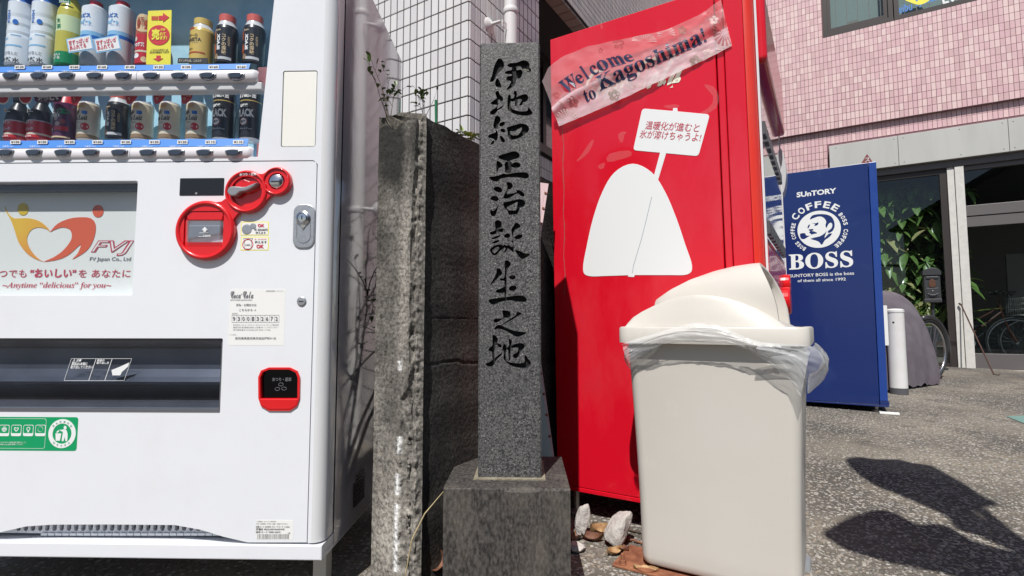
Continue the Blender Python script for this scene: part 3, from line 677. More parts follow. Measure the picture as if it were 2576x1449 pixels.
# front face with the characters cut out (islands of stone left standing inside the closed strokes)
face = [(a0 + bt, h0 - .01), (a1 - bt, h0 - .01), (a1 - bt, h1 - bt), (a0 + bt, h1 - bt)]
V = []; E = []
for q in [face] + strokes + islands:
    k = len(V); V += [Vector(p) for p in q]; E += [(k + i, k + (i + 1) % len(q)) for i in range(len(q))]
ov, oe, of, *_ = delaunay_2d_cdt(V, E, [], 0, 1e-6)
up = []; dn = []
for f in of:
    c = sum((ov[i] for i in f), Vector((0, 0))) / len(f)
    if not inside(c, face): continue
    f = list(f) if area([ov[i] for i in f]) > 0 else list(f)[::-1]
    cut = any(inside(c, q) for q in strokes) and not any(inside(c, q) for q in islands)
    (dn if cut else up).append(f)
n = len(ov); shaft.add([ST.w(p.x, p.y, 0) for p in ov], up)
car = MB(); DP = -.012
es = {(f[i], f[(i + 1) % 3]) for f in dn for i in range(3)}
inner = {v for f in dn for v in f}
car.add([ST.w(p.x, p.y, 0) for p in ov] + [ST.w(p.x, p.y, DP) for p in ov], [tuple(i + n for i in f) for f in dn] + [(b, a, a + n, b + n) for a, b in es if (b, a) not in es])
# the other faces of the shaft, arrises eased
SD = .168
ring = [(a0 + bt, 0), (a0, -bt), (a0, -SD), (a1, -SD), (a1, -bt), (a1 - bt, 0)]
vs = [ST.w(a, h0 - .01, d) for a, d in ring] + [ST.w(a, h1 - bt, d) for a, d in ring] + [ST.w(a * .94 + .0, h1, -.003 if d == 0 else d * .96) for a, d in ring]
fs = [(i, i + 1, i + 7, i + 6) for i in range(5)] + [(i + 6, i + 7, i + 13, i + 12) for i in range(6 - 1)] + [(11, 6, 12, 17)] + [tuple(range(12, 18))]
shaft.add([p for p in vs], [tuple(reversed(f)) for f in fs])
shaft.build('shaft', 'granite', st)
car.build('carved_characters', 'carved', st)
# mortar bed and pedestal
mb = MB(); mb.prism(Fr(ST.w(0, 0, -SD / 2), ST.u, ST.n), smooth([(a0 - .012, .296), (a1 + .012, .296), (a1 + .010, .3075), (a0 - .010, .3075)], 1), -SD / 2 - .012, SD / 2 + .012)
mb.build('mortar_bed', 'mortar', st)
PB = Fr(ST.w(0, 0, .083), ST.u, ST.n)
q = PB.ats([(1115.4, 1228), (1434.5, 1228)]); bh = q[0][1]
xl, xr = q[0][0], q[1][0]
mb = MB(); rr = random.Random(5); nx = 60
def chip(i):    # worn front edge
    t = i / nx; c = .002 + .0015 * rr.random()
    if t > .45: c += .006 * max(0, math.sin((t - .45) * 9)) + .003 * rr.random()
    return c
DPH = xr - xl
edge = [(xl + (xr - xl) * i / nx, chip(i)) for i in range(nx + 1)]
vs = []
for x, c in edge: vs += [PB.w(x, -.05, 0), PB.w(x, bh - c, 0), PB.w(x, bh, -c), PB.w(x, bh, -DPH)]
fs = []
for i in range(nx): k = i * 4; fs += [(k, k + 4, k + 5, k + 1), (k + 1, k + 5, k + 6, k + 2), (k + 2, k + 6, k + 7, k + 3)]
mb.add(vs, fs)
k = nx * 4
mb.add([PB.w(xl, -.05, 0), PB.w(xl, bh, 0), PB.w(xl, bh, -DPH), PB.w(xl, -.05, -DPH), PB.w(xr, -.05, 0), PB.w(xr, bh - .004, 0), PB.w(xr, bh, -.004), PB.w(xr, bh, -DPH), PB.w(xr, -.05, -DPH)], [(0, 1, 2, 3), (8, 7, 6, 5, 4), (3, 2, 7, 8)])
mb.build('pedestal', 'granite_base', st)

# ================================================================== WHITE VENDING MACHINE
vm = thing('vending_machine', 'large white drinks vending machine with red coin unit and lit drink rows', 'vending machine', W.w(-.6, 0, 0))
Q = lambda x, y: W.at(x, y)
z1 = lambda x, y: (x * .2848, y * .2848)                      # enlargement readings -> photograph
z2 = lambda x, y: (x * .3381, 386.9 + y * .3381)
z3 = lambda x, y: (x * .4388, 812.5 + y * .4388)
z4 = lambda x, y: (644.8 + x * .4896, y * .4896)
def WP(zf, s): return [Q(*zf(*map(float, p.split(',')))) for p in s.split()]
aR = -.030
bot = WP(z3, "0,1200 150,1166 300,1156 600,1155 1000,1158 1150,1185 1280,1225 1420,1258")
yb = Q(774, 1366)[1]
sx, sy = Q(799.6, 404); sx2, _ = Q(774.6, 1200)
sx = (sx + sx2) / 2
wt_ = [Q(648, 404), Q(690, 0)]
sl = (wt_[1][0] - wt_[0][0]) / (wt_[1][1] - wt_[0][1])
WL = -1.13
TOPH = 1.83; WH = 1.80
bx = lambda h: wt_[0][0] + sl * (h - wt_[0][1])
# upper door: surround of the display window
outer = [(WL, sy + .0015), (sx - .012, sy + .0015), (sx - .0085, sy), (sx + .0018, sy - .010), (sx + .0018, yb), (aR, yb), (aR, TOPH), (WL, TOPH)]
win = [(WL + .06, sy + .012), (bx(sy), sy + .012), (bx(WH), WH), (WL + .06, WH)]
lp0, lp1 = Q(706, 370), Q(799, 177)
ins = rrect(lp0[0], lp0[1], lp1[0], lp1[1], .006)
mb = MB(); mb.plate(W, [outer], [win, ins], -.055, 0); mb.build('door_surround', 'white_enamel', vm)
mb = MB(); mb.prism(W, inset(ins, .0022), -.012, -.0012, .001); mb.build('blank_panel', 'offwhite_insert', vm)
# rounded front right edge and side of the door, then the cabinet
mb = MB()
prof = [(aR, 0)] + [(aR + .03 * math.sin(R(t)), -.03 + .03 * math.cos(R(t))) for t in range(10, 91, 10)] + [(0, -.068)]
vs = []
for h in (yb, TOPH): vs += [W.w(a, h, d) for a, d in prof]
n = len(prof); mb.add(vs, [(i, i + 1, n + i + 1, n + i) for i in range(n - 1)])
mb.add([W.w(aR, yb, 0), W.w(0, yb, -.03), W.w(0, yb, -.068), W.w(aR, yb, -.068)], [(3, 2, 1, 0)])
mb.build('door_edge', 'white_side', vm, smooth=60)
mb = MB(); mb.box(W, -.03, -.001, yb, TOPH, -.0745, -.0685); mb.build('door_gasket', 'seam', vm)
mb = MB()
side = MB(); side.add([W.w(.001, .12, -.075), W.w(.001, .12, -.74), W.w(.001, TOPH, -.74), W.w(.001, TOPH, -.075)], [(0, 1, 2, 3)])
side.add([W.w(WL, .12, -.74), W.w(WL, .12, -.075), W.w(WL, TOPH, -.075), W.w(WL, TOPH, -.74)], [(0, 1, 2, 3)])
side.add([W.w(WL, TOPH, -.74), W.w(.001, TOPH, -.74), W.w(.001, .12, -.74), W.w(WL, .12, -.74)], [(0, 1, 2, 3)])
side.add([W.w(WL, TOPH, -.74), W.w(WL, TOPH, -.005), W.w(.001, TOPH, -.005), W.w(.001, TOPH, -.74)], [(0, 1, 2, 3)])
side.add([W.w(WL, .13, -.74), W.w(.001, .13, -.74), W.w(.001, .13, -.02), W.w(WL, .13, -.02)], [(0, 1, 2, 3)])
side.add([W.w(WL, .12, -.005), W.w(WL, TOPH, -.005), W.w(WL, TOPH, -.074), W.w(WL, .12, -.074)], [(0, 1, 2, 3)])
side.build('cabinet', 'cabinet_shade_white', vm)
# plinth, legs, side grille
pt = Q(808, 1371)[1]; pb_ = Q(808, 1409)[1]
mb = MB(); mb.box(W, WL, .0, pb_, pt, -.72, .004, .003); mb.build('plinth', 'white_enamel', vm)
for a in (-.03, WL + .08):
    mb = MB(); mb.box(W, a - .018, a + .018, -.01, pb_ + .002, -.10, -.06, .002); mb.lathe(W.w(a, 0, -.08), [(.03, 0), (.03, .008), (.012, .012)], 16); mb.build('leg', 'steel', vm)
SF = Fr(W.w(.0012, 0, 0), -W.n, W.u)
q0, q1 = SF.at(888, 1278), SF.at(915, 1193)
mb = MB(); mb.box(SF, q0[0], q1[0], min(q0[1], q1[1]), max(q0[1], q1[1]), .0005, .004, .001)
for k in range(7): z = min(q0[1], q1[1]) + .012 + k * .013; mb.box(SF, q0[0] + .008, q1[0] - .008, z, z + .005, .0042, .0062)
mb.build('side_grille', 'black_plastic', vm)
# lower door panel with its openings
lower = [(WL, sy - .0015), (sx - .012, sy - .0015), (sx - .004, sy - .004), (sx - .0008, sy - .012), (sx - .0008, yb + .0015)] + list(reversed(bot))[0:1] + list(reversed(bot))[1:] + [(WL, bot[0][1])]
pq = WP(z2, "1010,200 1008,1053"); pic = rrect(WL + .05, pq[1][1], (pq[0][0] + pq[1][0]) / 2, pq[0][1], .008)
dq = WP(z3, "1277,88 1262,518"); slot = rrect(WL + .04, dq[1][1], (dq[0][0] + dq[1][0]) / 2, dq[0][1], .004)
ret = WP(z3, "1485,430 1484,310 1500,272 1545,254 1665,254 1708,275 1722,310 1720,430 1705,475 1665,502 1545,502 1500,475")[::-1]
if area(ret) < 0: ret.reverse()
mb = MB(); mb.plate(W, [lower], [pic, slot, inset(ret, .002)], -.03, 0); mb.build('lower_door', 'white_enamel', vm)
mb = MB(); mb.plate(W, [[(p[0] + (.01 if p[0] > sx - .02 else 0), p[1] + (.003 if p[1] < sy - .1 else .008)) for p in lower]], [pic, slot, ret], -.058, -.0345); mb.build('door_backing', 'seam', vm)
# ventilation strip under the arch: a plate with real slots
vx = [(30 + 42.3 * k) for k in range(30)]; slots = []
v1 = WP(z3, "0,1160 0,1236"); vt, vb = v1[0][1] + .02, v1[1][1]
for x in vx:
    c = Q(*z3(x, 1188)); slots.append(rrect(c[0] - .0062, c[1] - .016, c[0] + .0062, c[1] + .015, .006, 3))
mb = MB(); mb.plate(W, [[(WL, vb), (Q(*z3(1430, 1240))[0], vb), (Q(*z3(1430, 1240))[0], vb + .02), (Q(*z3(1290, 1240))[0], vb + .045), (Q(*z3(1100, 1240))[0], vt + .01), (WL, vt + .01)]], slots, -.05, -.036); mb.build('vent_strip', 'white_enamel', vm)
mb = MB(); mb.box(W, WL, aR, pt + .001, vt + .02, -.066, -.055); mb.build('vent_backing', 'deep_dark', vm)
mb = MB()
for k in range(26):
    c = Q(*z3(170 + 42 * k, 1238)); mb.box(W, c[0], c[0] + .017, c[1] - .004, c[1] + .002, -.034, -.031)
mb.build('vent_louvres', 'white_enamel', vm)
# picture panel behind clear cover
P0 = pic[0]
xr_, yt_, yb2 = max(p[0] for p in pic), max(p[1] for p in pic), min(p[1] for p in pic)
pp = MB(); pp.box(W, WL, xr_ + .01, yb2 - .01, yt_ + .01, -.056, -.047); po = pp.build('picture_panel', 'poster', vm)
mb = MB(); mb.plate(W, [pic], [inset(pic, .003)], -.046, -.002); mb.build('panel_rim', 'white_enamel', vm)
mb = MB(); mb.box(W, WL, xr_, yt_ - .020, yt_ + .002, -.045, -.020); 
mb.build('panel_top_rail', 'dark_grey', vm)
FD = -.0465
def Q5(zf, s): return [W.at(*zf(*map(float, p.split(','))), FD) for p in s.split()]
mb = MB(); mb.prism(W, smooth(Q5(z2, "38,390 60,440 100,478 150,480 220,480 290,500 345,540 375,580 345,560 290,548 235,565 203,620 210,680 250,745 300,790 330,803 270,785 200,740 140,660 110,570 80,490 45,430"), 3), FD, FD + .0006); mb.build('yellow_figure', 'logo_yellow', po)
mb = MB(); mb.prism(W, smooth(Q5(z2, "375,580 430,520 520,482 610,472 680,482 712,530 705,610 670,690 620,740 540,785 580,740 600,675 520,745 440,785 330,803 400,770 470,720 525,650 535,600 515,560 460,548 400,568"), 3), FD, FD + .0006)
mb.prism(W, Q5(z2, ' '.join('%f,%f' % p for p in circ(730, 427, 41, 24, 46))), FD, FD + .0006); mb.build('red_figure', 'logo_red', po)
mb = MB(); mb.prism(W, Q5(z2, ' '.join('%f,%f' % p for p in circ(172, 412, 40, 24, 46))), FD, FD + .0006); mb.build('yellow_head', 'logo_olive', po)
mb = MB()
mb.text(W, 'FVJ', z2(676, 760), z2(1000, 760), z2(676, 645), FD, bold=.03, shear=.35); mb.build('company_initials', 'rose_red', po)
mb = MB(); mb.text(W, 'FVJ', z2(686, 753), z2(990, 753), z2(686, 652), FD + .0005, bold=-.018, shear=.35); mb.build('initials_inline', 'poster', po)
mb = MB(); mb.text(W, 'FV Japan Co., Ltd', z2(667, 805), z2(978, 805), z2(667, 768), FD, bold=.012, shear=.15); mb.build('company_name', 'ink_grey', po)
mb = MB(); mb.text(W, 'つでも', z2(-5, 920), z2(197, 920), z2(-5, 862), FD, bold=.005, shear=.1)
mb.text(W, '“おいしい”', z2(225, 922), z2(570, 922), z2(225, 855), FD, bold=.035, shear=.1); mb.text(W, 'を あなたに', z2(585, 920), z2(972, 920), z2(585, 862), FD, bold=.005, shear=.1)
mb.text(W, '~𝐴𝑛𝑦𝑡𝑖𝑚𝑒 “𝑑𝑒𝑙𝑖𝑐𝑖𝑜𝑢𝑠” 𝑓𝑜𝑟 𝑦𝑜𝑢~', z2(20, 1010), z2(828, 1010), z2(20, 955), FD, bold=.008); mb.build('slogan', 'rose_red', po)
MB().box(W, WL, xr_ - .001, yb2 + .001, yt_ - .001, -.012, -.010).build('panel_cover', 'display_glass', vm)
# delivery slot
sr, stp, sb = max(p[0] for p in slot), max(p[1] for p in slot), min(p[1] for p in slot)
mb = MB(); mb.plate(W, [slot], [inset(slot, .007)], -.05, -.006); mb.build('slot_frame', 'dark_grey', vm)
mb = MB(); prof = [(stp - .004, -.028), (stp - .022, -.034), (stp - .030, -.050), (stp - .085, -.046), (stp - .105, -.034), (stp - .118, -.028), (stp - .126, -.034), (stp - .135, -.075), (sb + .028, -.10), (sb + .022, -.03), (sb + .004, -.028)]
vs = [];
for a in (WL, sr - .004): vs += [W.w(a, h, d) for h, d in prof]
n = len(prof); mb.add(vs, [(i + 1, i, n + i, n + i + 1) for i in range(n - 1)]); mb.build('chute', 'dark_metal', vm)
mb = MB(); mb.box(W, sr - .0035, sr + .03, sb - .01, stp + .01, -.15, -.052); mb.box(W, WL, sr, stp + .001, stp + .02, -.2, -.052); mb.box(W, WL, sr, sb - .03, sb + .0, -.2, -.052); mb.box(W, WL, sr, sb - .05, stp + .05, -.22, -.2); mb.build('chute_housing', 'deep_dark', vm)
MB().box(W, WL, sr - .012, sb + .012, stp - .016, -.022, -.019).build('slot_flap', 'flap_plastic', vm)
mb = MB()
for x in (1075, 20): c = Q(*z3(x, 335)); mb.lathe(W.w(c[0], c[1], -.045), [(.014, 0), (.014, .004), (.009, .009), (0, .010)], 20, ax=W.n)
mb.build('flap_stop', 'silver', vm)
mb = MB()
def frame_line(zf, pts, wd, d): 
    P = [W.at(*zf(*p), d) for p in pts]
    for i in range(len(P)):
        a = Vector(P[i]); b = Vector(P[(i + 1) % len(P)]); t = (b - a).normalized() * wd; nn = Vector((-t.y, t.x)); mb.prism(W, [a - t - nn, b + t - nn, b + t + nn, a - t + nn], d, d + .0005)
frame_line(z3, [(410, 204), (756, 204), (712, 330), (368, 330)], .0004, -.018)
for x in (550, 642): mb.prism(W, [W.at(*z3(x, 206), -.018), W.at(*z3(x + 3, 206), -.018), W.at(*z3(x - 39, 329), -.018), W.at(*z3(x - 42, 329), -.018)], -.018, -.0175)
mb.text(W, '⚠ 注意\n商品は1本毎に\n取り出してください', z3(403, 262), z3(530, 262), z3(420, 206), -.018, bold=.03)
mb.text(W, '商品の\n取り出し方', z3(553, 236), z3(624, 236), z3(560, 206), -.018, bold=.03)
mb.prism(W, [W.at(*z3(*p), -.018) for p in ((640, 270), (690, 250), (742, 226), (735, 250), (700, 280), (690, 300), (645, 300))], -.018, -.0175)
mb.build('flap_print', 'white_print', vm)
# coin return
mb = MB(); rin = inset(ret, .0045); mb.plate(W, [ret], [inset(rin, .001)], -.02, .004); 
low = WP(z3, "1490,432 1716,432 1705,475 1665,497 1545,497 1500,475"); mb.build('coin_return', 'coin_red', vm); MB().prism(W, low, -.02, .0052, .003).build('coin_return_lip', 'coin_red', vm)
mb = MB(); mb.prism(W, ret, -.05, -.034); mb.build('coin_return_cup', 'coin_red', vm)
mb = MB(); mb.prism(W, [p for p in inset(ret, .006) if p[1] > low[0][1]], -.008, -.006); mb.build('coin_return_flap', 'smoked', vm)
mb = MB(); mb.text(W, 'おつり・返却', z3(1562, 334), z3(1670, 334), z3(1562, 312), -.004, bold=.01)
for x, y in ((1610, 352), (1590, 378), (1628, 376)): c = W.at(*z3(x, y), -.004); mb.plate(W, [circ(*c, .0068, 20, .0045)], [circ(*c, .006, 20, .0037)], -.005, -.004)
mb.build('coin_return_print', 'ink_grey', vm)
# red coin and note unit
E_ = lambda x, y: W.at(*z2(x, y))
sc_ = .3381 * 1.371 / 1300
big, midc, sml = E_(1545, 575), E_(1850, 290), E_(2073, 213)
def cc(c, r, n=56): return circ(c[0], c[1], r * sc_, n)
nk1 = [E_(*p) for p in ((1600, 372), (1668, 362), (1705, 335), (1850, 300), (1850, 400), (1785, 452), (1755, 490), (1740, 540), (1600, 520))]
nk2 = [E_(*p) for p in ((1940, 158), (1970, 160), (1992, 148), (2070, 200), (2060, 300), (2020, 325), (1998, 350), (1920, 340))]
notch = rrect(*E_(1384, 695), *E_(1686, 432), .003)
mb = MB(); mb.plate(W, [cc(big, 225), cc(midc, 163), cc(sml, 108), nk1, nk2], [notch, cc(midc, 118), cc(sml, 62)], 0, .012)
cu_ = mb.build('coin_unit', 'coin_red', vm)
mb = MB()   # softer raised rims
for c, r in ((big, 222), (midc, 160), (sml, 105)):
    vs = []; fs = []; N = 56; pr = [(1, .0121), (.985, .0155), (.93, .017), (.88, .0155), (.86, .0121)]
    for k in range(N):
        q = 2 * math.pi * k / N
        for rr_, dd in pr: vs.append(W.w(c[0] + math.cos(q) * r * sc_ * rr_, c[1] + math.sin(q) * r * sc_ * rr_, dd))
    for k in range(N):
        for j in range(4): a = k * 5 + j; b = ((k + 1) % N) * 5 + j; fs.append((a, b, b + 1, a + 1))
    mb.add(vs, fs)
mb.build('unit_rim', 'coin_red', vm, smooth=True)
mb = MB(); mb.lathe(W.w(*midc, .0035), [(118 * sc_, 0), (118 * sc_, .001), (0, .0015)], 40, ax=W.n); mb.prism(W, [E_(*p) for p in ((1760, 215), (1800, 185), (1870, 210), (1960, 200), (1968, 260), (1850, 300), (1755, 280))], .004, .008, .002); mb.build('knob_well', 'coin_red', vm)
mb = MB(); mb.prism(W, smooth([E_(*p) for p in ((1728, 290), (1745, 262), (1790, 258), (1850, 262), (1900, 245), (1945, 230), (1930, 255), (1870, 290), (1820, 300), (1790, 325), (1755, 328), (1733, 312))], 3), .008, .024, .003); mb.build('return_lever', 'knob_grey', vm)
mb = MB(); mb.lathe(W.w(*sml, .002), [(62 * sc_, 0), (62 * sc_, .002), (52 * sc_, .012), (48 * sc_, .013), (0, .0135)], 40, ax=W.n); mb.build('coin_plate', 'chrome', vm, smooth=40)
a_, b_ = E_(2036, 224), E_(2100, 212); mb = MB(); mb.box(W, a_[0], b_[0], a_[1], b_[1], .0155, .0165); mb.build('coin_slot', 'ink', vm)
mb = MB(); mb.text(W, 'おつり・返却', z2(1784, 165), z2(1908, 160), z2(1784, 145), .0172, bold=.02); mb.build('unit_print', 'white_print', vm)
mb = MB()   # note reader: bezel, mouth, clear guide
mb.prism(W, [E_(*p) for p in ((1384, 695), (1400, 660), (1665, 660), (1686, 695))], -.004, .009, .002)
mb.prism(W, [E_(*p) for p in ((1384, 432), (1686, 432), (1668, 500), (1415, 500))], -.004, .010, .002); mb.prism(W, [E_(*p) for p in ((1384, 432), (1384, 695), (1412, 660), (1412, 500))], -.004, .008, .002); mb.build('note_bezel', 'coin_red', vm)
mb = MB(); mb.prism(W, notch, -.03, -.006); mb.build('note_mouth', 'black_plastic', vm)
mb = MB(); mb.prism(W, [E_(*p) for p in ((1420, 535), (1660, 535), (1655, 600), (1412, 640))], -.004, .010, .003); mb.build('note_guide', 'dark_metal', vm)
mb = MB(); mb.prism(W, [E_(*p) for p in ((1415, 505), (1665, 505), (1660, 665), (1410, 665))], .011, .016, .002); mb.build('note_cover', 'clear_plastic', vm)
mb = MB(); mb.text(W, '1000', z2(1516, 618), z2(1568, 618), z2(1516, 602), .0165, bold=.02); mb.prism(W, [E_(*p) for p in ((1530, 575), (1552, 552), (1574, 575), (1562, 575), (1562, 588), (1542, 588), (1542, 575))], .0165, .017)
for s in ("1510,595 1580,595 1577,598 1513,598", "1504,625 1572,625 1569,622 1507,622"): mb.prism(W, WP(z2, s), .0165, .017)
mb.build('note_print', 'white_print', vm)
mb = MB(); mb.prism(W, rrect(*E_(1336, 311), *E_(1670, 180), .002), 0, .0015, .0008); mb.build('price_display', 'black_plastic', vm)
mb = MB(); c = E_(1464, 296); mb.lathe(W.w(*c, .0015), [(.0032, 0), (.0032, .001), (0, .0012)], 14, ax=W.n); mb.build('display_lamp', 'knob_grey', vm)
# locks
mb = MB(); mb.prism(W, rrect(*E_(2180, 703), *E_(2348, 376), .022, 8), 0, .004, .002); mb.build('lock_plate', 'silver', vm)
mb = MB(); mb.plate(W, [rrect(*E_(2208, 665), *E_(2318, 470), .0185, 8)], [rrect(*E_(2211, 662), *E_(2315, 473), .018, 8)], .004, .0052); mb.build('lock_outline', 'knob_grey', vm)
c = E_(2262, 482); mb = MB(); mb.lathe(W.w(*c, .004), [(.0195, 0), (.0195, .003), (.015, .005), (.013, .002), (.0105, .002), (.0105, .009), (0, .010)], 32, ax=W.n); mb.prism(W, WP(z2, "2225,510 2300,510 2262,570"), .004, .0062, .001); mb.build('lock_barrel', 'chrome', vm, smooth=30)
mb = MB(); mb.box(W, c[0] - .0012, c[0] + .0012, c[1] - .005, c[1] + .005, .0142, .0150); mb.build('keyhole', 'ink', vm)
c = E_(2245, 1098); mb = MB(); mb.lathe(W.w(*c, 0), [(.0125, 0), (.0125, .002), (.010, .004), (0, .0045)], 28, ax=W.n); mb.build('cam_lock', 'silver', vm, smooth=30)
mb = MB(); mb.box(W, c[0] - .006, c[0] + .006, c[1] - .0013, c[1] + .0013, .0046, .0052); mb.build('cam_slot', 'ink', vm)
# stickers
def sticker(name, x0, y0, x1, y1, m, zf, r=.0015, d=.0003):
    a, b = Q(*zf(x0, y1)), Q(*zf(x1, y0)); return MB().prism(W, rrect(*a, *b, r, 3), 0, d).build(name, m, vm)
for (y0, y1, t) in ((505, 608, 0), (617, 720, 1)):
    s1 = sticker('payment_sticker', 1791, y0, 2002, y1, 'yellow_card', z2); s2 = sticker('sticker_face', 1797, y0 + 6, 1996, y1 - 6, 'label_white', z2, d=.0006)
    mb = MB()
    if t == 0: mb.text(W, 'OK', z2(1918, 545), z2(1968, 545), z2(1918, 522), .001, bold=.04)
    else:
        mb.text(W, 'OK', z2(1908, 703), z2(1964, 703), z2(1908, 675), .001, bold=.04); mb.text(W, '新・旧1000円札', z2(1895, 641), z2(1985, 641), z2(1895, 630), .001)
        c = E_(1845, 675); mb.plate(W, [circ(*c, .0148, 28)], [circ(*c, .0128, 28)], .0008, .0012)
    mb.build('sticker_print', 'ink_red', vm)
    mb = MB()
    if t == 0: mb.text(W, '新·旧500円', z2(1893, 574), z2(1990, 574), z2(1893, 556), .001, bold=.02); mb.text(W, '使えます', z2(1902, 596), z2(1978, 596), z2(1902, 580), .001, bold=.02)
    else:
        mb.text(W, '使えます', z2(1895, 666), z2(1985, 666), z2(1895, 648), .001, bold=.02); mb.text(W, '1000', z2(1827, 684), z2(1860, 684), z2(1827, 672), .001, bold=.01)
        mb.plate(W, [WP(z2, "1812,630 1882,630 1872,652 1870,708 1822,708 1820,652")], [inset(WP(z2, "1812,630 1882,630 1872,652 1870,708 1822,708 1820,652"), -.0006 if area(WP(z2, "1812,630 1882,630 1872,652 1870,708 1822,708 1820,652")) < 0 else .0006)], .0008, .0013)
    mb.build('sticker_text', 'ink', vm)
mb = MB()
for x, y, r in ((1838, 562, .0135), (1885, 538, .008)): mb.lathe(W.w(*E_(x, y), .0007), [(r, 0), (r, .0006), (r * .8, .0009), (0, .0009)], 24, ax=W.n)
mb.build('coin_picture', 'silver', vm)
sticker('service_label', 1697, 1006, 2125, 1425, 'paper', z2)
mb = MB(); T = lambda s, x0, x1, y0, y1, b=0.: mb.text(W, s, z2(x0, y1), z2(x1, y1), z2(x0, y0), .0006, bold=b)
T('𝓒𝓸𝓬𝓪·𝓒𝓸𝓵𝓪', 1716, 1886, 1022, 1076, .01); T('BOTTLERS JAPAN INC.', 1716, 1878, 1083, 1095, .01); T('自動販売機統一ステッカー', 1980, 2115, 1015, 1026); T('故障・お問合せは', 1758, 1908, 1115, 1134, .015); T('こちらから →', 1780, 1906, 1153, 1170, .015)
T('管理番号', 1728, 1770, 1184, 1194); 
for k, ch in enumerate('9300132672'): T(ch, 1733 + 35.1 * k, 1751 + 35.1 * k, 1212, 1243, .02)
T('管 理 者 名 コカ·コーラボトラーズジャパンベンディング株式会社', 1735, 2076, 1267, 1279); T('連絡先住所 東京都港区赤坂九丁目7番1号 ミッドタウン·タワー', 1735, 2070, 1285, 1297); T('受付電話番号 0120-866-509 (9:00〜17:00)', 1735, 2012, 1304, 1317); T('ここの住所は', 1705, 1760, 1341, 1350); T('鹿児島県鹿児島市加治屋町4−25', 1750, 2054, 1362, 1382, .01)
for k in range(11):
    x = 1726 + 35 * k; mb.prism(W, WP(z2, "%d,1200 %d,1200 %d,1256 %d,1256" % (x, x + 2, x + 2, x)), 0, .0006)
for y in (1200, 1254): mb.prism(W, WP(z2, "1726,%d 2078,%d 2078,%d 1726,%d" % (y, y, y + 2, y + 2)), 0, .0007)
mb.build('service_print', 'ink_grey', vm)
sticker('code_label', 1466, 1131, 1682, 1240, 'paper', z3)
mb = MB(); T = lambda s, x0, x1, y0, y1, b=0.: mb.text(W, s, z3(x0, y1), z3(x1, y1), z3(x0, y0), .0006, bold=b)
T('この機械は、FVジャパン株式会社', 1470, 1583, 1134, 1141); T('所有・管理物件。許可なく移動、改造はできません。', 1470, 1652, 1147, 1155); T('機種コード 2295995 グループコード 1110441', 1468, 1660, 1162, 1174); T('機種名 F8ASU30W6AB1P3F', 1468, 1632, 1176, 1188, .01); T('固体コード 9300132672', 1468, 1608, 1192, 1204, .01); T('18', 1652, 1664, 1200, 1208)
rr = random.Random(2); x = 1474
while x < 1658: wd = rr.choice((1.6, 2.4, 3.4)); a, b = Q(*z3(x, 1238)), Q(*z3(x + wd, 1210)); mb.box(W, a[0], b[0], a[1], b[1], 0, .0006); x += wd + rr.choice((1.6, 2.2, 3))
mb.build('code_print', 'ink', vm)
# green recycling label
gq0, gq1 = Q(*z3(-400, 728)), Q(*z3(450, 540)); gl_ = MB().prism(W, rrect(*gq0, *gq1, .007), 0, .0004).build('recycling_label', 'green_label', vm)
mb = MB(); c = Q(*z3(357, 634)); rg = 80 * .4388 * 1.371 / 1300
mb.plate(W, [circ(*c, rg, 48, rg * 1.02)], [circ(*c, rg * .69, 48, rg * .71)], .0004, .0008)
G5 = lambda s: [(c[0] + (float(p.split(',')[0]) - 1412) * .1078 * 1.371 / 1300 * .99, c[1] - (float(p.split(',')[1]) - 820) * .1078 * 1.371 / 1300 * .99) for p in s.split()]
mb.prism(W, G5("1255,815 1395,815 1370,985 1270,985"), .0004, .0008); mb.prism(W, G5("1268,790 1320,740 1345,760 1300,803"), .0004, .0008)
mb.prism(W, smooth(G5("1465,640 1500,655 1515,690 1500,715 1460,715 1445,690 1448,655"), 3), .0004, .0008)
mb.prism(W, smooth(G5("1345,725 1380,735 1440,722 1500,730 1535,790 1550,860 1545,985 1500,985 1485,890 1460,985 1415,985 1425,850 1430,780 1380,760"), 2), .0004, .0008)
for k in range(4):
    x0 = -5 + 69 * k; a, b = Q(*z3(x0, 648)), Q(*z3(x0 + 62, 584)); o_ = rrect(*a, *b, .004); a2, b2 = Q(*z3(x0 + 3, 632)), Q(*z3(x0 + 59, 587)); mb.plate(W, [o_], [rrect(*a2, *b2, .003)], .0004, .0008)
cc4 = [Q(*z3(18 + 69 * k + 8, 609)) for k in range(4)]
def dg(c, r): mb.prism(W, circ(*c, r, 20), .0004, .0008)
r0 = .0068
mb.plate(W, [circ(*cc4[0], r0, 24)], [rrect(cc4[0][0] - .0055, cc4[0][1] + k * .004 - .0008, cc4[0][0] + .0055, cc4[0][1] + k * .004 + .0008, .0002) for k in (-1, 0, 1)], .0004, .0008)
mb.plate(W, [smooth([(cc4[1][0] + a * r0, cc4[1][1] + b * r0) for a, b in ((0, -.9), (.9, .1), (.6, .8), (0, .5), (-.6, .8), (-.9, .1))], 3)], [smooth([(cc4[1][0] + a * r0 * .6, cc4[1][1] + b * r0 * .6) for a, b in ((0, -.9), (.9, .1), (.6, .8), (0, .5), (-.6, .8), (-.9, .1))], 3)], .0004, .0008)
mb.plate(W, [circ(cc4[2][0], cc4[2][1] + .001, r0 * .75, 20)], [circ(cc4[2][0], cc4[2][1] + .001, r0 * .5, 20)], .0004, .0008); mb.box(W, cc4[2][0] - .002, cc4[2][0] + .002, cc4[2][1] - .008, cc4[2][1] - .0045, .0004, .0008)
for k in range(14): q = k / 14 * 6.283; dg((cc4[3][0] + .0068 * math.cos(q), cc4[3][1] + .0068 * math.sin(q)), .0003 + .0006 * abs(math.sin(q + .6)))
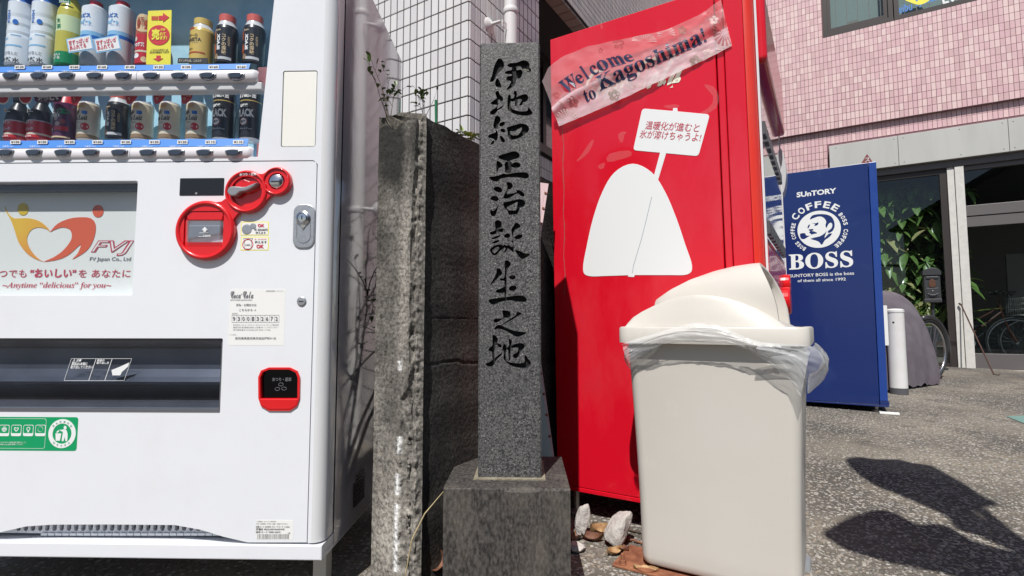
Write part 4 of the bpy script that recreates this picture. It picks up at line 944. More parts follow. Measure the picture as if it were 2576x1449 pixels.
mb.text(W, 'とエネルギー低減の取り組みとして、', z3(0, 690), z3(152, 690), z3(0, 679), .0006); mb.text(W, '企業Group活動を展開しています。', z3(0, 702), z3(135, 702), z3(0, 692), .0006)
a, b = Q(*z3(-400, 716)), Q(*z3(268, 548)); mb.plate(W, [rrect(*a, *b, .006)], [rrect(a[0] + .0007, a[1] + .0007, b[0] - .0007, b[1] - .0007, .0055)], .0004, .0007)
mb.build('label_print', 'white_print', gl_)
mb = MB()
for s, a0_, a1_, rr_ in (('のんだあとは', 140, 40, .845), ('リサイクル', 230, 310, .845)):
    for k, ch in enumerate(s):
        q = R(a0_ + (a1_ - a0_) * k / (len(s) - 1)); u = Vector((math.sin(q), -math.cos(q))) if a1_ < a0_ else Vector((-math.sin(q), math.cos(q))); n_ = Vector((math.cos(q), math.sin(q))) * (1 if a1_ < a0_ else -1)
        p = Vector(c) + Vector((math.cos(q), math.sin(q))) * rg * rr_ - u * .0026 - n_ * .0026; mb.text(W, ch, p, p + u * .0052, p + n_ * .0052, .0009, bold=.02, px=False)
mb.build('label_ring_print', 'green_label', gl_)

# ---- display case
mb = MB(); mb.box(W, WL, 0 - .075, sy + .01, WH + .02, -.155, -.145); mb.build('display_back', 'display_blue', vm)
mb = MB(); mb.add([W.w(bx(sy + .012) + .001, sy + .005, -.055), W.w(bx(sy + .012) + .012, sy + .005, -.19), W.w(bx(WH) + .012, WH, -.19), W.w(bx(WH) + .001, WH, -.055)], [(0, 1, 2, 3)]); mb.build('display_side', 'display_blue', vm)
MB().box(W, WL, bx(sy) - .001, sy + .004, sy + .0115, -.19, -.02).build('display_floor', 'bar_white', vm)
mb = MB(); mb.add([W.w(WL + .06, sy + .0125, -.022), W.w(bx(sy) - .0005, sy + .0125, -.022), W.w(bx(WH) - .0005, WH, -.022), W.w(WL + .06, WH, -.022)], [(0, 1, 2, 3)]); mb.build('display_window', 'display_glass', vm)
rows = [dict(bar=(622, 738, 2268), strip=(568, 628, 2200), by=680, bx=[115, 360, 607, 853, 1103, 1350, 1598, 1847, 2097], py=593, pr=[(175, '130'), (417, '160'), (658, '160'), (902, '160'), (1148, '140'), (1402, '150'), (1645, '150'), (1888, '160'), (2133, '160')], can=(563,)),
        dict(bar=(1296, 1415, 2248), strip=(1228, 1303, 2210), by=1356, bx=[70, 320, 572, 820, 1072, 1320, 1570, 1820, 2075], py=1255, pr=[(137, '150'), (375, '150'), (615, '120'), (862, '160'), (1112, '120'), (1365, '120'), (1612, '120'), (1860, '110'), (2105, '110')], can=(1222,))]
DB = -.0
for R_ in rows:
    t, b = Q(*z1(1000, R_['bar'][0]))[1], Q(*z1(1000, R_['bar'][1]))[1]; xr2 = Q(*z1(R_['bar'][2], 680))[0]
    for (x0, x1) in ((WL, Q(*z1(1218 if R_ is rows[0] else 1195, 680))[0] - .0006), (Q(*z1(1218 if R_ is rows[0] else 1195, 680))[0] + .0006, xr2)):
        mb = MB(); hgt = t - b; pr = []
        for k in range(11):
            q = math.pi * k / 10; pr.append((b + hgt / 2 - hgt / 2 * math.cos(q), .001 + .017 * math.sin(q) ** .7))
        secs = [(x0, 1)] + ([(x1 - .012, 1), (x1 - .004, .8), (x1, .3)] if x1 == xr2 else [(x1, 1)])
        vs = []
        for x, s_ in secs: vs += [W.w(x, b + hgt / 2 + (h - b - hgt / 2) * (.55 + .45 * s_), -.012 + d * s_) for h, d in pr]
        mb.add(vs, [(j * 11 + i, j * 11 + 11 + i, j * 11 + 12 + i, j * 11 + 1 + i) for j in range(len(secs) - 1) for i in range(10)]); mb.build('button_bar', 'bar_white', vm, smooth=True)
    for x in R_['bx']:
        c = Q(*z1(x, R_['by'])); sh = lambda k: smooth([(c[0] + a * k, c[1] + h * k) for a, h in ((-.0235, .006), (-.012, .0098), (.004, .0105), (.020, .0085), (.0245, .002), (.019, -.0075), (.004, -.0115), (-.012, -.0105), (-.022, -.003))], 3)
        mb = MB(); mb.prism(W, sh(1), -.004, .0085, .003); bz = mb.build('button', 'bezel', vm)
        mb = MB(); mb.prism(W, [(p[0], p[1] - .0006) for p in sh(.82)], .006, .0115, .0035); mb.build('button_lens', 'button', bz)
    t, b = Q(*z1(1000, R_['strip'][0]))[1], Q(*z1(1000, R_['strip'][1]))[1]
    mb = MB(); mb.add([W.w(WL, b, .0015), W.w(Q(*z1(R_['strip'][2], 600))[0], b, .0015), W.w(Q(*z1(R_['strip'][2], 600))[0], t, -.006), W.w(WL, t, -.006)], [(0, 1, 2, 3)]); stp_ = mb.build('price_strip', 'tray_blue', vm)
    mt = MB()
    for k, (x, p) in enumerate(R_['pr']):
        c = Q(*z1(x, R_['py'])); cd = MB(); cd.box(W, c[0] - .0143, c[0] + .0143, c[1] - .0053, c[1] + .0053, -.001, .0006); cd.build('price_card', 'label_white', stp_)
        mp = MB(); mp.text(W, '¥' + p, (c[0] - .0118, c[1] - .0031), (c[0] + .0118, c[1] - .0031), (c[0] - .0118, c[1] + .0031), .0007, bold=.018, px=False); mp.build('price_print', 'ink', stp_)
        mt.text(W, 'つめた〜い', (c[0] - .034, c[1] - .0158), (c[0] - .003, c[1] - .0158), (c[0] - .034, c[1] - .0095), .0022, bold=.01, px=False)

    mt.build('cold_print', 'white_print', stp_)
a, b = Q(*z1(2300, 782)), Q(*z1(0, 742)); MB().box(W, WL, a[0], a[1], b[1], -.035, -.006, .003).build('shelf_edge', 'can_grey', vm)
for (y0, y1) in ((548, 760), (1228, 1405)):
    a, b = Q(*z1(2250, y1)), Q(*z1(2385 if y0 == 548 else 2300, y0)); mb = MB(); mb.prism(W, [(a[0] - .01, a[1]), (b[0] - .02, a[1] + .002), (b[0] - .004, a[1] + .03), (b[0] - .02, b[1]), (a[0] - .008, b[1])], -.05, -.025, .004); mb.build('strip_end', 'pink_plastic', vm)
# ================================================================== DRINKS ON DISPLAY
DF = -.065
def item(name, label, cat, x, hw, yb_, yt, prof, prints=(), group=None, top=None):
    """prof: [(r/R, t of height, material)] ; prints: (text, x0, x1, y0, y1 in z1 units, material, bold)"""
    c = W.at(*z1(x, yb_), DF); r = hw * .2848 * 1.436 / 1300; h1_ = W.at(*z1(x, yt), DF)[1]; H = top or (h1_ - c[1])
    ctr = W.w(c[0], c[1], DF - r); th_ = thing(name, label, cat, ctr, group)
    segs = {}
    for i in range(len(prof) - 1):
        segs.setdefault(prof[i][2], []).append(((prof[i][0] * r, prof[i][1] * H), (prof[i + 1][0] * r, prof[i + 1][1] * H)))
    for k, (m, ss_) in enumerate(segs.items()):
        mb = MB()
        for p, q in ss_: mb.lathe(ctr, [p, q], 26)
        nm_ = 'cap' if prof[-2][2] == m and len(segs) > 1 and prof[-2][1] > .9 else ('body' if k == 0 else 'label_band')
        mb.build(nm_, m, th_, smooth=50)
    def wrap(px, py): q = (px - c[0]) / (r * 1.012); q = max(-1.35, min(1.35, q)); return ctr + W.u * math.sin(q) * r * 1.012 + W.n * math.cos(q) * r * 1.012 + Vector((0, 0, py - c[1]))
    groups = {}
    for pr in prints:
        g = groups.setdefault(pr[5], MB()); t, x0, x1, y0, y1 = pr[:5]
        if t.startswith('#'):    # flat printed patch
            n = 10
            if t == '#o': P = circ((x0 + x1) / 2, (y0 + y1) / 2, (x1 - x0) / 2, 24, (y1 - y0) / 2)
            else: P = [(x0 + (x1 - x0) * i / n, y1) for i in range(n + 1)] + [(x1 - (x1 - x0) * i / n, y0) for i in range(n + 1)]
            L = [W.at(*z1(*p), DF) for p in P]; k = len(g.v); m_ = (len(L)) // 2
            pts = [wrap(*p) for p in L]
            if t == '#o': cc_ = wrap(*W.at(*z1((x0 + x1) / 2, (y0 + y1) / 2), DF)); g.add(pts + [cc_], [(i, (i + 1) % len(pts), len(pts)) for i in range(len(pts))])
            else: g.add(pts, [(i, i + 1, len(pts) - 2 - i, len(pts) - 1 - i) for i in range(n)])
        elif len(pr) > 7 and pr[7] == 'v':   # text turned to read downwards
            V, F = textmesh(t, pr[6]); xs = [v[0] for v in V]; ys_ = [v[1] for v in V]; a, b = W.at(*z1(x0, y0), DF), W.at(*z1(x1, y1), DF)
            g.add([wrap(a[0] + (b[0] - a[0]) * (p[1] - min(ys_)) / (max(ys_) - min(ys_)), a[1] + (b[1] - a[1]) * (p[0] - min(xs)) / (max(xs) - min(xs))) + W.n * .0005 for p in V], F)
        else: 
            a, b, c2 = (W.at(*z1(*p), DF) for p in ((x0, y1), (x1, y1), (x0, y0))); g.text(W, t, a, b, c2, bold=pr[6], px=False, fn=lambda p, q: wrap(p, q) + W.n * .0004)
    for m, g in groups.items(): g.build('print', m, th_)
    return th_
CAN = lambda m, cap='can_grey': [(.86, 0, cap), (.95, .02, cap), (1, .04, m), (1, .93, m), (.93, .965, cap), (.90, 1, cap), (.80, 1, cap), (.8, .985, cap)]
def BCAN(m, cap): return [(.9, 0, m), (1, .03, m), (1, .70, m), (.93, .76, 'can_grey'), (.78, .82, 'can_grey'), (.72, .86, cap), (.74, .865, cap), (.74, .99, cap), (.68, 1, cap), (0, 1, cap)]
for x, t in ((72, 'leftmost on the top row, cut by the picture edge'), (285, 'between its twin and the green tea')):
    item('water_bottle', 'tall pale blue water bottle, ' + t, 'bottle', x, 108, 563, -260,
         [(.93, 0, 'can_white'), (1, .02, 'can_white'), (1, .16, 'can_white'), (1, .30, 'can_white'), (.97, .33, 'can_white'), (1, .36, 'can_white'), (.97, .42, 'can_white'), (1, .45, 'can_white'), (.97, .51, 'can_white'), (1, .55, 'can_white'), (1, .68, 'can_blue'), (.5, .9, 'can_blue'), (.4, 1, 'can_blue')],
         [('KIRIN', x - 12, x + 22, 195, 88, 'can_blue', .03, 'v'), ('#o', x + 38, x + 80, 165, 210, 'can_blue', 0), ('天然水', x - 80, x + 80, 500, 548, 'ink', .01), ('自然が育んだ', x - 80, x + 70, 450, 484, 'ink_grey', .0), ('#r', x - 95, x + 95, 388, 402, 'can_lblue', 0), ('#r', x - 60, x - 6, 330, 345, 'can_lblue', 0), ('#r', x + 20, x + 95, 300, 308, 'can_lblue', 0)], group='pale blue water bottles on the top row')
item('tea_bottle', 'green tea bottle with yellow green liquid and dark green foot label', 'bottle', 512, 103, 563, -260,
     [(.93, 0, 'can_green'), (1, .02, 'can_green'), (1, .14, 'can_tea'), (1, .35, 'can_tea'), (1, .36, 'can_pale'), (1, .525, 'can_pale'), (1, .53, 'can_tea'), (.95, .60, 'can_tea'), (.6, .72, 'can_tea'), (.4, .76, 'can_green'), (.38, 1, 'can_green')],
     [('生', 495, 535, 158, 195, 'can_green', .02), ('茶', 495, 540, 208, 250, 'can_green', .02), ('#o', 425, 480, 165, 250, 'can_green', 0), ('味わい\n広がる', 425, 530, 465, 520, 'label_white', .02), ('#r', 520, 610, -5, 25, 'can_green', 0), ('355ml', 522, 600, 0, 22, 'label_white', .02)])
for x, t in ((735, 'third from the yellow card'), (978, 'beside the red tea bottle')):
    item('milk_water_bottle', 'white and blue soft drink bottle with a red cap, ' + ('next to the green tea' if x < 800 else 'next to the red tea bottle'), 'bottle', x, 106, 563, 10 - 38,
         [(.95, 0, 'can_grey'), (1, .02, 'can_grey'), (1, .17, 'can_grey'), (1, .38, 'can_grey'), (1, .385, 'can_blue'), (1, .44, 'can_lblue'), (1, .50, 'can_white'), (1, .88, 'can_white'), (.55, .94, 'can_white'), (.5, .945, 'can_red'), (.5, 1, 'can_red'), (0, 1, 'can_red')],
         [('カルピス', x - 90, x + 62, 112, 152, 'can_blue', .05), ('𝓦𝓪𝓽𝓮𝓻', x - 95, x + 65, 158, 208, 'can_lblue', .03), ('ウォーター', x - 5, x + 75, 210, 226, 'can_blue', .01)])
    f = W.at(*z1(x - 45, 390), -.045); sc = W.at(*z1(x - 130, 345), -.045); A = [W.at(*z1(*p), -.045) for p in ((x - 152, 345), (x + 68, 305), (x + 95, 435), (x - 128, 470))]
    if x < 800: lab = 'small white shelf card with blue border and red writing, left one'
    else: lab = 'small white shelf card with blue border and red writing, right one'
    cd = thing('shelf_card', lab, 'card', W.w(*A[3], -.045)); MB().prism(W, A, -.046, -.045).build('card', 'can_lblue', cd)
    A2 = inset(A, .0035) if area(A) > 0 else inset(A[::-1], .0035); MB().prism(W, A2, -.0449, -.0444).build('card_face', 'label_white', cd)
    mb = MB(); mb.text(W, '甘ずっぱいが\nあふれてる', z1(x - 118, 445), z1(x + 62, 412), z1(x - 132, 360), -.044, bold=.02); mb.build('print', 'ink_red', cd)
item('red_tea_bottle', 'reddish brown tea bottle partly behind the yellow arrow card', 'bottle', 1225, 92, 560, 118,
     [(.95, 0, 'can_red'), (1, .02, 'can_red'), (1, .60, 'can_brown'), (1, .72, 'can_brown'), (.97, .76, 'can_brown'), (.97, .90, 'can_brown'), (.8, 1, 'can_grey'), (0, 1, 'can_grey')],
     [('#o', 1180, 1330, 120, 280, 'can_beige', 0), ('紅茶\n華やか', 1212, 1305, 148, 238, 'can_brown', .01), ('#o', 1175, 1210, 318, 360, 'can_cream', 0), ('後の紅茶', 1160, 1272, 372, 412, 'label_white', .04), ('#r', 1145, 1290, 440, 456, 'can_cream', 0), ('#o', 1165, 1225, 465, 510, 'label_white', 0), ('#o', 1240, 1290, 495, 545, 'can_beige', 0)])
A = [W.at(*z1(*p), -.035) for p in ((1308, 96), (1516, 88), (1506, 572), (1290, 570))]
yc = thing('arrow_card', 'yellow sales card with red arrows standing in front of the top row', 'card', W.w(*A[3], -.035)); MB().prism(W, A[::-1], -.036, -.035).build('card', 'yellow_card', yc)
mb = MB(); mb.prism(W, [W.at(*z1(*p), -.034) for p in ((1400, 140), (1440, 138), (1438, 112), (1494, 152), (1440, 196), (1440, 176), (1400, 178))], -.0348, -.034)
for k in range(5): mb.prism(W, [W.at(*z1(*p), -.034) for p in ((1338 + 12 * k, 143), (1346 + 12 * k, 142), (1346 + 12 * k, 178), (1338 + 12 * k, 178))], -.0348, -.034)
mb.prism(W, [W.at(*z1(*p), -.034) for p in circ(1403, 310, 95, 36, 88)], -.0348, -.034); mb.prism(W, [W.at(*z1(*p), -.034) for p in ((1380, 490), (1418, 490), (1418, 515), (1440, 515), (1398, 542), (1352, 518), (1380, 515))], -.0348, -.034); mb.build('red_print', 'card_red', yc)
mb = MB(); mb.text(W, '売', z1(1338, 355), z1(1410, 355), z1(1340, 255), -.0336, bold=.05); mb.text(W, 'れて\nます！', z1(1412, 352), z1(1475, 352), z1(1414, 285), -.0336, bold=.04); mb.text(W, '好評', z1(1420, 275), z1(1462, 275), z1(1420, 250), -.0336, bold=.01); mb.build('yellow_print', 'yellow_card', yc)
mb = MB(); mb.text(W, 'こちらのボタンは\n右側の商品がでます', z1(1318, 472), z1(1490, 470), z1(1336, 432), -.0344, bold=.02); mb.build('black_print', 'ink', yc)
item('gold_can', 'golden bottle shaped coffee can with a gold screw cap', 'can', 1718, 106, 545, 132, BCAN('can_gold', 'can_gold'),
     [('世界一の', 1625, 1745, 292, 325, 'ink', .01), ('BARISTA', 1615, 1775, 330, 360, 'ink', .03), ('バリスタ監修', 1630, 1745, 365, 378, 'ink_grey', 0), ('微糖', 1648, 1700, 418, 438, 'ink', .02), ('#r', 1615, 1800, 452, 466, 'can_brown', 0), ('#r', 1655, 1715, 235, 252, 'can_brown', 0)])
fs_ = [W.at(*z1(*p), -.04) for p in ((1572, 512), (1830, 512), (1836, 556), (1568, 556))]
ft = thing('black_strip_card', 'narrow black shelf strip with pale writing below the golden can', 'card', W.w(*fs_[3], -.04)); MB().prism(W, fs_[::-1], -.042, -.04).build('card', 'ink', ft); mb = MB(); mb.text(W, 'スイッチ入る、このコク', z1(1580, 546), z1(1780, 550), z1(1580, 522), -.0395, bold=.02); mb.build('print', 'can_cream', ft)
def wonda(x, yb_, yt, lab): 
    s = (yb_ - yt) / 455.; Y = lambda v: yt + (v - 100) * s
    item('black_bottle_can', lab, 'can', x, 97, yb_, yt, BCAN('can_black', 'can_cap'),
         [('BLACK', x - 32, x + 4, Y(438), Y(295), 'label_white', .05, 'v'), ('コ\nク\nの\n深\n味', x + 14, x + 52, Y(300), Y(480), 'can_beige', .02), ('Asahi', x - 42, x + 8, Y(252), Y(268), 'can_beige', .02), ('WONDA', x + 62, x + 84, Y(400), Y(315), 'can_beige', 0, 'v'), ('#o', x - 88, x - 45, Y(255), Y(350), 'can_brown', 0), ('#o', x - 90, x - 40, Y(375), Y(470), 'can_brown', 0), ('#o', x - 66, x - 18, Y(470), Y(520), 'can_tan', 0), ('#r', x - 25, x + 90, Y(498), Y(522), 'can_grey', 0)])
wonda(1942, 552, 100, 'black bottle can with red cap, second from the right on the top row'); wonda(2190, 552, 100, 'black bottle can with red cap at the right end of the top row')
wonda(965, 1218, 788, 'black bottle can with red cap standing between cream cafe cans')
for x, t in ((60, 'cut by the picture edge'), (262, 'beside the grape bottle')):
    item('vitamin_bottle', 'dark brown vitamin drink bottle with a red label, ' + t, 'bottle', x, 100, 1222, 805,
         [(.9, 0, 'can_red'), (1, .03, 'can_red'), (1, .09, 'can_cream'), (1, .13, 'can_red'), (1, .38, 'can_grey'), (1, .40, 'can_black'), (.85, .62, 'can_black'), (.45, .80, 'can_black'), (.42, .84, 'can_black'), (.5, .85, 'can_black'), (.5, 1, 'can_black'), (0, 1, 'can_black')],
         [('ビタミン\nC\nドリンク', x - 82, x + 30, 1062, 1150, 'label_white', .03), ('VITAMIN C DRINK', x - 85, x + 15, 1192, 1206, 'label_white', .01), ('#o', x - 62, x + 2, 955, 990, 'can_tan', 0), ('#r', x - 20, x + 30, 980, 988, 'can_grey', 0)])
    P = [W.at(*z1(*p), -.045) for p in circ(x - 38, 860, 58, 30, 60)]
    tg = thing('round_tag', 'round red shelf tag with white rim above the vitamin bottle ' + t, 'tag', W.w(*P[0], -.045)); MB().prism(W, P, -.046, -.0455).build('tag_rim', 'label_white', tg)
    MB().prism(W, [W.at(*z1(*p), -.045) for p in circ(x - 38, 860, 48, 30, 50)], -.0455, -.045).build('tag_face', 'can_red', tg)
item('grape_bottle', 'purple grape juice bottle with grapes printed on the label', 'bottle', 495, 103, 1222, 830,
     [(.92, 0, 'can_purple'), (1, .03, 'can_purple'), (1, .82, 'can_red'), (.9, .90, 'can_red'), (.7, 1, 'can_red'), (0, 1, 'can_red')],
     [("Welch's", 412, 525, 990, 1030, 'label_white', .04), ('ぶどう', 395, 460, 1125, 1168, 'label_white', .04), ('#o', 470, 510, 1020, 1060, 'petal_light', 0), ('#o', 520, 565, 1045, 1090, 'petal', 0), ('#o', 485, 525, 1070, 1110, 'petal_light', 0), ('#r', 475, 585, 1110, 1150, 'can_red', 0), ('#o', 500, 600, 955, 1000, 'can_green', 0), ('#r', 415, 595, 1198, 1212, 'can_beige', 0)])
A = [W.at(*z1(*p), -.045) for p in ((300, 845), (380, 838), (400, 800), (560, 815), (535, 895), (420, 905), (302, 890))]
cl_ = thing('grape_tag', 'dark purple shelf tag with white brush writing above the grape bottle', 'tag', W.w(*A[0], -.045)); MB().prism(W, A[::-1], -.047, -.046).build('tag', 'can_purple', cl_); mb = MB(); mb.text(W, '濃い', z1(330, 892), z1(520, 892), z1(330, 842), -.0455, bold=.06); mb.build('print', 'label_white', cl_)
for x, lab in ((702, 'next to the grape bottle'), (1187, 'left of the last three pale ones'), (1432, 'in the middle of the last three'), (1675, 'touching the black can pair')):
    item('cafe_can', 'cream cafe au lait can ' + dict([(702, 'standing right of the grape bottle'), (1187, 'standing right of the lone black bottle can'), (1432, 'with cream cans on both sides'), (1675, 'standing left of the two plain black cans')])[x], 'can', x, 88, 1222, 888,
         [(.88, 0, 'can_grey'), (.97, .02, 'can_tan'), (1, .04, 'can_tan'), (1, .13, 'can_cream'), (1, .93, 'can_cream'), (.93, .965, 'can_grey'), (.9, 1, 'can_grey'), (.8, 1, 'can_grey'), (0, .985, 'can_grey')],
         [('ucc', x - 30, x + 34, 925, 950, 'can_gold', .03), ('𝑪𝒂𝒇𝒆́', x - 66, x + 8, 968, 1010, 'ink', .01), ('𝒂𝒖 𝑳𝒂𝒊𝒕', x - 66, x + 62, 1015, 1058, 'ink', .01), ('#r', x + 18, x + 60, 975, 1005, 'can_blue', 0), ('乳飲料', x - 35, x + 12, 1072, 1088, 'ink_grey', 0), ('コーヒーと\nミルクのコク', x - 70, x + 5, 1105, 1140, 'ink_grey', .01), ('#o', x + 6, x + 72, 1080, 1145, 'can_red', 0)], group='cream cafe au lait cans on the lower row')
    P = [W.at(*z1(*p), -.046) for p in [(x - 68, 790), (x + 20, 780), (x + 28, 830), (x + 5, 885), (x - 40, 915), (x - 70, 905)]]
    tg = thing('red_tag', 'red shelf tag on the cream can ' + dict([(702, 'right of the grape bottle'), (1187, 'right of the lone black bottle can'), (1432, 'in the middle of the cream row'), (1675, 'left of the black cans')])[x], 'tag', W.w(*P[0], -.046), group='red tags on the cream cans'); MB().prism(W, smooth(P, 2)[::-1], -.047, -.046).build('tag', 'can_red', tg); mb = MB(); mb.text(W, '生クリ\nーム使\n用', z1(x - 58, 885), z1(x + 12, 885), z1(x - 52, 800), -.0455, bold=.0); mb.build('print', 'can_cream', tg)
for x, t in ((1918, 'left of the two'), (2160, 'at the right end of the lower row')):
    item('black_can', 'plain black coffee can with bold white lettering, ' + t, 'can', x, 95, 1216, 782,
         [(.88, 0, 'can_grey'), (.97, .02, 'can_black'), (1, .04, 'can_black'), (1, .76, 'can_gold'), (1, .775, 'can_black'), (1, .97, 'can_grey'), (.9, 1, 'can_grey'), (0, 1, 'can_grey')],
         [('ucc', x - 48, x + 28, 915, 942, 'label_white', .03), ('BLACK', x - 80, x + 78, 958, 1028, 'label_white', .05), ('#o', x - 52, x + 22, 1035, 1105, 'can_brown', 0), ('#o', x - 46, x + 16, 1041, 1099, 'label_white', 0), ('香料無添加', x - 75, x + 95, 820, 858, 'label_white', .04), ('深煎りのキレとコク', x - 75, x + 92, 786, 808, 'label_white', .01), ('𝓤𝓷𝓫𝓵𝓲𝓷', x - 60, x + 60, 1122, 1140, 'can_grey', .0), ('無糖', x - 40, x + 10, 1058, 1082, 'ink', .03)])

# ================================================================== RED VENDING MACHINES
LEAN = .012
class Lean(Fr):
    def w(s, a, h, d=0): return s.o + s.u * (a - LEAN * h) + s.z * h + s.n * d
    def at(s, x, y, d=0): a, h = Fr.at(s, x, y, d); return a + LEAN * h, h
RL = Lean(RD.o, RD.u, RD.n)
def red_machine(off, label, full):
    F = Lean(RD.o + D2 * off, RD.u, RD.n)
    t = thing('vending_machine', label, 'vending machine', F.w(.35, 0, -.5))
    WD = .95; hb, ht = .118, 1.865
    mb = MB(); mb.box(F, -.0, .622, hb, ht, -WD, 0, .003); mb.build('cabinet', 'vending_red', t)
    mb = MB(); mb.box(F, .0, .622, hb - .016, hb - .001, -WD, .001, .002); mb.box(F, .6255, .648, hb, ht - .003, -WD, -.004, .003); mb.build('trim', 'vending_red', t)
    # door with a curved front edge
    MB().box(F, .6505, .711, hb + .02, ht - .004, -.03, .0, .003).build('door_panel', 'vending_red', t)
    mb = MB(); prof = [(.650, -.036), (.712, -.036), (.712, -.002), (.722, -.004), (.735, -.014), (.742, -.034), (.742, -WD + .03), (.733, -WD + .012), (.65, -WD)]
    n = len(prof); mb.add([F.w(a, h, d) for h in (hb + .02, ht - .004) for a, d in prof], [tuple(reversed(range(n))), tuple(range(n, 2 * n))] + [(i, (i + 1) % n, n + (i + 1) % n, n + i) for i in range(n)]); mb.build('door', 'door_red', t, smooth=35)
    G = Lean(F.w(0, 0, 0) + D2 * 0, D2, -D1)   # machine front, a runs back
    class Gf(Fr):
        def w(s, a, h, d=0): return F.w(.7425 + d, h, -a)
    G = Gf(F.o, D2, -D1)
    for ga in (.03, .925): MB().box(G, ga, ga + .008, hb + .04, ht - .03, 0, .007, .002).build('white_trim', 'white_side', t)
    mb = MB(); mb.box(G, .075, .895, 1.0, 1.62, -.03, .004, .002); mb.build('display_window', 'smoked' if 0 else 'button', t)
    mb = MB(); mb.prism(G, rrect(.07, 1.60, .90, 1.85, .02), 0, .030, .012); mb.build('top_visor', 'vending_red', t)
    for z in (1.02, 1.36):
        mb = MB()
        for k in range(9): mb.box(G, .10 + .086 * k, .16 + .086 * k, z, z + .045, .004, .012, .003)
        mb.build('button_row', 'dark_grey', t)
    mb = MB(); mb.prism(G, circ(.72, .82, .06, 24), 0, .03, .008); mb.prism(G, circ(.80, .90, .04, 20), 0, .028, .006); mb.build('coin_unit', 'coin_red', t)
    mb = MB(); mb.box(G, .15, .75, .32, .52, 0, .02, .006); mb.build('delivery_flap', 'dark_grey', t)
    mb = MB(); mb.prism(G, [(.07, .60), (.90, .60), (.90, .98), (.07, .98)], 0, .006, .002); mb.build('lower_panel', 'vending_red', t)
    for a, d in ((.05, -.06), (.05, -WD + .08), (.62, -.06), (.62, -WD + .08)): mb = MB(); mb.lathe(F.w(a, gy(3) * 0, d), [(.03, -.01), (.03, .012), (.012, .02), (.012, .11)], 14); mb.build('foot', 'steel', t)
    return t
rv = red_machine(0, 'faded red vending machine whose side carries the Welcome to Kagoshima banner', True)
class Gq(Fr):
    def w(s, a, h, d=0): return RL.w(.7425 + d, h, -a)
mb = MB(); mb.grid(lambda u, v: RL.w(.745 + .022 * math.sin(math.pi * v) ** .6, 1.34 + .23 * v, -.955 - .10 * u), 4, 18); mb.grid(lambda u, v: RL.w(.745 + .022 * math.sin(math.pi * v) ** .6 * u, 1.34 + .23 * v, -.955), 4, 18); mb.build('side_visor', 'can_grey', rv, smooth=30)
# --- printing on the side
zb = lambda x, y: (1373.4 + x * .2403, 12.9 + y * .2403)
zr = lambda x, y: (1341 + x * .445, y * .445)
zs = lambda x, y: (2150 * K + x * .2759, 880 * K + y * .2759)
mb = MB(); mb.text(RL, '𝓒𝓸𝓬𝓪-𝓒𝓸𝓵𝓪', zb(365, 1045), zb(1395, 850), zb(450, 690), .0008, bold=.03); c = RL.at(*zb(1366, 792), .001); mb.plate(RL, [circ(*c, .0075, 24)], [circ(*c, .0063, 24)], .0006, .0012)
mb.text(RL, 'R', (c[0] - .003, c[1] - .0035), (c[0] + .003, c[1] - .0033), (c[0] - .003, c[1] + .0035), .0008, px=False, bold=.02); mb.build('drinks_logo', 'cream_print', rv)
# placard, pole and a plain white shape in place of the animal figure
pl = [RL.at(*p) for p in ((1616, 273), (1700, 280), (1786, 288), (1757, 393), (1593, 378))]
def rnd(P, r):
    o = []; n = len(P)
    for i in range(n):
        a, b, c = Vector(P[i - 1]), Vector(P[i]), Vector(P[(i + 1) % n]); t1 = (a - b); t2 = (c - b); k1 = min(r, t1.length * .4); k2 = min(r, t2.length * .4); p1 = b + t1.normalized() * k1; p2 = b + t2.normalized() * k2
        for t in (0, .33, .67, 1): o.append(tuple(p1 * (1 - t) ** 2 + b * 2 * t * (1 - t) + p2 * t * t))
    return o
pl = rnd(pl, .012)
mb = MB()
mound = smooth([RL.at(*p) for p in ((1592, 412), (1640, 434), (1674, 484), (1702, 550), (1724, 615), (1741, 668), (1730, 690), (1680, 692), (1600, 692), (1530, 694), (1480, 694), (1467, 676), (1476, 620), (1492, 550), (1515, 484), (1546, 434))], 4)
pole = [RL.at(*p) for p in ((1661, 383), (1676, 385), (1640, 505), (1629, 503))]; tip = [RL.at(*p) for p in ((1583, 686), (1599, 686), (1595, 697), (1580, 696))]; knob = [RL.at(*p) for p in ((1692, 281), (1694, 272), (1704, 272), (1705, 282))]
mb.plate(RL, [pl, mound, pole, tip, knob], [], .0002, .0012); pc_ = mb.build('white_decal', 'white_print', rv)
mb = MB()
line = [RL.at(*p) for p in ((1640, 495), (1628, 545), (1615, 598), (1594, 668), (1591, 687))]
for a, b in zip(line, line[1:]):
    a, b = Vector(a), Vector(b); t = (b - a).normalized(); nn = Vector((-t.y, t.x)) * .0011; mb.prism(RL, [a - nn, b - nn, b + nn, a + nn], .0012, .0016)
mb.build('decal_line', 'bear_grey', rv)
mb = MB(); mb.text(RL, '温暖化が進むと', (1622, 325), (1757, 333), (1627, 304), .0013, bold=.006); mb.text(RL, '氷が溶けちゃうよ!', (1608, 347), (1761, 357), (1613, 326), .0013, bold=.006); mb.build('decal_lettering', 'rose_red', rv)
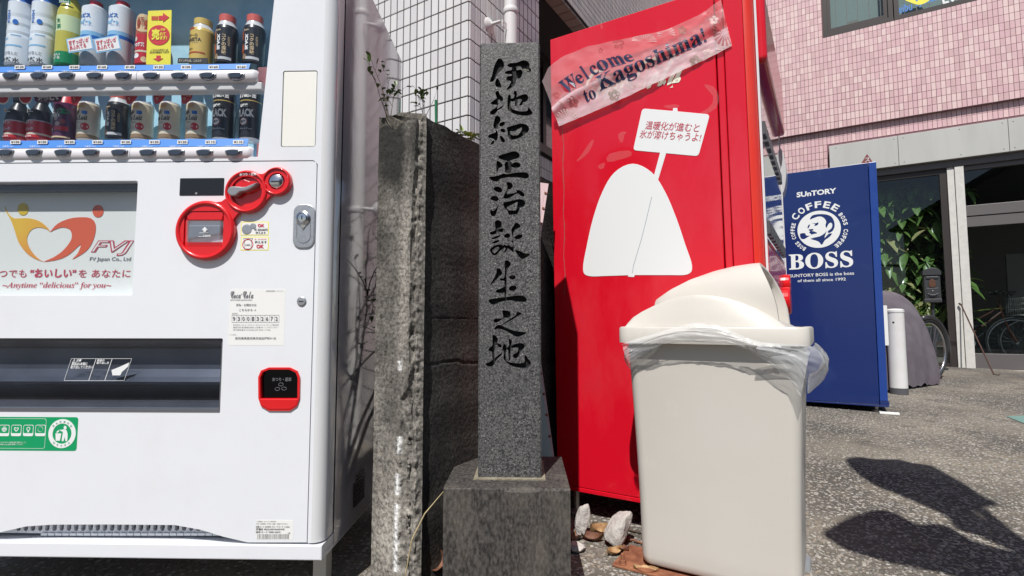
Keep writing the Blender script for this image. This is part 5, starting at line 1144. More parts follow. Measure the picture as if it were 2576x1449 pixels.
# drip mark running down the side
mb = MB(); rr = random.Random(4); P = []
for k in range(60):
    y = 235 + k * 8.6; x = 1415 + (y - 235) * .012 + 1.2 * math.sin(k * .5) + rr.uniform(-.5, .5); P.append(Vector(RL.at(x, y)))
for a, b in zip(P, P[1:]): wd = .0012 + .001 * rr.random(); mb.prism(RL, [(a.x - wd, a.y), (b.x - wd, b.y), (b.x + wd, b.y), (a.x + wd, a.y)], .0002, .0007)
mb.build('drip_mark', 'petal', rv)
for P in ("480,765 500,745 530,748 515,765 508,800 495,805", "245,910 270,880 325,800 345,795 315,860 265,905", "965,480 1020,490 1050,545 1035,610 970,650 890,690 850,690 960,630 1010,590 1015,540", "370,935 405,920 400,950 375,955", "735,600 800,590 830,600 780,615", "430,870 540,850 555,880 480,905 420,915", "380,130 395,150 388,165 382,150"):
    MB().prism(RL, smooth([RL.at(*zr(*map(float, p.split(',')))) for p in P.split()], 2), .0002, .0005).build('glue_mark', 'glue_mark', rv)
# --- peeling welcome banner
bn = thing('banner', 'peeling translucent Welcome to Kagoshima banner with flower pattern stuck on the red machine', 'banner', RL.w(.3, 1.6, .02))
bot_ = [(145, 1275), (400, 1165), (700, 1035), (1000, 890), (1400, 695), (1700, 545), (1945, 415)]
top_ = [(0, 830), (60, 690), (200, 570), (480, 455), (850, 375), (1250, 280), (1600, 110), (1830, -60)]
def lerp_poly(P, t):
    L = [0]
    for a, b in zip(P, P[1:]): L.append(L[-1] + math.hypot(b[0] - a[0], b[1] - a[1]))
    d = t * L[-1]
    for i in range(len(P) - 1):
        if d <= L[i + 1] + 1e-9: k = (d - L[i]) / (L[i + 1] - L[i]); return P[i][0] + (P[i + 1][0] - P[i][0]) * k, P[i][1] + (P[i + 1][1] - P[i][1]) * k
    return P[-1]
sm = lambda P: [p for p in smooth([(-2 * P[0][0] + 0, 0)] + P, 1)][1:] if 0 else P
def bd(u, v):
    """how far the film stands off the panel: v 0 bottom .. 1 top"""
    base = .004 + .016 * max(0, 1 - u * 1.6) + .008 * math.exp(-((u - .55) / .3) ** 2)
    fold = .020 * math.exp(-((v - (.33 + .28 * u)) / .10) ** 2) * (1 - .55 * u)
    up = .038 * max(0, v - .35) * (1 - .8 * u)
    return base + fold + up + .0035 * noise.noise(Vector((u * 16, v * 5, 1))) + .0018 * noise.noise(Vector((u * 40, v * 16, 4)))
def bpt(u, v, e=0):
    b_, t_ = lerp_poly(bot_, u), lerp_poly(top_, u); x, y = b_[0] + (t_[0] - b_[0]) * v, b_[1] + (t_[1] - b_[1]) * v
    d = bd(u, v); a, h = RL.at(*zb(x, y), .012); return RL.w(a, h, d + e)
mb = MB(); mb.grid(lambda u, v: bpt(u, v * .42), 90, 16); mb.build('printed_film', 'banner_print', bn, smooth=True)
mb = MB(); mb.grid(lambda u, v: bpt(u, .42 + v * .58), 90, 20); mb.build('upper_film', 'banner_film', bn, smooth=True)
# inverse map pixel -> (u, v) by search for lettering
tabU = [[None] * 41 for _ in range(121)]
for i in range(121):
    for j in range(41):
        b_, t_ = lerp_poly(bot_, i / 120), lerp_poly(top_, i / 120); tabU[i][j] = (b_[0] + (t_[0] - b_[0]) * j / 40, b_[1] + (t_[1] - b_[1]) * j / 40)
def inv(x, y):
    best = (1e18, 0, 0)
    for i in range(0, 121, 6):
        for j in range(0, 41, 5):
            p = tabU[i][j]; d = (p[0] - x) ** 2 + (p[1] - y) ** 2
            if d < best[0]: best = (d, i, j)
    _, bi, bj = best
    for i in range(max(0, bi - 7), min(121, bi + 8)):
        for j in range(max(0, bj - 6), min(41, bj + 7)):
            p = tabU[i][j]; d = (p[0] - x) ** 2 + (p[1] - y) ** 2
            if d < best[0]: best = (d, i, j)
    _, i, j = best
    # refine linearly
    i2, j2 = min(i, 119), min(j, 39); p = Vector(tabU[i2][j2]); pu = Vector(tabU[i2 + 1][j2]) - p; pv = Vector(tabU[i2][j2 + 1]) - p; q = Vector((x, y)) - p; det = pu.x * pv.y - pu.y * pv.x
    s_ = (q.x * pv.y - q.y * pv.x) / det; t_ = (pu.x * q.y - pu.y * q.x) / det; return (i2 + s_) / 120, (j2 + t_) / 40
def on_banner(x, y, e=.0012): u, v = inv(x, y); return bpt(max(0, min(1, u)), max(0, min(1, v)), e)
def btext(mb, s, p0, p1, p2, bold, shear=0):
    V, F = textmesh(s, bold, shear); xs = [v[0] for v in V]; ys_ = [v[1] for v in V]; x0, x1, y0, y1 = min(xs), max(xs), min(ys_), max(ys_)
    mb.add([on_banner(p0[0] + (p1[0] - p0[0]) * (x - x0) / (x1 - x0) + (p2[0] - p0[0]) * (y - y0) / (y1 - y0), p0[1] + (p1[1] - p0[1]) * (x - x0) / (x1 - x0) + (p2[1] - p0[1]) * (y - y0) / (y1 - y0)) for x, y in V], F)
mb = MB()
for ch, p0, p1, hh in (('𝐖', (235, 960), (380, 858), 150), ('𝐞', (360, 850), (428, 808), 95), ('𝐥', (448, 800), (478, 780), 150), ('𝐜', (508, 757), (580, 722), 100), ('𝐨', (590, 722), (688, 672), 115), ('𝐦', (700, 668), (858, 628), 105), ('𝐞', (862, 622), (948, 598), 90)):
    btext(mb, ch, p0, p1, (p0[0] - hh * .55, p0[1] - hh * .85), .008)
mb.build('welcome_lettering', 'banner_navy', bn)
mb = MB(); btext(mb, '𝐭𝐨', (430, 1030), (540, 975), (400, 925), .008); btext(mb, '𝐊𝐚𝐠𝐨𝐬𝐡𝐢𝐦𝐚!', (590, 948), (1700, 415), (530, 770), .008); mb.build('kagoshima_lettering', 'banner_navy', bn)
def fan(cx, cy, r, a0_, a1_, n, m, inner=.3, sq=1):
    mb = MB()
    for k in range(n):
        q = R(a0_ + (a1_ - a0_) * (k + .5) / n); w_ = R((a1_ - a0_) / n) * .33
        P = [(cx + r * inner * math.cos(q), cy - r * inner * math.sin(q) * sq)]
        for f_, s_ in ((.95, -1), (1.0, 0), (.95, 1)): P.append((cx + r * f_ * math.cos(q + s_ * w_), cy - r * f_ * math.sin(q + s_ * w_) * sq))
        mb.add([on_banner(x, y, .0007) for x, y in P], [(0, 1, 2, 3)])
    mb.build('fan_print', m, bn)
fan(235, 1215, 120, 0, 180, 11, 'petal_light'); fan(150, 1110, 80, -20, 120, 9, 'petal_olive'); fan(1870, 280, 130, 0, 360, 16, 'petal', .25, 1.1); fan(1265, 320, 95, -10, 200, 12, 'petal_light'); fan(1040, 400, 130, 0, 180, 16, 'petal_light', .2, .7); fan(960, 890, 70, 0, 180, 12, 'petal_light')
fan(1880, 480, 110, 30, 170, 12, 'petal_light', .2); fan(1730, 30, 70, 0, 360, 10, 'petal')
def plum(cx, cy, r, m):
    mb = MB()
    for k in range(5):
        q = R(90 + 72 * k); P = circ(cx + r * .6 * math.cos(q), cy - r * .6 * math.sin(q), r * .42, 12); mb.add([on_banner(x, y, .0006) for x, y in P], [tuple(range(12))])
    mb.build('plum_print', m, bn)
for a in ((300, 1030, 55, 'petal'), (780, 425, 60, 'petal'), (1430, 270, 45, 'petal_olive'), (720, 945, 65, 'petal_olive'), (1570, 590, 70, 'petal_olive'), (1700, 500, 60, 'petal_light'), (590, 495, 28, 'petal'), (1760, 160, 50, 'petal_light'), (130, 960, 40, 'petal')): plum(*a)

# ================================================================== BLUE VENDING MACHINE
bv = thing('vending_machine', 'dark blue coffee vending machine seen from its printed side', 'vending machine', BL.w(-.3, gy(3.9), -.5))
hb, ht = .128, 1.938
mb = MB(); mb.box(BL, -.66, -.034, hb + .002, ht, -1.0, 0, .003); mb.build('cabinet', 'vending_blue', bv)
mb = MB(); mb.box(BL, -.031, .018, hb + .03, ht, -1.0, .003, .004); mb.build('door', 'blue_edge', bv)
mb = MB(); mb.box(BL, -.66, .022, hb - .012, hb + .0, -1.0, .006, .002); mb.box(BL, -.031, .024, hb + .001, hb + .028, -1.0, .006, .002); mb.build('base_rail', 'vending_blue', bv)
for a in (-.05, -.58):
    mb = MB(); p = BL.w(a, 0, -.06); g_ = gy(p.y); mb.lathe((p.x, p.y, g_), [(.03, -.005), (.03, .01), (.012, .014), (.012, .07)], 14); mb.build('foot', 'steel', bv)
p = BL.w(.03, 0, .02); g_ = gy(p.y)
q0, q1 = ground(2212, 1040), ground(2262, 1044); wbr = tag(MB().box(Fr((0, 0, 0), BL.u, BL.n), BL.u.dot(q0), BL.u.dot(q1) , g_ + .001, g_ + .016, BL.n.dot(q0) - .01, BL.n.dot(q0) + .03, .003).build('floor_bracket', 'lens_white'), 'white flat metal bracket on the ground under the blue machine corner', 'bracket')
fl = MB(); fl.prism(Fr(BL.o, BL.n * -1, BL.u), [(.12, .56), (.42, .56), (.42, .86), (.12, .86)], .0185, .05, .004); fl.build('delivery_flap', 'lens_white', bv)
zq = lambda x, y: (1960.2 + x * .1913, 451.4 + y * .1913)
B_ = lambda x, y: BL.at(*zq(x, y))
mb = MB()
T = lambda s, p0, p1, p2, b=.02: mb.text(BL, s, zq(*p0), zq(*p1), zq(*p2), .0004, bold=b)
T('SUnTORY', (230, 238), (752, 180), (228, 170), .035); T('𝐁𝐎𝐒𝐒', (132, 1192), (975, 1150), (126, 985), .012); T('SUNTORY BOSS is the boss', (138, 1290), (985, 1252), (136, 1250), .01); T('of them all since 1992', (243, 1352), (877, 1328), (241, 1315), .01)
c0 = Vector(B_(520, 655)); rx, ry = (Vector(B_(812, 640)) - Vector(B_(226, 662))).length / 2, (Vector(B_(520, 415)) - Vector(B_(520, 888))).length / 2
rC = (rx + ry) / 2
def ringtext(s, a0_, a1_, r, hgt, b):
    n = len(s)
    for k, ch in enumerate(s):
        if ch == ' ': continue
        q = R(a0_ + (a1_ - a0_) * (k + .5) / n); wch = abs(R(a1_ - a0_)) / n * r * .84 * (.5 if ch in 'Il' else 1)
        rad = Vector((math.cos(q), math.sin(q))); tan = Vector((math.sin(q), -math.cos(q))); p = c0 + rad * r - tan * wch / 2
        mb.text(BL, ch, p, p + tan * wch, p + rad * hgt, .0004, bold=b, px=False)
ringtext('COFFEE', 152, 45, rC * 1.16, rC * .36, .03); ringtext('BOSS COFFEE', 238, 158, rC * 1.13, rC * .20, .03); ringtext('BOSS COFFEE', 38, -55, rC * 1.13, rC * .20, .03)
def PP(s): return smooth([B_(*map(float, p.split(','))) for p in s.split()], 3)
subs = [PP("402,528 430,478 500,458 600,458 680,485 720,545 728,620 700,680 650,705 640,680 680,650 698,610 690,575 665,572 640,600 620,640 608,600 618,560 600,520 560,492 510,490 450,510"), PP("275,715 340,708 352,735 400,740 425,725 395,700 410,680 450,682 495,700 490,712 440,722 380,755 330,785 285,775"), PP("412,782 460,765 540,745 600,705 622,682 595,770 650,715 695,715 650,765 600,800 560,860 520,820 450,795"), PP("422,572 470,578 515,565 505,600 460,612 470,590"), PP("372,640 380,605 405,592 395,625 380,645"), PP("385,660 440,652 450,668 410,680")]
mb.plate(BL, [circ(c0.x, c0.y, rC, 56)], subs, .0003, .0009); mb.build('coffee_emblem', 'white_print', bv)
# ================================================================== LITTER BIN
bi = thing('litter_bin', 'cream plastic litter bin with domed lid and side opening in front of the red machine', 'bin', BN.w(.2, 0, -.17))
BW0, BW1 = 0.0, .42; RT, RB = .712, .664; DP0 = .30
def sec(h):   # half sizes of the body at height h
    t = max(0, min(1, (h - .02) / (RB - .02))); k = t ** 1.5
    return BW0 - .028 * k, BW1 + .022 * k, .018 * k, -(DP0 + .07 * k)
mb = MB(); rings = []; hs_ = [.018, .024, .04] + [.08 + .04 * i for i in range(14)] + [.64, .66, .68]
for h in hs_:
    a0_, a1_, d1_, d0_ = sec(h); r = .030; sh = .006 if h < .02 else .002 if h < .03 else 0
    bulge = lambda t: 0
    P = rrect(a0_ + sh, d0_ + sh, a1_ - sh, d1_ - sh, r, 6); rings.append([BN.w(a, h, d + .004 * math.sin(math.pi * max(0, min(1, (a - a0_) / (a1_ - a0_)))) * (1 if d > d1_ - .05 else 0)) for a, d in P])
n = len(rings[0]); vs = [p for r_ in rings for p in r_]
mb.add(vs, [(j * n + i, j * n + (i + 1) % n, (j + 1) * n + (i + 1) % n, (j + 1) * n + i) for j in range(len(rings) - 1) for i in range(n)] + [tuple(reversed(range(n)))]); mb.build('body', 'bin_plastic', bi, smooth=40)
for d in (-.04, -.26):
    mb = MB(); mb.prism(Fr(BN.w(BW1 - .06, 0, d), -BN.n, BN.u), [(-.03, 0), (.03, 0), (.02, .03), (-.02, .03)], 0, .072, .006); mb.build('foot', 'knob_grey', bi)
RA0, RA1, RD1, RD0 = -.048, .460, .048, -.40
mb = MB(); P0 = rrect(RA0 + .006, RD0 + .006, RA1 - .006, RD1 - .006, .035, 7); P1 = rrect(RA0, RD0, RA1, RD1, .04, 7)
n = len(P1); lay = [(P0, RB - .0), (P1, RB), (P1, RT - .006), (rrect(RA0 + .003, RD0 + .003, RA1 - .003, RD1 - .003, .038, 7), RT - .001), (rrect(RA0 + .008, RD0 + .008, RA1 - .008, RD1 - .008, .034, 7), RT), (rrect(RA0 + .02, RD0 + .02, RA1 - .02, RD1 - .02, .03, 7), RT)]
mb.add([BN.w(a, h, d) for P, h in lay for a, d in P], [(j * n + i, j * n + (i + 1) % n, (j + 1) * n + (i + 1) % n, (j + 1) * n + i) for j in range(len(lay) - 1) for i in range(n)]); 
mb.add([BN.w(a, RB, d) for a, d in P0], [tuple(reversed(range(n)))]); mb.build('lid_rim', 'bin_plastic', bi, smooth=35)
# dome: arched profile across the width
arc = [BN.at(x, y, .02) for x, y in ((1574, 812), (1588, 797), (1610, 783), (1640, 768), (1675, 753), (1710, 744), (1745, 740), (1785, 742), (1825, 749), (1865, 761), (1900, 775), (1935, 793), (1965, 812), (1992, 829))]
def arch(a):
    if a <= arc[0][0]: return RT
    for (x0, y0), (x1, y1) in zip(arc, arc[1:]):
        if a <= x1: return y0 + (y1 - y0) * (a - x0) / (x1 - x0)
    return RT
AA0, AA1 = arc[0][0] - .008, arc[-1][0] + .006
HO0, HO1 = .075, .375
def hood(a, d):
    """extra height of the hood running towards the right-hand opening"""
    t = (a - HO0) / (HO1 - HO0)
    if t <= 0: return 0
    t = min(t, 1); tt = math.sin(t * math.pi / 2) ** .9
    hw = .035 + .10 * tt; x = (d + .185) / hw
    if abs(x) >= 1: return 0
    return (.012 + .135 * tt) * (1 - abs(x) ** 2.3) ** .5
def dome(u, v):
    a = AA0 + (AA1 - AA0) * u; d = .026 - .40 * v
    hA = arch(a) - RT
    # front panel rises steeply to the crease, then the roof runs back and falls away
    f = min(1, (v / .06)) ** .8 if v < .06 else 1 - .28 * max(0, (v - .35) / .65) ** 1.6
    if v > .93: f *= max(0, (1 - v) / .07)
    h = RT - .001 + max(0, hA) * f
    return a, h, d
NV = 60; NU = 96
mb = MB(); 
vv = [0, .012, .024, .036, .048, .056, .062, .068, .08] + [.08 + .92 * (i + 1) / 46 for i in range(46)]
vs = []
for v in vv:
    for i in range(NU + 1): a, h, d = dome(i / NU, v); vs.append(BN.w(a, h, d))
mb.add(vs, [(j * (NU + 1) + i, j * (NU + 1) + i + 1, (j + 1) * (NU + 1) + i + 1, (j + 1) * (NU + 1) + i) for j in range(len(vv) - 1) for i in range(NU)]); mb.build('lid', 'bin_plastic', bi, smooth=38)
# hood swelling out of the lid, open at the right-hand end
_cr = [BN.at(x, y, -.165) for x, y in ((1655, 752), (1690, 728), (1740, 703), (1800, 682), (1850, 670), (1890, 664), (1913, 662))]
HO0, HO1 = _cr[0][0], _cr[-1][0]
def cr(t):       # hood crest height and half width
    a = HO0 + (HO1 - HO0) * t
    for (x0, y0), (x1, y1) in zip(_cr, _cr[1:]):
        if a <= x1 + 1e-6: return y0 + (y1 - y0) * (a - x0) / (x1 - x0), .05 + .085 * t ** .6
    return _cr[-1][1], .135
mb = MB(); NT = 26; NS = 28; vs = []
def hoodpt(t, s_):      # s_ 0..1 round from front foot to back foot
    q = math.pi * s_; H, hw = cr(t); foot = .70
    a = HO0 + (HO1 - HO0) * t + (.062 * (1 - math.sin(q)) - .006 * math.cos(q)) * t ** 3
    return BN.w(a, foot + (H - foot) * math.sin(q) ** .5, -.165 + hw * math.cos(q) * (1 if True else 0))
for i in range(NT + 1):
    for j in range(NS + 1): vs.append(hoodpt(i / NT, j / NS))
mb.add(vs, [(i * (NS + 1) + j, (i + 1) * (NS + 1) + j, (i + 1) * (NS + 1) + j + 1, i * (NS + 1) + j + 1) for i in range(NT) for j in range(NS)])
# opening: rolled rim, funnel inside
outer_ = [hoodpt(1, j / NS) for j in range(NS + 1)]; cen = BN.w(HO1 + .012, .775, -.165)
def mixp(p, c, k, da): return p + (c - p) * k + BN.u * da
r1 = [mixp(p, cen, .09, .004) for p in outer_]; r2 = [mixp(p, cen, .13, .000) for p in outer_]; r3 = [mixp(p, cen, .17, -.09) for p in outer_]
mb.add(outer_ + r1 + r2 + r3, [(k * (NS + 1) + j, k * (NS + 1) + j + 1, (k + 1) * (NS + 1) + j + 1, (k + 1) * (NS + 1) + j) for k in range(3) for j in range(NS)])
sk0 = outer_[0]; sk1 = outer_[-1]
mb.build('hood', 'bin_plastic', bi, smooth=50)
mb = MB(); mb.add(r3, [tuple(range(NS + 1))]); mb.add([outer_[0], outer_[-1], r3[-1], r3[0]], [(0, 1, 2, 3)]); mb.build('opening', 'bin_plastic', bi)
# plastic liner
bag = thing('plastic_bag', 'thin translucent plastic liner bunched over the rim of the cream bin', 'bag', BN.w(.2, .6, .05))
up_ = [(1562, 866), (1600, 852), (1650, 838), (1700, 822), (1745, 813), (1790, 815), (1830, 828), (1870, 848), (1915, 862), (1965, 864), (2010, 866), (2040, 872)]
lo_ = [(1578, 915), (1606, 898), (1636, 880), (1672, 864), (1720, 860), (1770, 861), (1830, 864), (1880, 880), (1915, 902), (1952, 930), (1985, 955), (2014, 1000)]
def bagpt(u, v, off=0):
    p, q = lerp_poly(up_, u), lerp_poly(lo_, u); x, y = p[0] + (q[0] - p[0]) * v, p[1] + (q[1] - p[1]) * v
    a, h = BN.at(x, y, .06)
    base = .056 if h > RB - .005 else .046
    d = base + .010 * math.sin(math.pi * v) + off
    st = (v * 7 + 3 * noise.noise(Vector((u * 3, v * 2, 0))) + u * 2)
    d += .0042 * noise.noise(Vector((u * 5, st * .8, 2))) + .0022 * noise.noise(Vector((u * 12, st * 2, 5))) + .0006 * noise.noise(Vector((u * 40, v * 20, 7)))
    return BN.w(a, h, max(d, .0505 if h > RB - .01 else .035))
mb = MB(); mb.grid(lambda u, v: bagpt(u, v), 170, 34); mb.build('liner_front', 'bag_film', bag, smooth=True)
# hanging skirt on the right side and under the rim
def skirt(u, v):
    s_ = u * .62    # runs round the right-hand side towards the back
    a0_, a1_, d1_, d0_ = sec(.62)
    bulg = .045 + .016 * noise.noise(Vector((u * 5, v * 2, 3))) + .008 * noise.noise(Vector((u * 18, v * 5, 3)))
    hgt = RB - .001 - v * (.02 + (.105 + .025 * math.sin(u * 7) * (1 - u) - .03 * u) * min(1, u / .30) ** .8)
    tuck = math.sin(math.pi * min(1, v * .9 + .1)) ** .7
    a = a1_ + .006 + bulg * tuck; d = d1_ - .30 * u
    if u < .16: k = u / .16; a = a1_ - .10 + (a - a1_ + .10) * math.sin(k * math.pi / 2); d = d1_ + .030 * (1 - k) + bulg * .5 * tuck * (1 - k)
    return BN.w(a, hgt, d)
mb = MB(); mb.grid(skirt, 60, 30); mb.build('liner_side', 'bag_film', bag, smooth=True)
def tuckl(u, v):
    a0_, a1_, d1_, d0_ = sec(.62); a = a0_ - .004 + .11 * u; h = RB - .001 - v * (.045 * (1 - u) ** .6 + .008 + .035 * (1 - u))
    d = d1_ + .008 + .022 * math.sin(math.pi * v) + .004 * noise.noise(Vector((u * 12, v * 14 + u * 9, 4)))
    if u < .15: d = d * (u / .15) - .03 * (1 - u / .15); a -= .012 * math.sin(math.pi * v)
    return BN.w(a, h, d)
mb = MB(); mb.grid(tuckl, 40, 16); mb.build('liner_corner', 'bag_film', bag, smooth=True)

# ================================================================== THINGS ON THE GROUND
def rock(name, label, pts_box, seed, mat_, cat='stone', squash=1.0, subd=4):
    """pts_box: centre on the ground, (half width, half depth, height), yaw, tilt"""
    c, (rx_, ry_, hz_), yaw, tilt = pts_box
    import bmesh
    bm = bmesh.new(); bmesh.ops.create_icosphere(bm, subdivisions=subd, radius=1)
    rr = random.Random(seed); planes = [(Vector((rr.gauss(0, 1), rr.gauss(0, 1), rr.gauss(0, 1))).normalized(), rr.uniform(.55, .85)) for _ in range(11)]
    rot = Matrix.Rotation(yaw, 3, 'Z') @ Matrix.Rotation(tilt, 3, 'Y')
    for v in bm.verts:
        p = v.co.copy()
        for nrm, dd in planes:
            k = p.dot(nrm)
            if k > dd: p -= nrm * (k - dd) * .85
        p += p.normalized() * (.06 * noise.fractal(p * 2.2 + Vector((seed, 0, 0)), 1, 2, 3) + .02 * noise.noise(p * 9))
        v.co = rot @ Vector((p.x * rx_, p.y * ry_, p.z * hz_))
    zmin = min(v.co.z for v in bm.verts)
    me = bpy.data.meshes.new(name)
    for v in bm.verts: v.co.z -= zmin + .004
    bm.to_mesh(me); bm.free(); me.materials.append(M[mat_])
    for p in me.polygons: p.use_smooth = True
    me.set_sharp_from_angle(angle=R(28))
    o = bpy.data.objects.new(name, me); COL.objects.link(o); o.location = c; tag(o, label, cat); return o
g1 = ground(1465, 1352); rock('stone', 'slim pale upright stone beside the pillar base', (g1 + Vector((0, 0, 0)), (.022, .03, .062), .3, .25), 3, 'white_rock')
g2 = ground(1558, 1372); rock('stone', 'larger white and pinkish broken stone between pillar and bin', (g2 + Vector((0, 0, 0)), (.042, .05, .068), .5, .5), 9, 'white_rock')
g3 = ground(1453, 1385); rock('stone_chip', 'flat grey stone chip lying half in the pillar shadow', (g3, (.035, .03, .016), .2, .1), 5, 'white_rock', cat='stone chip', subd=3)
def deadleaf(c, L, wd, yaw, curl, tilt, m, label):
    mb = MB(); nx, ny = 10, 6
    rt = Matrix.Rotation(yaw, 3, 'Z') @ Matrix.Rotation(tilt, 3, 'X')
    vs = []; sd = c.x * 50
    for i in range(nx + 1):
        t = i / nx; w_ = wd * math.sin(math.pi * min(1, t * .96 + .03)) ** .75
        for j in range(ny + 1):
            s_ = j / ny * 2 - 1; z = curl * (s_ * s_) * wd * 1.2 + curl * L * .4 * (t - .5) ** 2 * 2 + .004 * noise.noise(Vector((t * 4 + sd, s_ * 2, 0)))
            vs.append(rt @ Vector(((t - .5) * L, s_ * w_, z)))
    zm = min(v.z for v in vs)
    mb.add([v + Vector((0, 0, -zm)) for v in vs], [(i * (ny + 1) + j, (i + 1) * (ny + 1) + j, (i + 1) * (ny + 1) + j + 1, i * (ny + 1) + j + 1) for i in range(nx) for j in range(ny)])
    mb.tube([rt @ Vector((-.5 * L, 0, curl * L * .2)) + Vector((0, 0, -zm)), rt @ Vector((-.72 * L, 0, curl * L * .25)) + Vector((0, 0, -zm))], .0008, 5)
    o = mb.build('dead_leaf', m, smooth=True); o.location = c; tag(o, label, 'leaf', 'dead leaves fallen between pillar and bin'); return o
for (x, y, L, wd, yaw, cu, ti, m, lab) in ((1510, 1345, .075, .024, .2, .9, .25, 'dead_leaf', 'brown curled dead leaf between the two pale stones'), (1535, 1352, .06, .02, 2.4, .6, -.3, 'dead_leaf', 'tan dead leaf touching the larger white stone'), (1490, 1360, .07, .018, -.3, .8, .3, 'dead_leaf_dark', 'dark red dead leaf in front of the slim stone'), (1545, 1395, .06, .016, .5, .7, .2, 'dead_leaf', 'ochre dead leaf curled below the larger white stone'),
    (1450, 1358, .06, .02, 1.1, .6, -.2, 'dead_leaf_dark', 'dark dead leaf in the shade against the pillar base'), (1565, 1388, .05, .014, -.7, .9, .1, 'dead_leaf_dark', 'small dark curled leaf at the foot of the larger stone'), (1625, 1440, .07, .018, -.3, .5, .1, 'dead_leaf', 'flat tan dead leaf at the corner of the bin foot')):
    p = ground(x, y); deadleaf(p + Vector((0, 0, .001)), L, wd, yaw, cu, ti, m, lab)
def sticks(x0, y0, x1, y1, r, lab, m='bark'):
    p, q = ground(x0, y0), ground(x1, y1); z = Vector((0, 0, .006)); mid_ = (p + q) / 2 + z + Vector((0, .004, .004))
    c = (p + q) / 2; o = MB().tube([p + z - c, mid_ - c, q + z - c], r, 6).build('twig', m); o.location = c; tag(o, lab, 'twig')
sticks(1490, 1318, 1612, 1345, .004, 'dark twig on the ground behind the larger white stone'); sticks(1570, 1362, 1620, 1373, .004, 'short brown twig running under the bin', 'dead_leaf_dark')
# rusty plates bolted to the ground
for (x0, y0, x1, y1, lab, bolt) in ((1540, 1426, 1660, 1452, 'rusty bolted steel plate at the near left foot of the bin', (1562, 1432)), (1985, 1124, 2026, 1128, 'reddish rusty steel stub behind the right side of the bin', None), (1990, 1043, 2013, 1046, 'small rusty stub on the ground near the blue machine', None)):
    p, q = ground(x0, y0), ground(x1, y1)
    t = thing('ground_plate', lab, 'steel plate', p)
    Fg = Fr(p, BN.u, BN.n); L = (q - p).dot(BN.u)
    if bolt:
        mb = MB(); mb.box(Fg, 0, .30, .0005, .008, -.16, .0, .002); mb.build('plate', 'rust', t); b = ground(*bolt); b = b - BN.n * .015
        mb = MB(); mb.lathe(b, [(.012, .006), (.012, .012), (.0105, .0125), (.0105, .021), (.0055, .0215), (.0055, .038), (.004, .04)], 6); mb.build('bolt', 'rust', t)
    else:
        mb = MB(); mb.box(Fg, -.06, max(L, .04), .0005, .028, -.04, 0, .005); mb.build('bar', 'rust', t)
# leaning metal sign boards behind the pillar
def board(name, lab, P, th_, m1, m2, loc):
    t = thing(name, lab, 'sign board', loc)
    P = [Vector(p) for p in P]; n_ = (P[1] - P[0]).cross(P[3] - P[0]).normalized(); 
    if n_.y > 0: n_ = -n_
    mb = MB(); mb.add([p for p in P] + [p - n_ * th_ for p in P], [(0, 1, 2, 3), (7, 6, 5, 4), (0, 4, 5, 1), (1, 5, 6, 2), (2, 6, 7, 3), (3, 7, 4, 0)]); mb.build('board', m1, t)
    c = sum(P, Vector()) / 4; P2 = [p + (c - p) * .10 + n_ * .0015 for p in P]; mb = MB(); mb.add(P2 + [p - n_ * .001 for p in P2], [(0, 1, 2, 3), (0, 4, 5, 1), (1, 5, 6, 2), (2, 6, 7, 3), (3, 7, 4, 0)]); mb.build('panel', m2, t)
    for k in range(8): 
        p = P[1] + (P[2] - P[1]) * (.08 + .12 * k); mb = MB(); mb.lathe(p + n_ * .002 - (P[1] - P[0]).normalized() * .006, [(.005, 0), (.004, .002), (0, .0025)], 8, ax=n_); mb.build('rust_spot', 'rust', t)
def at_y(x, y, Y): r = ray(x, y); return CO + r * (Y / r.y)
board('sign_board', 'pale pink metal board leaning behind the pillar, its top corner showing at the right', [at_y(1196, 772, 1.76), at_y(1330, 800, 1.78), at_y(1380, 462, 1.90), at_y(1215, 440, 1.86)], .006, 'sign_pink', 'sign_pink', Vector((0, 1.8, 0)))
board('sign_board', 'pale blue and pink rusty board leaning low behind the pillar beside the red machine', [at_y(1290, 1190, 1.72), at_y(1400, 1190, 1.72), at_y(1340, 760, 1.84), at_y(1240, 760, 1.84)], .006, 'sign_pink', 'sign_blue', Vector((.05, 1.75, 0)))
# dry grass stalk and weeds
pts = [PB.w(xl - .002, bh - .012, -.01), PB.w(xl - .045, bh - .06, .01), PB.w(xl - .075, bh - .12, .015), PB.w(xl - .095, bh - .22, .0), PB.w(xl - .11, bh - .30, 0)]
o = MB().tube(pts, [.0008, .0016, .002, .0016, .0012], 6).build('grass_stalk', 'straw'); tag(o, 'single dry straw coloured stalk bending against the pillar base', 'grass stalk')
for k, (x, y, lab) in enumerate(((1092, 1440, 'rusty brown dead leaf standing between wall and pillar base'), (1075, 1446, 'yellowish dead leaf at the foot of the broken wall'), (1105, 1425, 'dark brown dead leaf tucked beside the pillar base'))):
    p = CO + ray(x, y) * (1.50 / ray(x, y).y); p.z = .045; deadleaf(p, .10 - .02 * k, .028, .9 + k, .8, -.9, ('dead_leaf', 'leaf_dry', 'dead_leaf_dark')[k], lab)['group'] = 'dead leaves beside the broken wall'

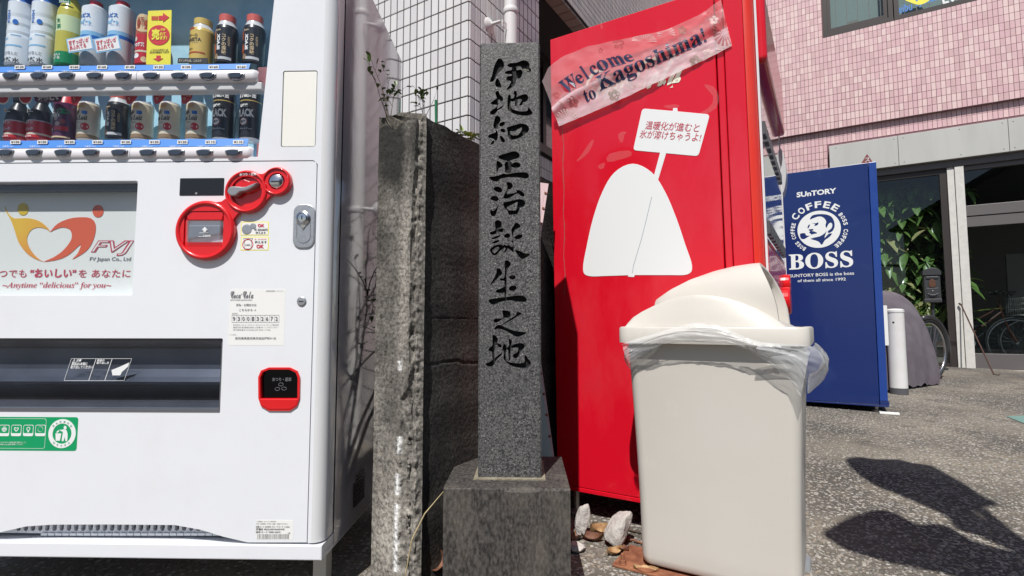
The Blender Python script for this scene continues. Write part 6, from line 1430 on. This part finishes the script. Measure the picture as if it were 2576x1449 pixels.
# ================================================================== PLANTS ON AND BEHIND THE WALL
def leafblade(mb, p, dirv, L, wd, droop=.2, n=4):
    d = Vector(dirv).normalized(); s_ = d.cross(Vector((0, 0, 1))); s_ = s_.normalized() if s_.length > .05 else Vector((1, 0, 0)); up = s_.cross(d).normalized(); vs = []
    for i in range(n + 1):
        t = i / n; c = p + d * L * t + Vector((0, 0, -droop * L * t * t)); w_ = wd * math.sin(math.pi * min(1, t * .93 + .05)) ** .8
        vs += [c - s_ * w_ + up * w_ * .35, c, c + s_ * w_ + up * w_ * .35]
    mb.add(vs, [(3 * i, 3 * i + 3, 3 * i + 4, 3 * i + 1) for i in range(n)] + [(3 * i + 1, 3 * i + 4, 3 * i + 5, 3 * i + 2) for i in range(n)])
def shrub(name, lab, base, stems, seed, leafp, Lf, cat='plant', r0=.004, sp=.25, m='leaf'):
    rr = random.Random(seed); t = thing(name, lab, cat, base); st_ = MB(); lf = MB()
    def grow(p, d, L, r, lvl):
        pts = [p]; q = p; n = 6
        for i in range(n):
            d = (d + Vector((rr.gauss(0, .13), rr.gauss(0, .13), rr.gauss(0, .06)))).normalized(); q = q + d * L / n; pts.append(q)
            if lvl < 2 and i > 1 and rr.random() < .55:
                a = Vector((rr.gauss(0, 1), rr.gauss(0, 1), rr.gauss(.5, .5))).normalized(); grow(q, (d * .7 + a * .7).normalized(), L * .45, r * .55, lvl + 1)
            if rr.random() < leafp and (i > 2 or lvl): a = Vector((rr.gauss(0, 1), rr.gauss(0, 1), rr.gauss(.2, .5))).normalized(); leafblade(lf, q, a + d * .5, Lf * rr.uniform(.6, 1.2), Lf * .24)
        st_.tube(pts, [r * (1 - .75 * i / n) for i in range(n + 1)], 5)
    for (dx, dy, L) in stems: grow(Vector(base), Vector((dx, dy, 1)).normalized(), L, r0, 0)
    st_.build('stem', 'bark', t); 
    if lf.v: lf.build('leaves', m, t)
    return t
tp = lambda s, b=0: CP + D1 * b + D2 * s + Vector((0, 0, WT + .0))
shrub('wall_weed', 'leggy dark stemmed weed growing from the left end of the wall top', tp(.03, .145), [(.05, .0, .16), (-.12, .02, .13), (.18, 0, .10), (-.28, .05, .12), (.02, .1, .09)], 11, .2, .024, r0=.0018)
shrub('wall_weed', 'small curly weed sprouting from the wall corner top', tp(.05, .03), [(.3, 0, .07), (-.1, 0, .06), (.6, .1, .09)], 12, .35, .016, r0=.0011)
for k, (s_, b, seed, lab) in enumerate(((.42, .06, 21, 'yellow green seedling on the sloping wall top left of the pillar'), (.30, .05, 22, 'thin trailing weed on the wall top near the green stake'), (.53, .05, 23, 'small yellow leafed weed right beside the pillar edge'))): shrub('wall_weed', lab, tp(s_, b), [(.3, 0, .05), (-.4, .1, .06), (.1, .2, .05)], seed, .75, .026, r0=.0012, m='leaf_yellow')
sg_ = at_y(1097, 300, 2.45); tag(MB().tube([Vector((sg_.x + .05, 2.45, .02)), Vector((sg_.x + .02, 2.45, .9)), Vector((sg_.x - .002, 2.45, at_y(1097, 252, 2.45).z))], [.0065, .0065, .0065], 10).build('garden_stake', 'stake_green'), 'thin green plastic garden stake standing behind the wall', 'garden stake')
shrub('shrub', 'sparse twiggy shrub standing in the gap between wall and white building', Vector((-.30, 1.95, 0)), [(.02, 0, 1.05), (-.10, .05, 1.15), (.12, .02, 1.0), (-.04, .12, .9), (.1, .12, .95), (-.14, -.05, .95)], 33, .4, .035, r0=.009, cat='shrub')
shrub('shrub', 'bare thin shrub behind the wall next to the green stake', Vector((.0, 2.45, 0)), [(.05, 0, .95), (-.1, .05, 1.0)], 34, .3, .03, r0=.006, cat='shrub')

# ================================================================== BY THE SHOP
g = ground(2262, 991); r_ = .068
bo = thing('bollard', 'white cylindrical post with dark foot band beside the blue machine', 'bollard', g)
hB = .755
mb = MB(); mb.lathe(g, [(r_, .055), (r_ * .99, .3), (r_ * .98, hB - .03)], 36); mb.build('post', 'pipe_white', bo, smooth=40)
mb = MB(); mb.lathe(g, [(r_ * 1.02, -.01), (r_ * 1.02, .053)], 36); mb.build('foot_band', 'dark_grey', bo, smooth=40)
mb = MB(); mb.lathe(g, [(r_ * 1.03, hB - .032), (r_ * 1.03, hB - .012), (r_ * .8, hB), (0, hB + .004)], 36); mb.build('cap', 'pipe_white', bo, smooth=40)
hp = BL.at(*(2224, 805)); mb = MB(); dv = (CO - g); dv.z = 0; dv.normalize(); dv = (dv + Vector((-.35, 0, 0))).normalized(); mb.lathe(g + dv * r_ * .965 + Vector((0, 0, .635)), [(.008, 0), (.008, .003), (0, .0031)], 14, ax=dv); mb.build('hole', 'ink', bo)
# covered two-wheeler
def arcwheel(parent, c, ax, Rw, names=('tyre', 'rim', 'spoke'), sp=28):
    ax = Vector(ax).normalized(); X = Vector((0, 0, 1)); Y = ax.cross(X).normalized()
    ring = lambda rad, r, n=44, k=8: MB().tube([c + (X * math.cos(2 * math.pi * i / n) + Y * math.sin(2 * math.pi * i / n)) * rad for i in range(n + 1)], r, k, False)
    wh = ring(Rw - .016, .017).build('wheel', 'tyre', parent, smooth=True)
    ring(Rw - .037, .009).build('rim', 'rim_metal', wh, smooth=True)
    mb = MB()
    for i in range(sp):
        q = 2 * math.pi * i / sp; q2 = q + (.5 if i % 2 else -.5); d = (i % 4 < 2) * .05 - .025
        mb.tube([c + ax * d + (X * math.cos(q2) + Y * math.sin(q2)) * .018, c + (X * math.cos(q) + Y * math.sin(q)) * (Rw - .04)], .0012, 4, False)
    mb.tube([c - ax * .045, c + ax * .045], .017, 10); mb.build('spokes', 'spoke', wh); return wh
cb = thing('covered_bicycle', 'bicycle under a grey purple cloth cover behind the white bollard', 'bicycle', ground(2300, 985))
wb0 = ground(2352, 974); Rw = .325; wc = Vector((wb0.x + .34, wb0.y + .46, wb0.z + Rw + .008)); axd = Vector((-.42, .9, 0)).normalized(); run = Vector((.9, .42, 0)).normalized()
def cw(u, v):   # cover: u along the bike, v around over the top
    L = 1.35; s_ = u * L; x = s_ - 1.32
    top = .90 - .10 * noise.noise(Vector((u * 2, 0, 0))) 
    prof_ = min(1, (1 - ((max(0, u - .45)) / .55) ** 3.4) ** .5 if u < 1 else 0)
    H = .13 + .80 * prof_; wdt = .30 - .08 * u
    q = math.pi * v; side_ = math.cos(q); hh = math.sin(q) ** .55
    w_ = wdt * (abs(side_) ** .6) * (1 if side_ > 0 else -1) * (1 - .35 * hh * hh)
    p = wc + Vector((0, 0, -Rw)) + run * (x - .235 - .10 * (1 - hh) * u ** 3) - axd * w_ + Vector((0, 0, .05 * (1 - hh) + H * hh))
    p += -axd * (.03 * noise.noise(Vector((u * 3 + v * 2, v * 3, 1))) + .007 * noise.noise(Vector((u * 9 + v * 8, v * 12, 6)))) + run * .015 * noise.noise(Vector((u * 5, v * 12, 9)))
    if hh < .12: p.z = wb0.z + .012 + .05 * abs(noise.noise(Vector((u * 9, side_, 3))))
    return p
mb = MB(); mb.grid(cw, 70, 60); 
n0 = 71; fr_ = [cw(1, j / 60) for j in range(61)]; mb.add(fr_ + [sum(fr_, Vector()) / 61], [(j, j + 1, 61) for j in range(60)]); mb.build('cover', 'cover_cloth', cb, smooth=True)
arcwheel(cb, wc, axd, Rw, sp=24)
mb = MB(); mb.tube([wc + (Vector((0, 0, 1)) * math.cos(q) + run * math.sin(q)) * (Rw + .022) for q in [R(-20 + 12 * i) for i in range(11)]], .026, 10); mb.build('mudguard', 'bike_frame', cb, smooth=True)
# bicycles inside the right-hand room
def bike(base, yaw, lab, mfr):
    t = thing('bicycle', lab, 'bicycle', base, group='bicycles behind the dark shop glass'); run_ = Vector((math.cos(yaw), math.sin(yaw), 0)); ax_ = Vector((-math.sin(yaw), math.cos(yaw), 0)); Rb = .33; c1 = base + Vector((0, 0, Rb)); c2 = c1 - run_ * 1.08
    arcwheel(t, c1, ax_, Rb); arcwheel(t, c2, ax_, Rb)
    P = lambda x, z: base + run_ * x + Vector((0, 0, z))
    mb = MB(); mb.tube([P(-.15, .82), P(-.13, .72), P(-.62, .30)], .016, 8); mb.tube([P(-.62, .30), P(-.74, .85)], .015, 8); mb.tube([P(-.62, .30), c2], .010, 8); mb.tube([P(-.70, .65), c2], .008, 8); mb.tube([P(-.14, .78), P(-.68, .45)], .013, 8); mb.build('frame', mfr, t)
    mb = MB(); mb.tube([P(-.15, .92), P(-.12, .70), P(-.06, .5), c1 + ax_ * .045], .011, 8); mb.tube([P(-.12, .70), P(-.06, .5), c1 - ax_ * .045], .011, 8); mb.build('fork', mfr, t)
    mb = MB(); mb.tube([P(-.30, .98) + ax_ * .27, P(-.14, 1.0) + ax_ * .12, P(-.15, .95), P(-.14, 1.0) - ax_ * .12, P(-.30, .98) - ax_ * .27], .010, 8); mb.build('handlebar', 'rim_metal', t)
    mb = MB()
    for i in range(9):
        f_ = -.14 + i * .035; mb.tube([P(.0, .68) + ax_ * f_, P(.02, .9) + ax_ * f_ * 1.2], .002, 4); mb.tube([P(.26, .70) + ax_ * f_, P(.30, .9) + ax_ * f_ * 1.2], .002, 4); mb.tube([P(.0, .68) + ax_ * f_, P(.26, .70) + ax_ * f_], .002, 4)
    for z in (.68, .76, .83, .9):
        k = 1 + (z - .68); L4 = [P(0, z) + ax_ * .15 * k, P(.28, z) + ax_ * .15 * k, P(.28, z) - ax_ * .15 * k, P(0, z) - ax_ * .15 * k]; mb.tube(L4 + [L4[0]], .003, 4)
    mb.build('basket', 'steel', t)
    mb = MB(); mb.tube([P(-.62, .30) + ax_ * .05, P(-.62, .30) - ax_ * .05], .06, 16); mb.build('crank', 'steel', t)
    mb = MB(); mb.lathe(P(-.76, .86), [(.0, -.02), (.07, -.01), (.09, .02), (.05, .04), (0, .045)], 14); mb.build('saddle', 'tyre', t)
bp = PK.w(2.83, BS + .012, -.50); bike(bp, math.atan2(-D1.y, -D1.x) + .25, 'dark bicycle with wire basket, nearer the glass in the right hand room', 'bike_red')
bp = PK.w(3.05, BS + .012, -.85); bike(bp, math.atan2(-D1.y, -D1.x) + .05, 'second dark bicycle standing further into the right hand room', 'bike_frame')
# rusty cane leaning on the post
q0 = PK.w(2.305, 0, .05); a_, h_ = PK.at(2380 + .2002 * 0 + 0, 768, .05); top_p = PK.w(PK.at(2418, 768, .05)[0], h_, .06); ft_ = ground(2500, 944)
cn = thing('cane', 'thin rusty walking stick leaning against the pale door post', 'cane', ft_); d_ = (top_p - ft_)
mb = MB(); mb.tube([ft_ + Vector((.0, 0, .012)), ft_ + d_ * .5 + Vector((0, 0, .0)), top_p], .0075, 8); mb.build('shaft', 'cane_rust', cn)
mb = MB(); mb.tube([ft_ + Vector((.0, 0, .012)), ft_ + Vector((.03, -.02, .006)), ft_ + Vector((.05, -.02, .012))], .008, 8); mb.tube([top_p, top_p - d_ * -.03 + Vector((-.02, 0, .0))], .012, 8); mb.build('tip', 'bark', cn)
# mailbox
mc = PK.w(0, 0, .35); zm = lambda x, y: (3400 * K + x * .267, 600 * K + y * .267)
MF = Fr(PK.o + PK.n * .45, PK.u, PK.n)
mx = thing('mailbox', 'black ornate iron letterbox on a stand in front of the indoor plant', 'letterbox', MF.w(1.75, BS, 0))
a0_, h0_ = MF.at(*zm(505, 1395)); a1_, _ = MF.at(*zm(660, 1395)); _, h1_ = MF.at(*zm(600, 1120)); _, hp_ = MF.at(*zm(590, 1082)); am = (a0_ + a1_) / 2
prof_ = [(a0_, h0_), (a1_, h0_), (a1_, h1_)] + [(am + (a1_ - am) * math.cos(R(t)), h1_ + (hp_ - h1_) * math.sin(R(t))) for t in range(15, 180, 15)] + [(a0_, h1_)]
mb = MB(); mb.prism(MF, prof_, -.13, 0, .004); mb.build('box', 'mailbox_iron', mx)
mb = MB(); mb.prism(MF, [(a0_ - .012, h1_ - .03), (a1_ + .012, h1_ - .03), (a1_ + .012, h1_ - .005)] + [(am + (a1_ + .012 - am) * math.cos(R(t)), h1_ + (hp_ + .012 - h1_) * math.sin(R(t))) for t in range(15, 180, 15)] + [(a0_ - .012, h1_ - .005)], -.14, .012, .004); mb.build('lid', 'mailbox_iron', mx); mb = MB(); mb.box(MF, a0_ - .006, a1_ + .006, h0_ - .008, h0_ + .035, -.135, .008, .003); mb.build('base_moulding', 'mailbox_iron', mx)
mb = MB(); hh_ = (h0_ + h1_) / 2; mb.box(MF, a0_ + .02, a1_ - .02, h0_ + .06, hh_ - .01, 0, .006, .003); mb.tube([MF.w(am - .05, h0_ + .10, .01), MF.w(am - .02, h0_ + .085, .022), MF.w(am + .02, h0_ + .085, .022), MF.w(am + .05, h0_ + .10, .01)], .005, 6); mb.build('door', 'mailbox_iron', mx); MB().box(MF, a0_ + .02, a1_ - .02, h1_ - .075, h1_ - .045, 0, .01, .004).build('letter_slot', 'mailbox_iron', mx)
mb = MB(); mb.prism(MF, smooth([(am, hh_ + .10), (am + .025, hh_ + .085), (am + .035, hh_ + .05), (am + .03, hh_ + .01), (am, hh_ - .002), (am - .03, hh_ + .01), (am - .035, hh_ + .05), (am - .025, hh_ + .085)], 2), 0, .008, .003); mb.build('crest', 'brass', mx)
mb = MB(); mb.lathe(MF.w(am, h0_ + .135, .006), [(.008, 0), (.006, .005), (0, .006)], 12, ax=MF.n); mb.build('lock', 'steel', mx)
mb = MB(); mb.tube([MF.w(am, h0_, -.07), MF.w(am, BS - .04, -.07)], .02, 10); p = MF.w(am, 0, -.07); mb.lathe((p.x, p.y, gy(p.y)), [(.12, -.01), (.12, .015), (.03, .03)], 20); mb.build('stand', 'mailbox_iron', mx)
# ---- indoor plants behind the left pane
pr_ = thing('potted_tree', 'tall money tree with clusters of long glossy leaves behind the shop glass', 'plant', PK.w(1.72, BS + .012, -.75))
rr = random.Random(8); bc = PK.w(1.72, BS + .012, -.75)
mb = MB(); mb.lathe(bc, [(.13, 0), (.17, .30), (.18, .32), (.16, .32), (.15, .30)], 24); mb.build('pot', 'dark_grey', pr_, smooth=40)
tr = MB()
for k in range(5):
    a = PK.u * rr.uniform(-.10, .10) + PK.n * rr.uniform(-.06, .06); tr.tube([bc + Vector((0, 0, .28)) + a * .3, bc + Vector((0, 0, .8)) + a, bc + Vector((0, 0, 1.5)) + a * 2.2, bc + Vector((0, 0, 2.15)) + a * 2.6], [.022, .018, .014, .008], 8)
gA, gB, gC = MB(), MB(), MB()
for k in range(270):
    z = rr.uniform(.62, 2.5); spread = .62 if z < 1.95 else .42
    c = bc + PK.u * rr.gauss(0, spread * .5) + PK.n * rr.uniform(-.15, .48) + Vector((0, 0, z))
    if abs((c - bc).dot(PK.u)) > .72: continue
    pd = (c - bc); pd.z = 0; tr.tube([bc + Vector((0, 0, z - .25)) + pd * .25, c], [.004, .0025], 5)
    az0 = rr.random() * 6.28; nl = rr.choice((5, 6, 7)); Lb = rr.uniform(.13, .22); til = (PK.n * .7 + Vector((0, 0, .55)) + Vector((rr.gauss(0, .25), rr.gauss(0, .25), 0))).normalized()
    x_ = til.orthogonal().normalized(); y_ = til.cross(x_)
    for i in range(nl):
        q = az0 + 2 * math.pi * i / nl; dv = x_ * math.cos(q) + y_ * math.sin(q) + til * rr.uniform(-.1, .25)
        g_ = gC if z > 1.95 else (gB if rr.random() < .24 else gA); leafblade(g_, c, dv, Lb * rr.uniform(.8, 1.25), Lb * .25, .45, 5)
tr.build('stems', 'bark', pr_); gA.build('leaves', 'pachira', pr_, smooth=True); gB.build('pale_leaves', 'pachira_pale', pr_, smooth=True); gC.build('top_leaves', 'pachira', pr_, smooth=True)
sp_ = thing('spider_plant', 'arching yellow green striped leaves of a low pot plant behind the mailbox', 'plant', PK.w(1.6, BS + .012, -.30))
mb = MB(); bc2 = PK.w(1.6, BS + .55, -.30)
for k in range(85):
    c = bc2 + PK.u * rr.uniform(-.55, .45) + PK.n * rr.uniform(-.05, .16); lean = Vector((rr.gauss(0, .35), rr.gauss(0, .2), 1)).normalized(); L = rr.uniform(.35, .62); wd = rr.uniform(.010, .018); n = 8; vs = []
    side_ = lean.cross(PK.n).normalized()
    for i in range(n + 1): t = i / n; p = c + lean * L * t + (PK.u * lean.dot(PK.u) * 1.3 + Vector((0, 0, -.45))) * L * t * t * .8; w_ = wd * (1 - t) ** .6 * min(1, .5 + t * 3); vs += [p - side_ * w_, p + side_ * w_]
    mb.add(vs, [(2 * i, 2 * i + 1, 2 * i + 3, 2 * i + 2) for i in range(n)])
mb.build('leaves', 'leaf_yellow', sp_)
mb = MB(); mb.box(PK, 1.02, 2.05, BS + .33, BS + .55, -.48, -.12, .01); mb.build('planter', 'dark_grey', sp_)
tag(MB().box(PK, 1.0, 2.08, BS + .012, BS + .325, -.5, -.1, .004).build('low_shelf', 'room_wall'), 'low brown shelf holding the planter inside the shop window', 'shelf')
tag(MB().box(PK, 1.96, 2.06, BS + .9, 2.3, -.9, -.86, .004).build('curtain_strip', 'blind'), 'pale narrow curtain at the right edge of the plant window', 'curtain')
# grate at the right edge
q = [ground(x, y) + Vector((0, 0, .005)) for x, y in ((2532, 1049), (2640, 1044), (2700, 1085), (2600, 1076))]
gt = MB(); gt.add(q + [p - Vector((0, 0, .02)) for p in q], [(3, 2, 1, 0), (0, 1, 5, 4), (1, 2, 6, 5), (2, 3, 7, 6), (3, 0, 4, 7)]); tag(gt.build('drain_cover', 'grate'), 'pale green drain cover set in the ground at the right edge', 'drain cover')

# ================================================================== UNSEEN PLANT ADDED OUTSIDE THE FRAME (leaves shaped to cast the ground shadow)
zf = lambda x, y: (1934.4 + x * .37695, 902.7 + y * .37695)
bl_ = thing('shadow_plant', 'unseen broad leaved plant added outside the frame to cast the ground shadow', 'plant', Vector((2.35, .75, 0)))
up2 = -ld
L1 = [(510, 670), (600, 655), (700, 668), (860, 672), (960, 695), (1080, 715), (1200, 775), (1330, 850), (1430, 920), (1530, 972), (1400, 992), (1370, 1010), (1450, 1080), (1560, 1150), (1720, 1215), (1800, 1330), (1640, 1290), (1400, 1180), (1250, 1140), (1180, 1050), (1050, 985), (940, 940), (850, 900), (720, 850), (640, 800), (560, 740)]
L2 = [(355, 1165), (420, 1120), (500, 1075), (600, 1035), (700, 1010), (770, 1012), (850, 1032), (930, 1075), (1000, 1110), (1060, 1098), (1180, 1115), (1300, 1180), (1400, 1230), (1560, 1270), (1800, 1330), (1960, 1560), (1500, 1500), (1200, 1440), (1000, 1400), (820, 1365), (640, 1315), (520, 1275), (430, 1225)]
def shade_leaf(P, hgt, nm):  # sheet cut to a shadow outline and lifted towards the sun
    G_ = [ground(*zf(*p)) for p in P]; out = []
    mb = MB(); pts2 = [(g_.x, g_.y) for g_ in G_]
    V = [Vector(p) for p in smooth(pts2, 3)]; n = len(V)
    ov, oe, of, *_ = delaunay_2d_cdt(V, [(i, (i + 1) % n) for i in range(n)], [], 0, 1e-6)
    of = [f for f in of if inside(sum((ov[i] for i in f), Vector((0, 0))) / 3, [tuple(v) for v in V])]
    vs = []
    for p in ov:
        z = hgt + .10 * noise.noise(Vector((p.x * 2, p.y * 2, hgt))); g_ = gy(p.y); vs.append(Vector((p.x, p.y, g_)) + up2 * ((z - g_) / up2.z))
    mb.add(vs + [v + Vector((0, 0, -.002)) for v in vs], [tuple(f) for f in of] + [tuple(i + len(vs) for i in reversed(f)) for f in of]); mb.build('leaf', 'leaf', bl_); return vs
v1_ = shade_leaf(L1, 2.45, 'leaf'); v2_ = shade_leaf(L2, 2.25, 'leaf')
a1p = max(v1_, key=lambda v: v.x); a2p = max(v2_, key=lambda v: v.x)
MB().tube([Vector((2.35, .75, 0)), Vector((2.36, .72, 1.2)), Vector((2.45, .75, 2.1)), a2p], [.07, .06, .045, .012], 10).build('stem', 'leaf', bl_)
MB().tube([a2p, (a2p + a1p) / 2, a1p], [.03, .02, .01], 8).build('petiole', 'leaf', bl_)
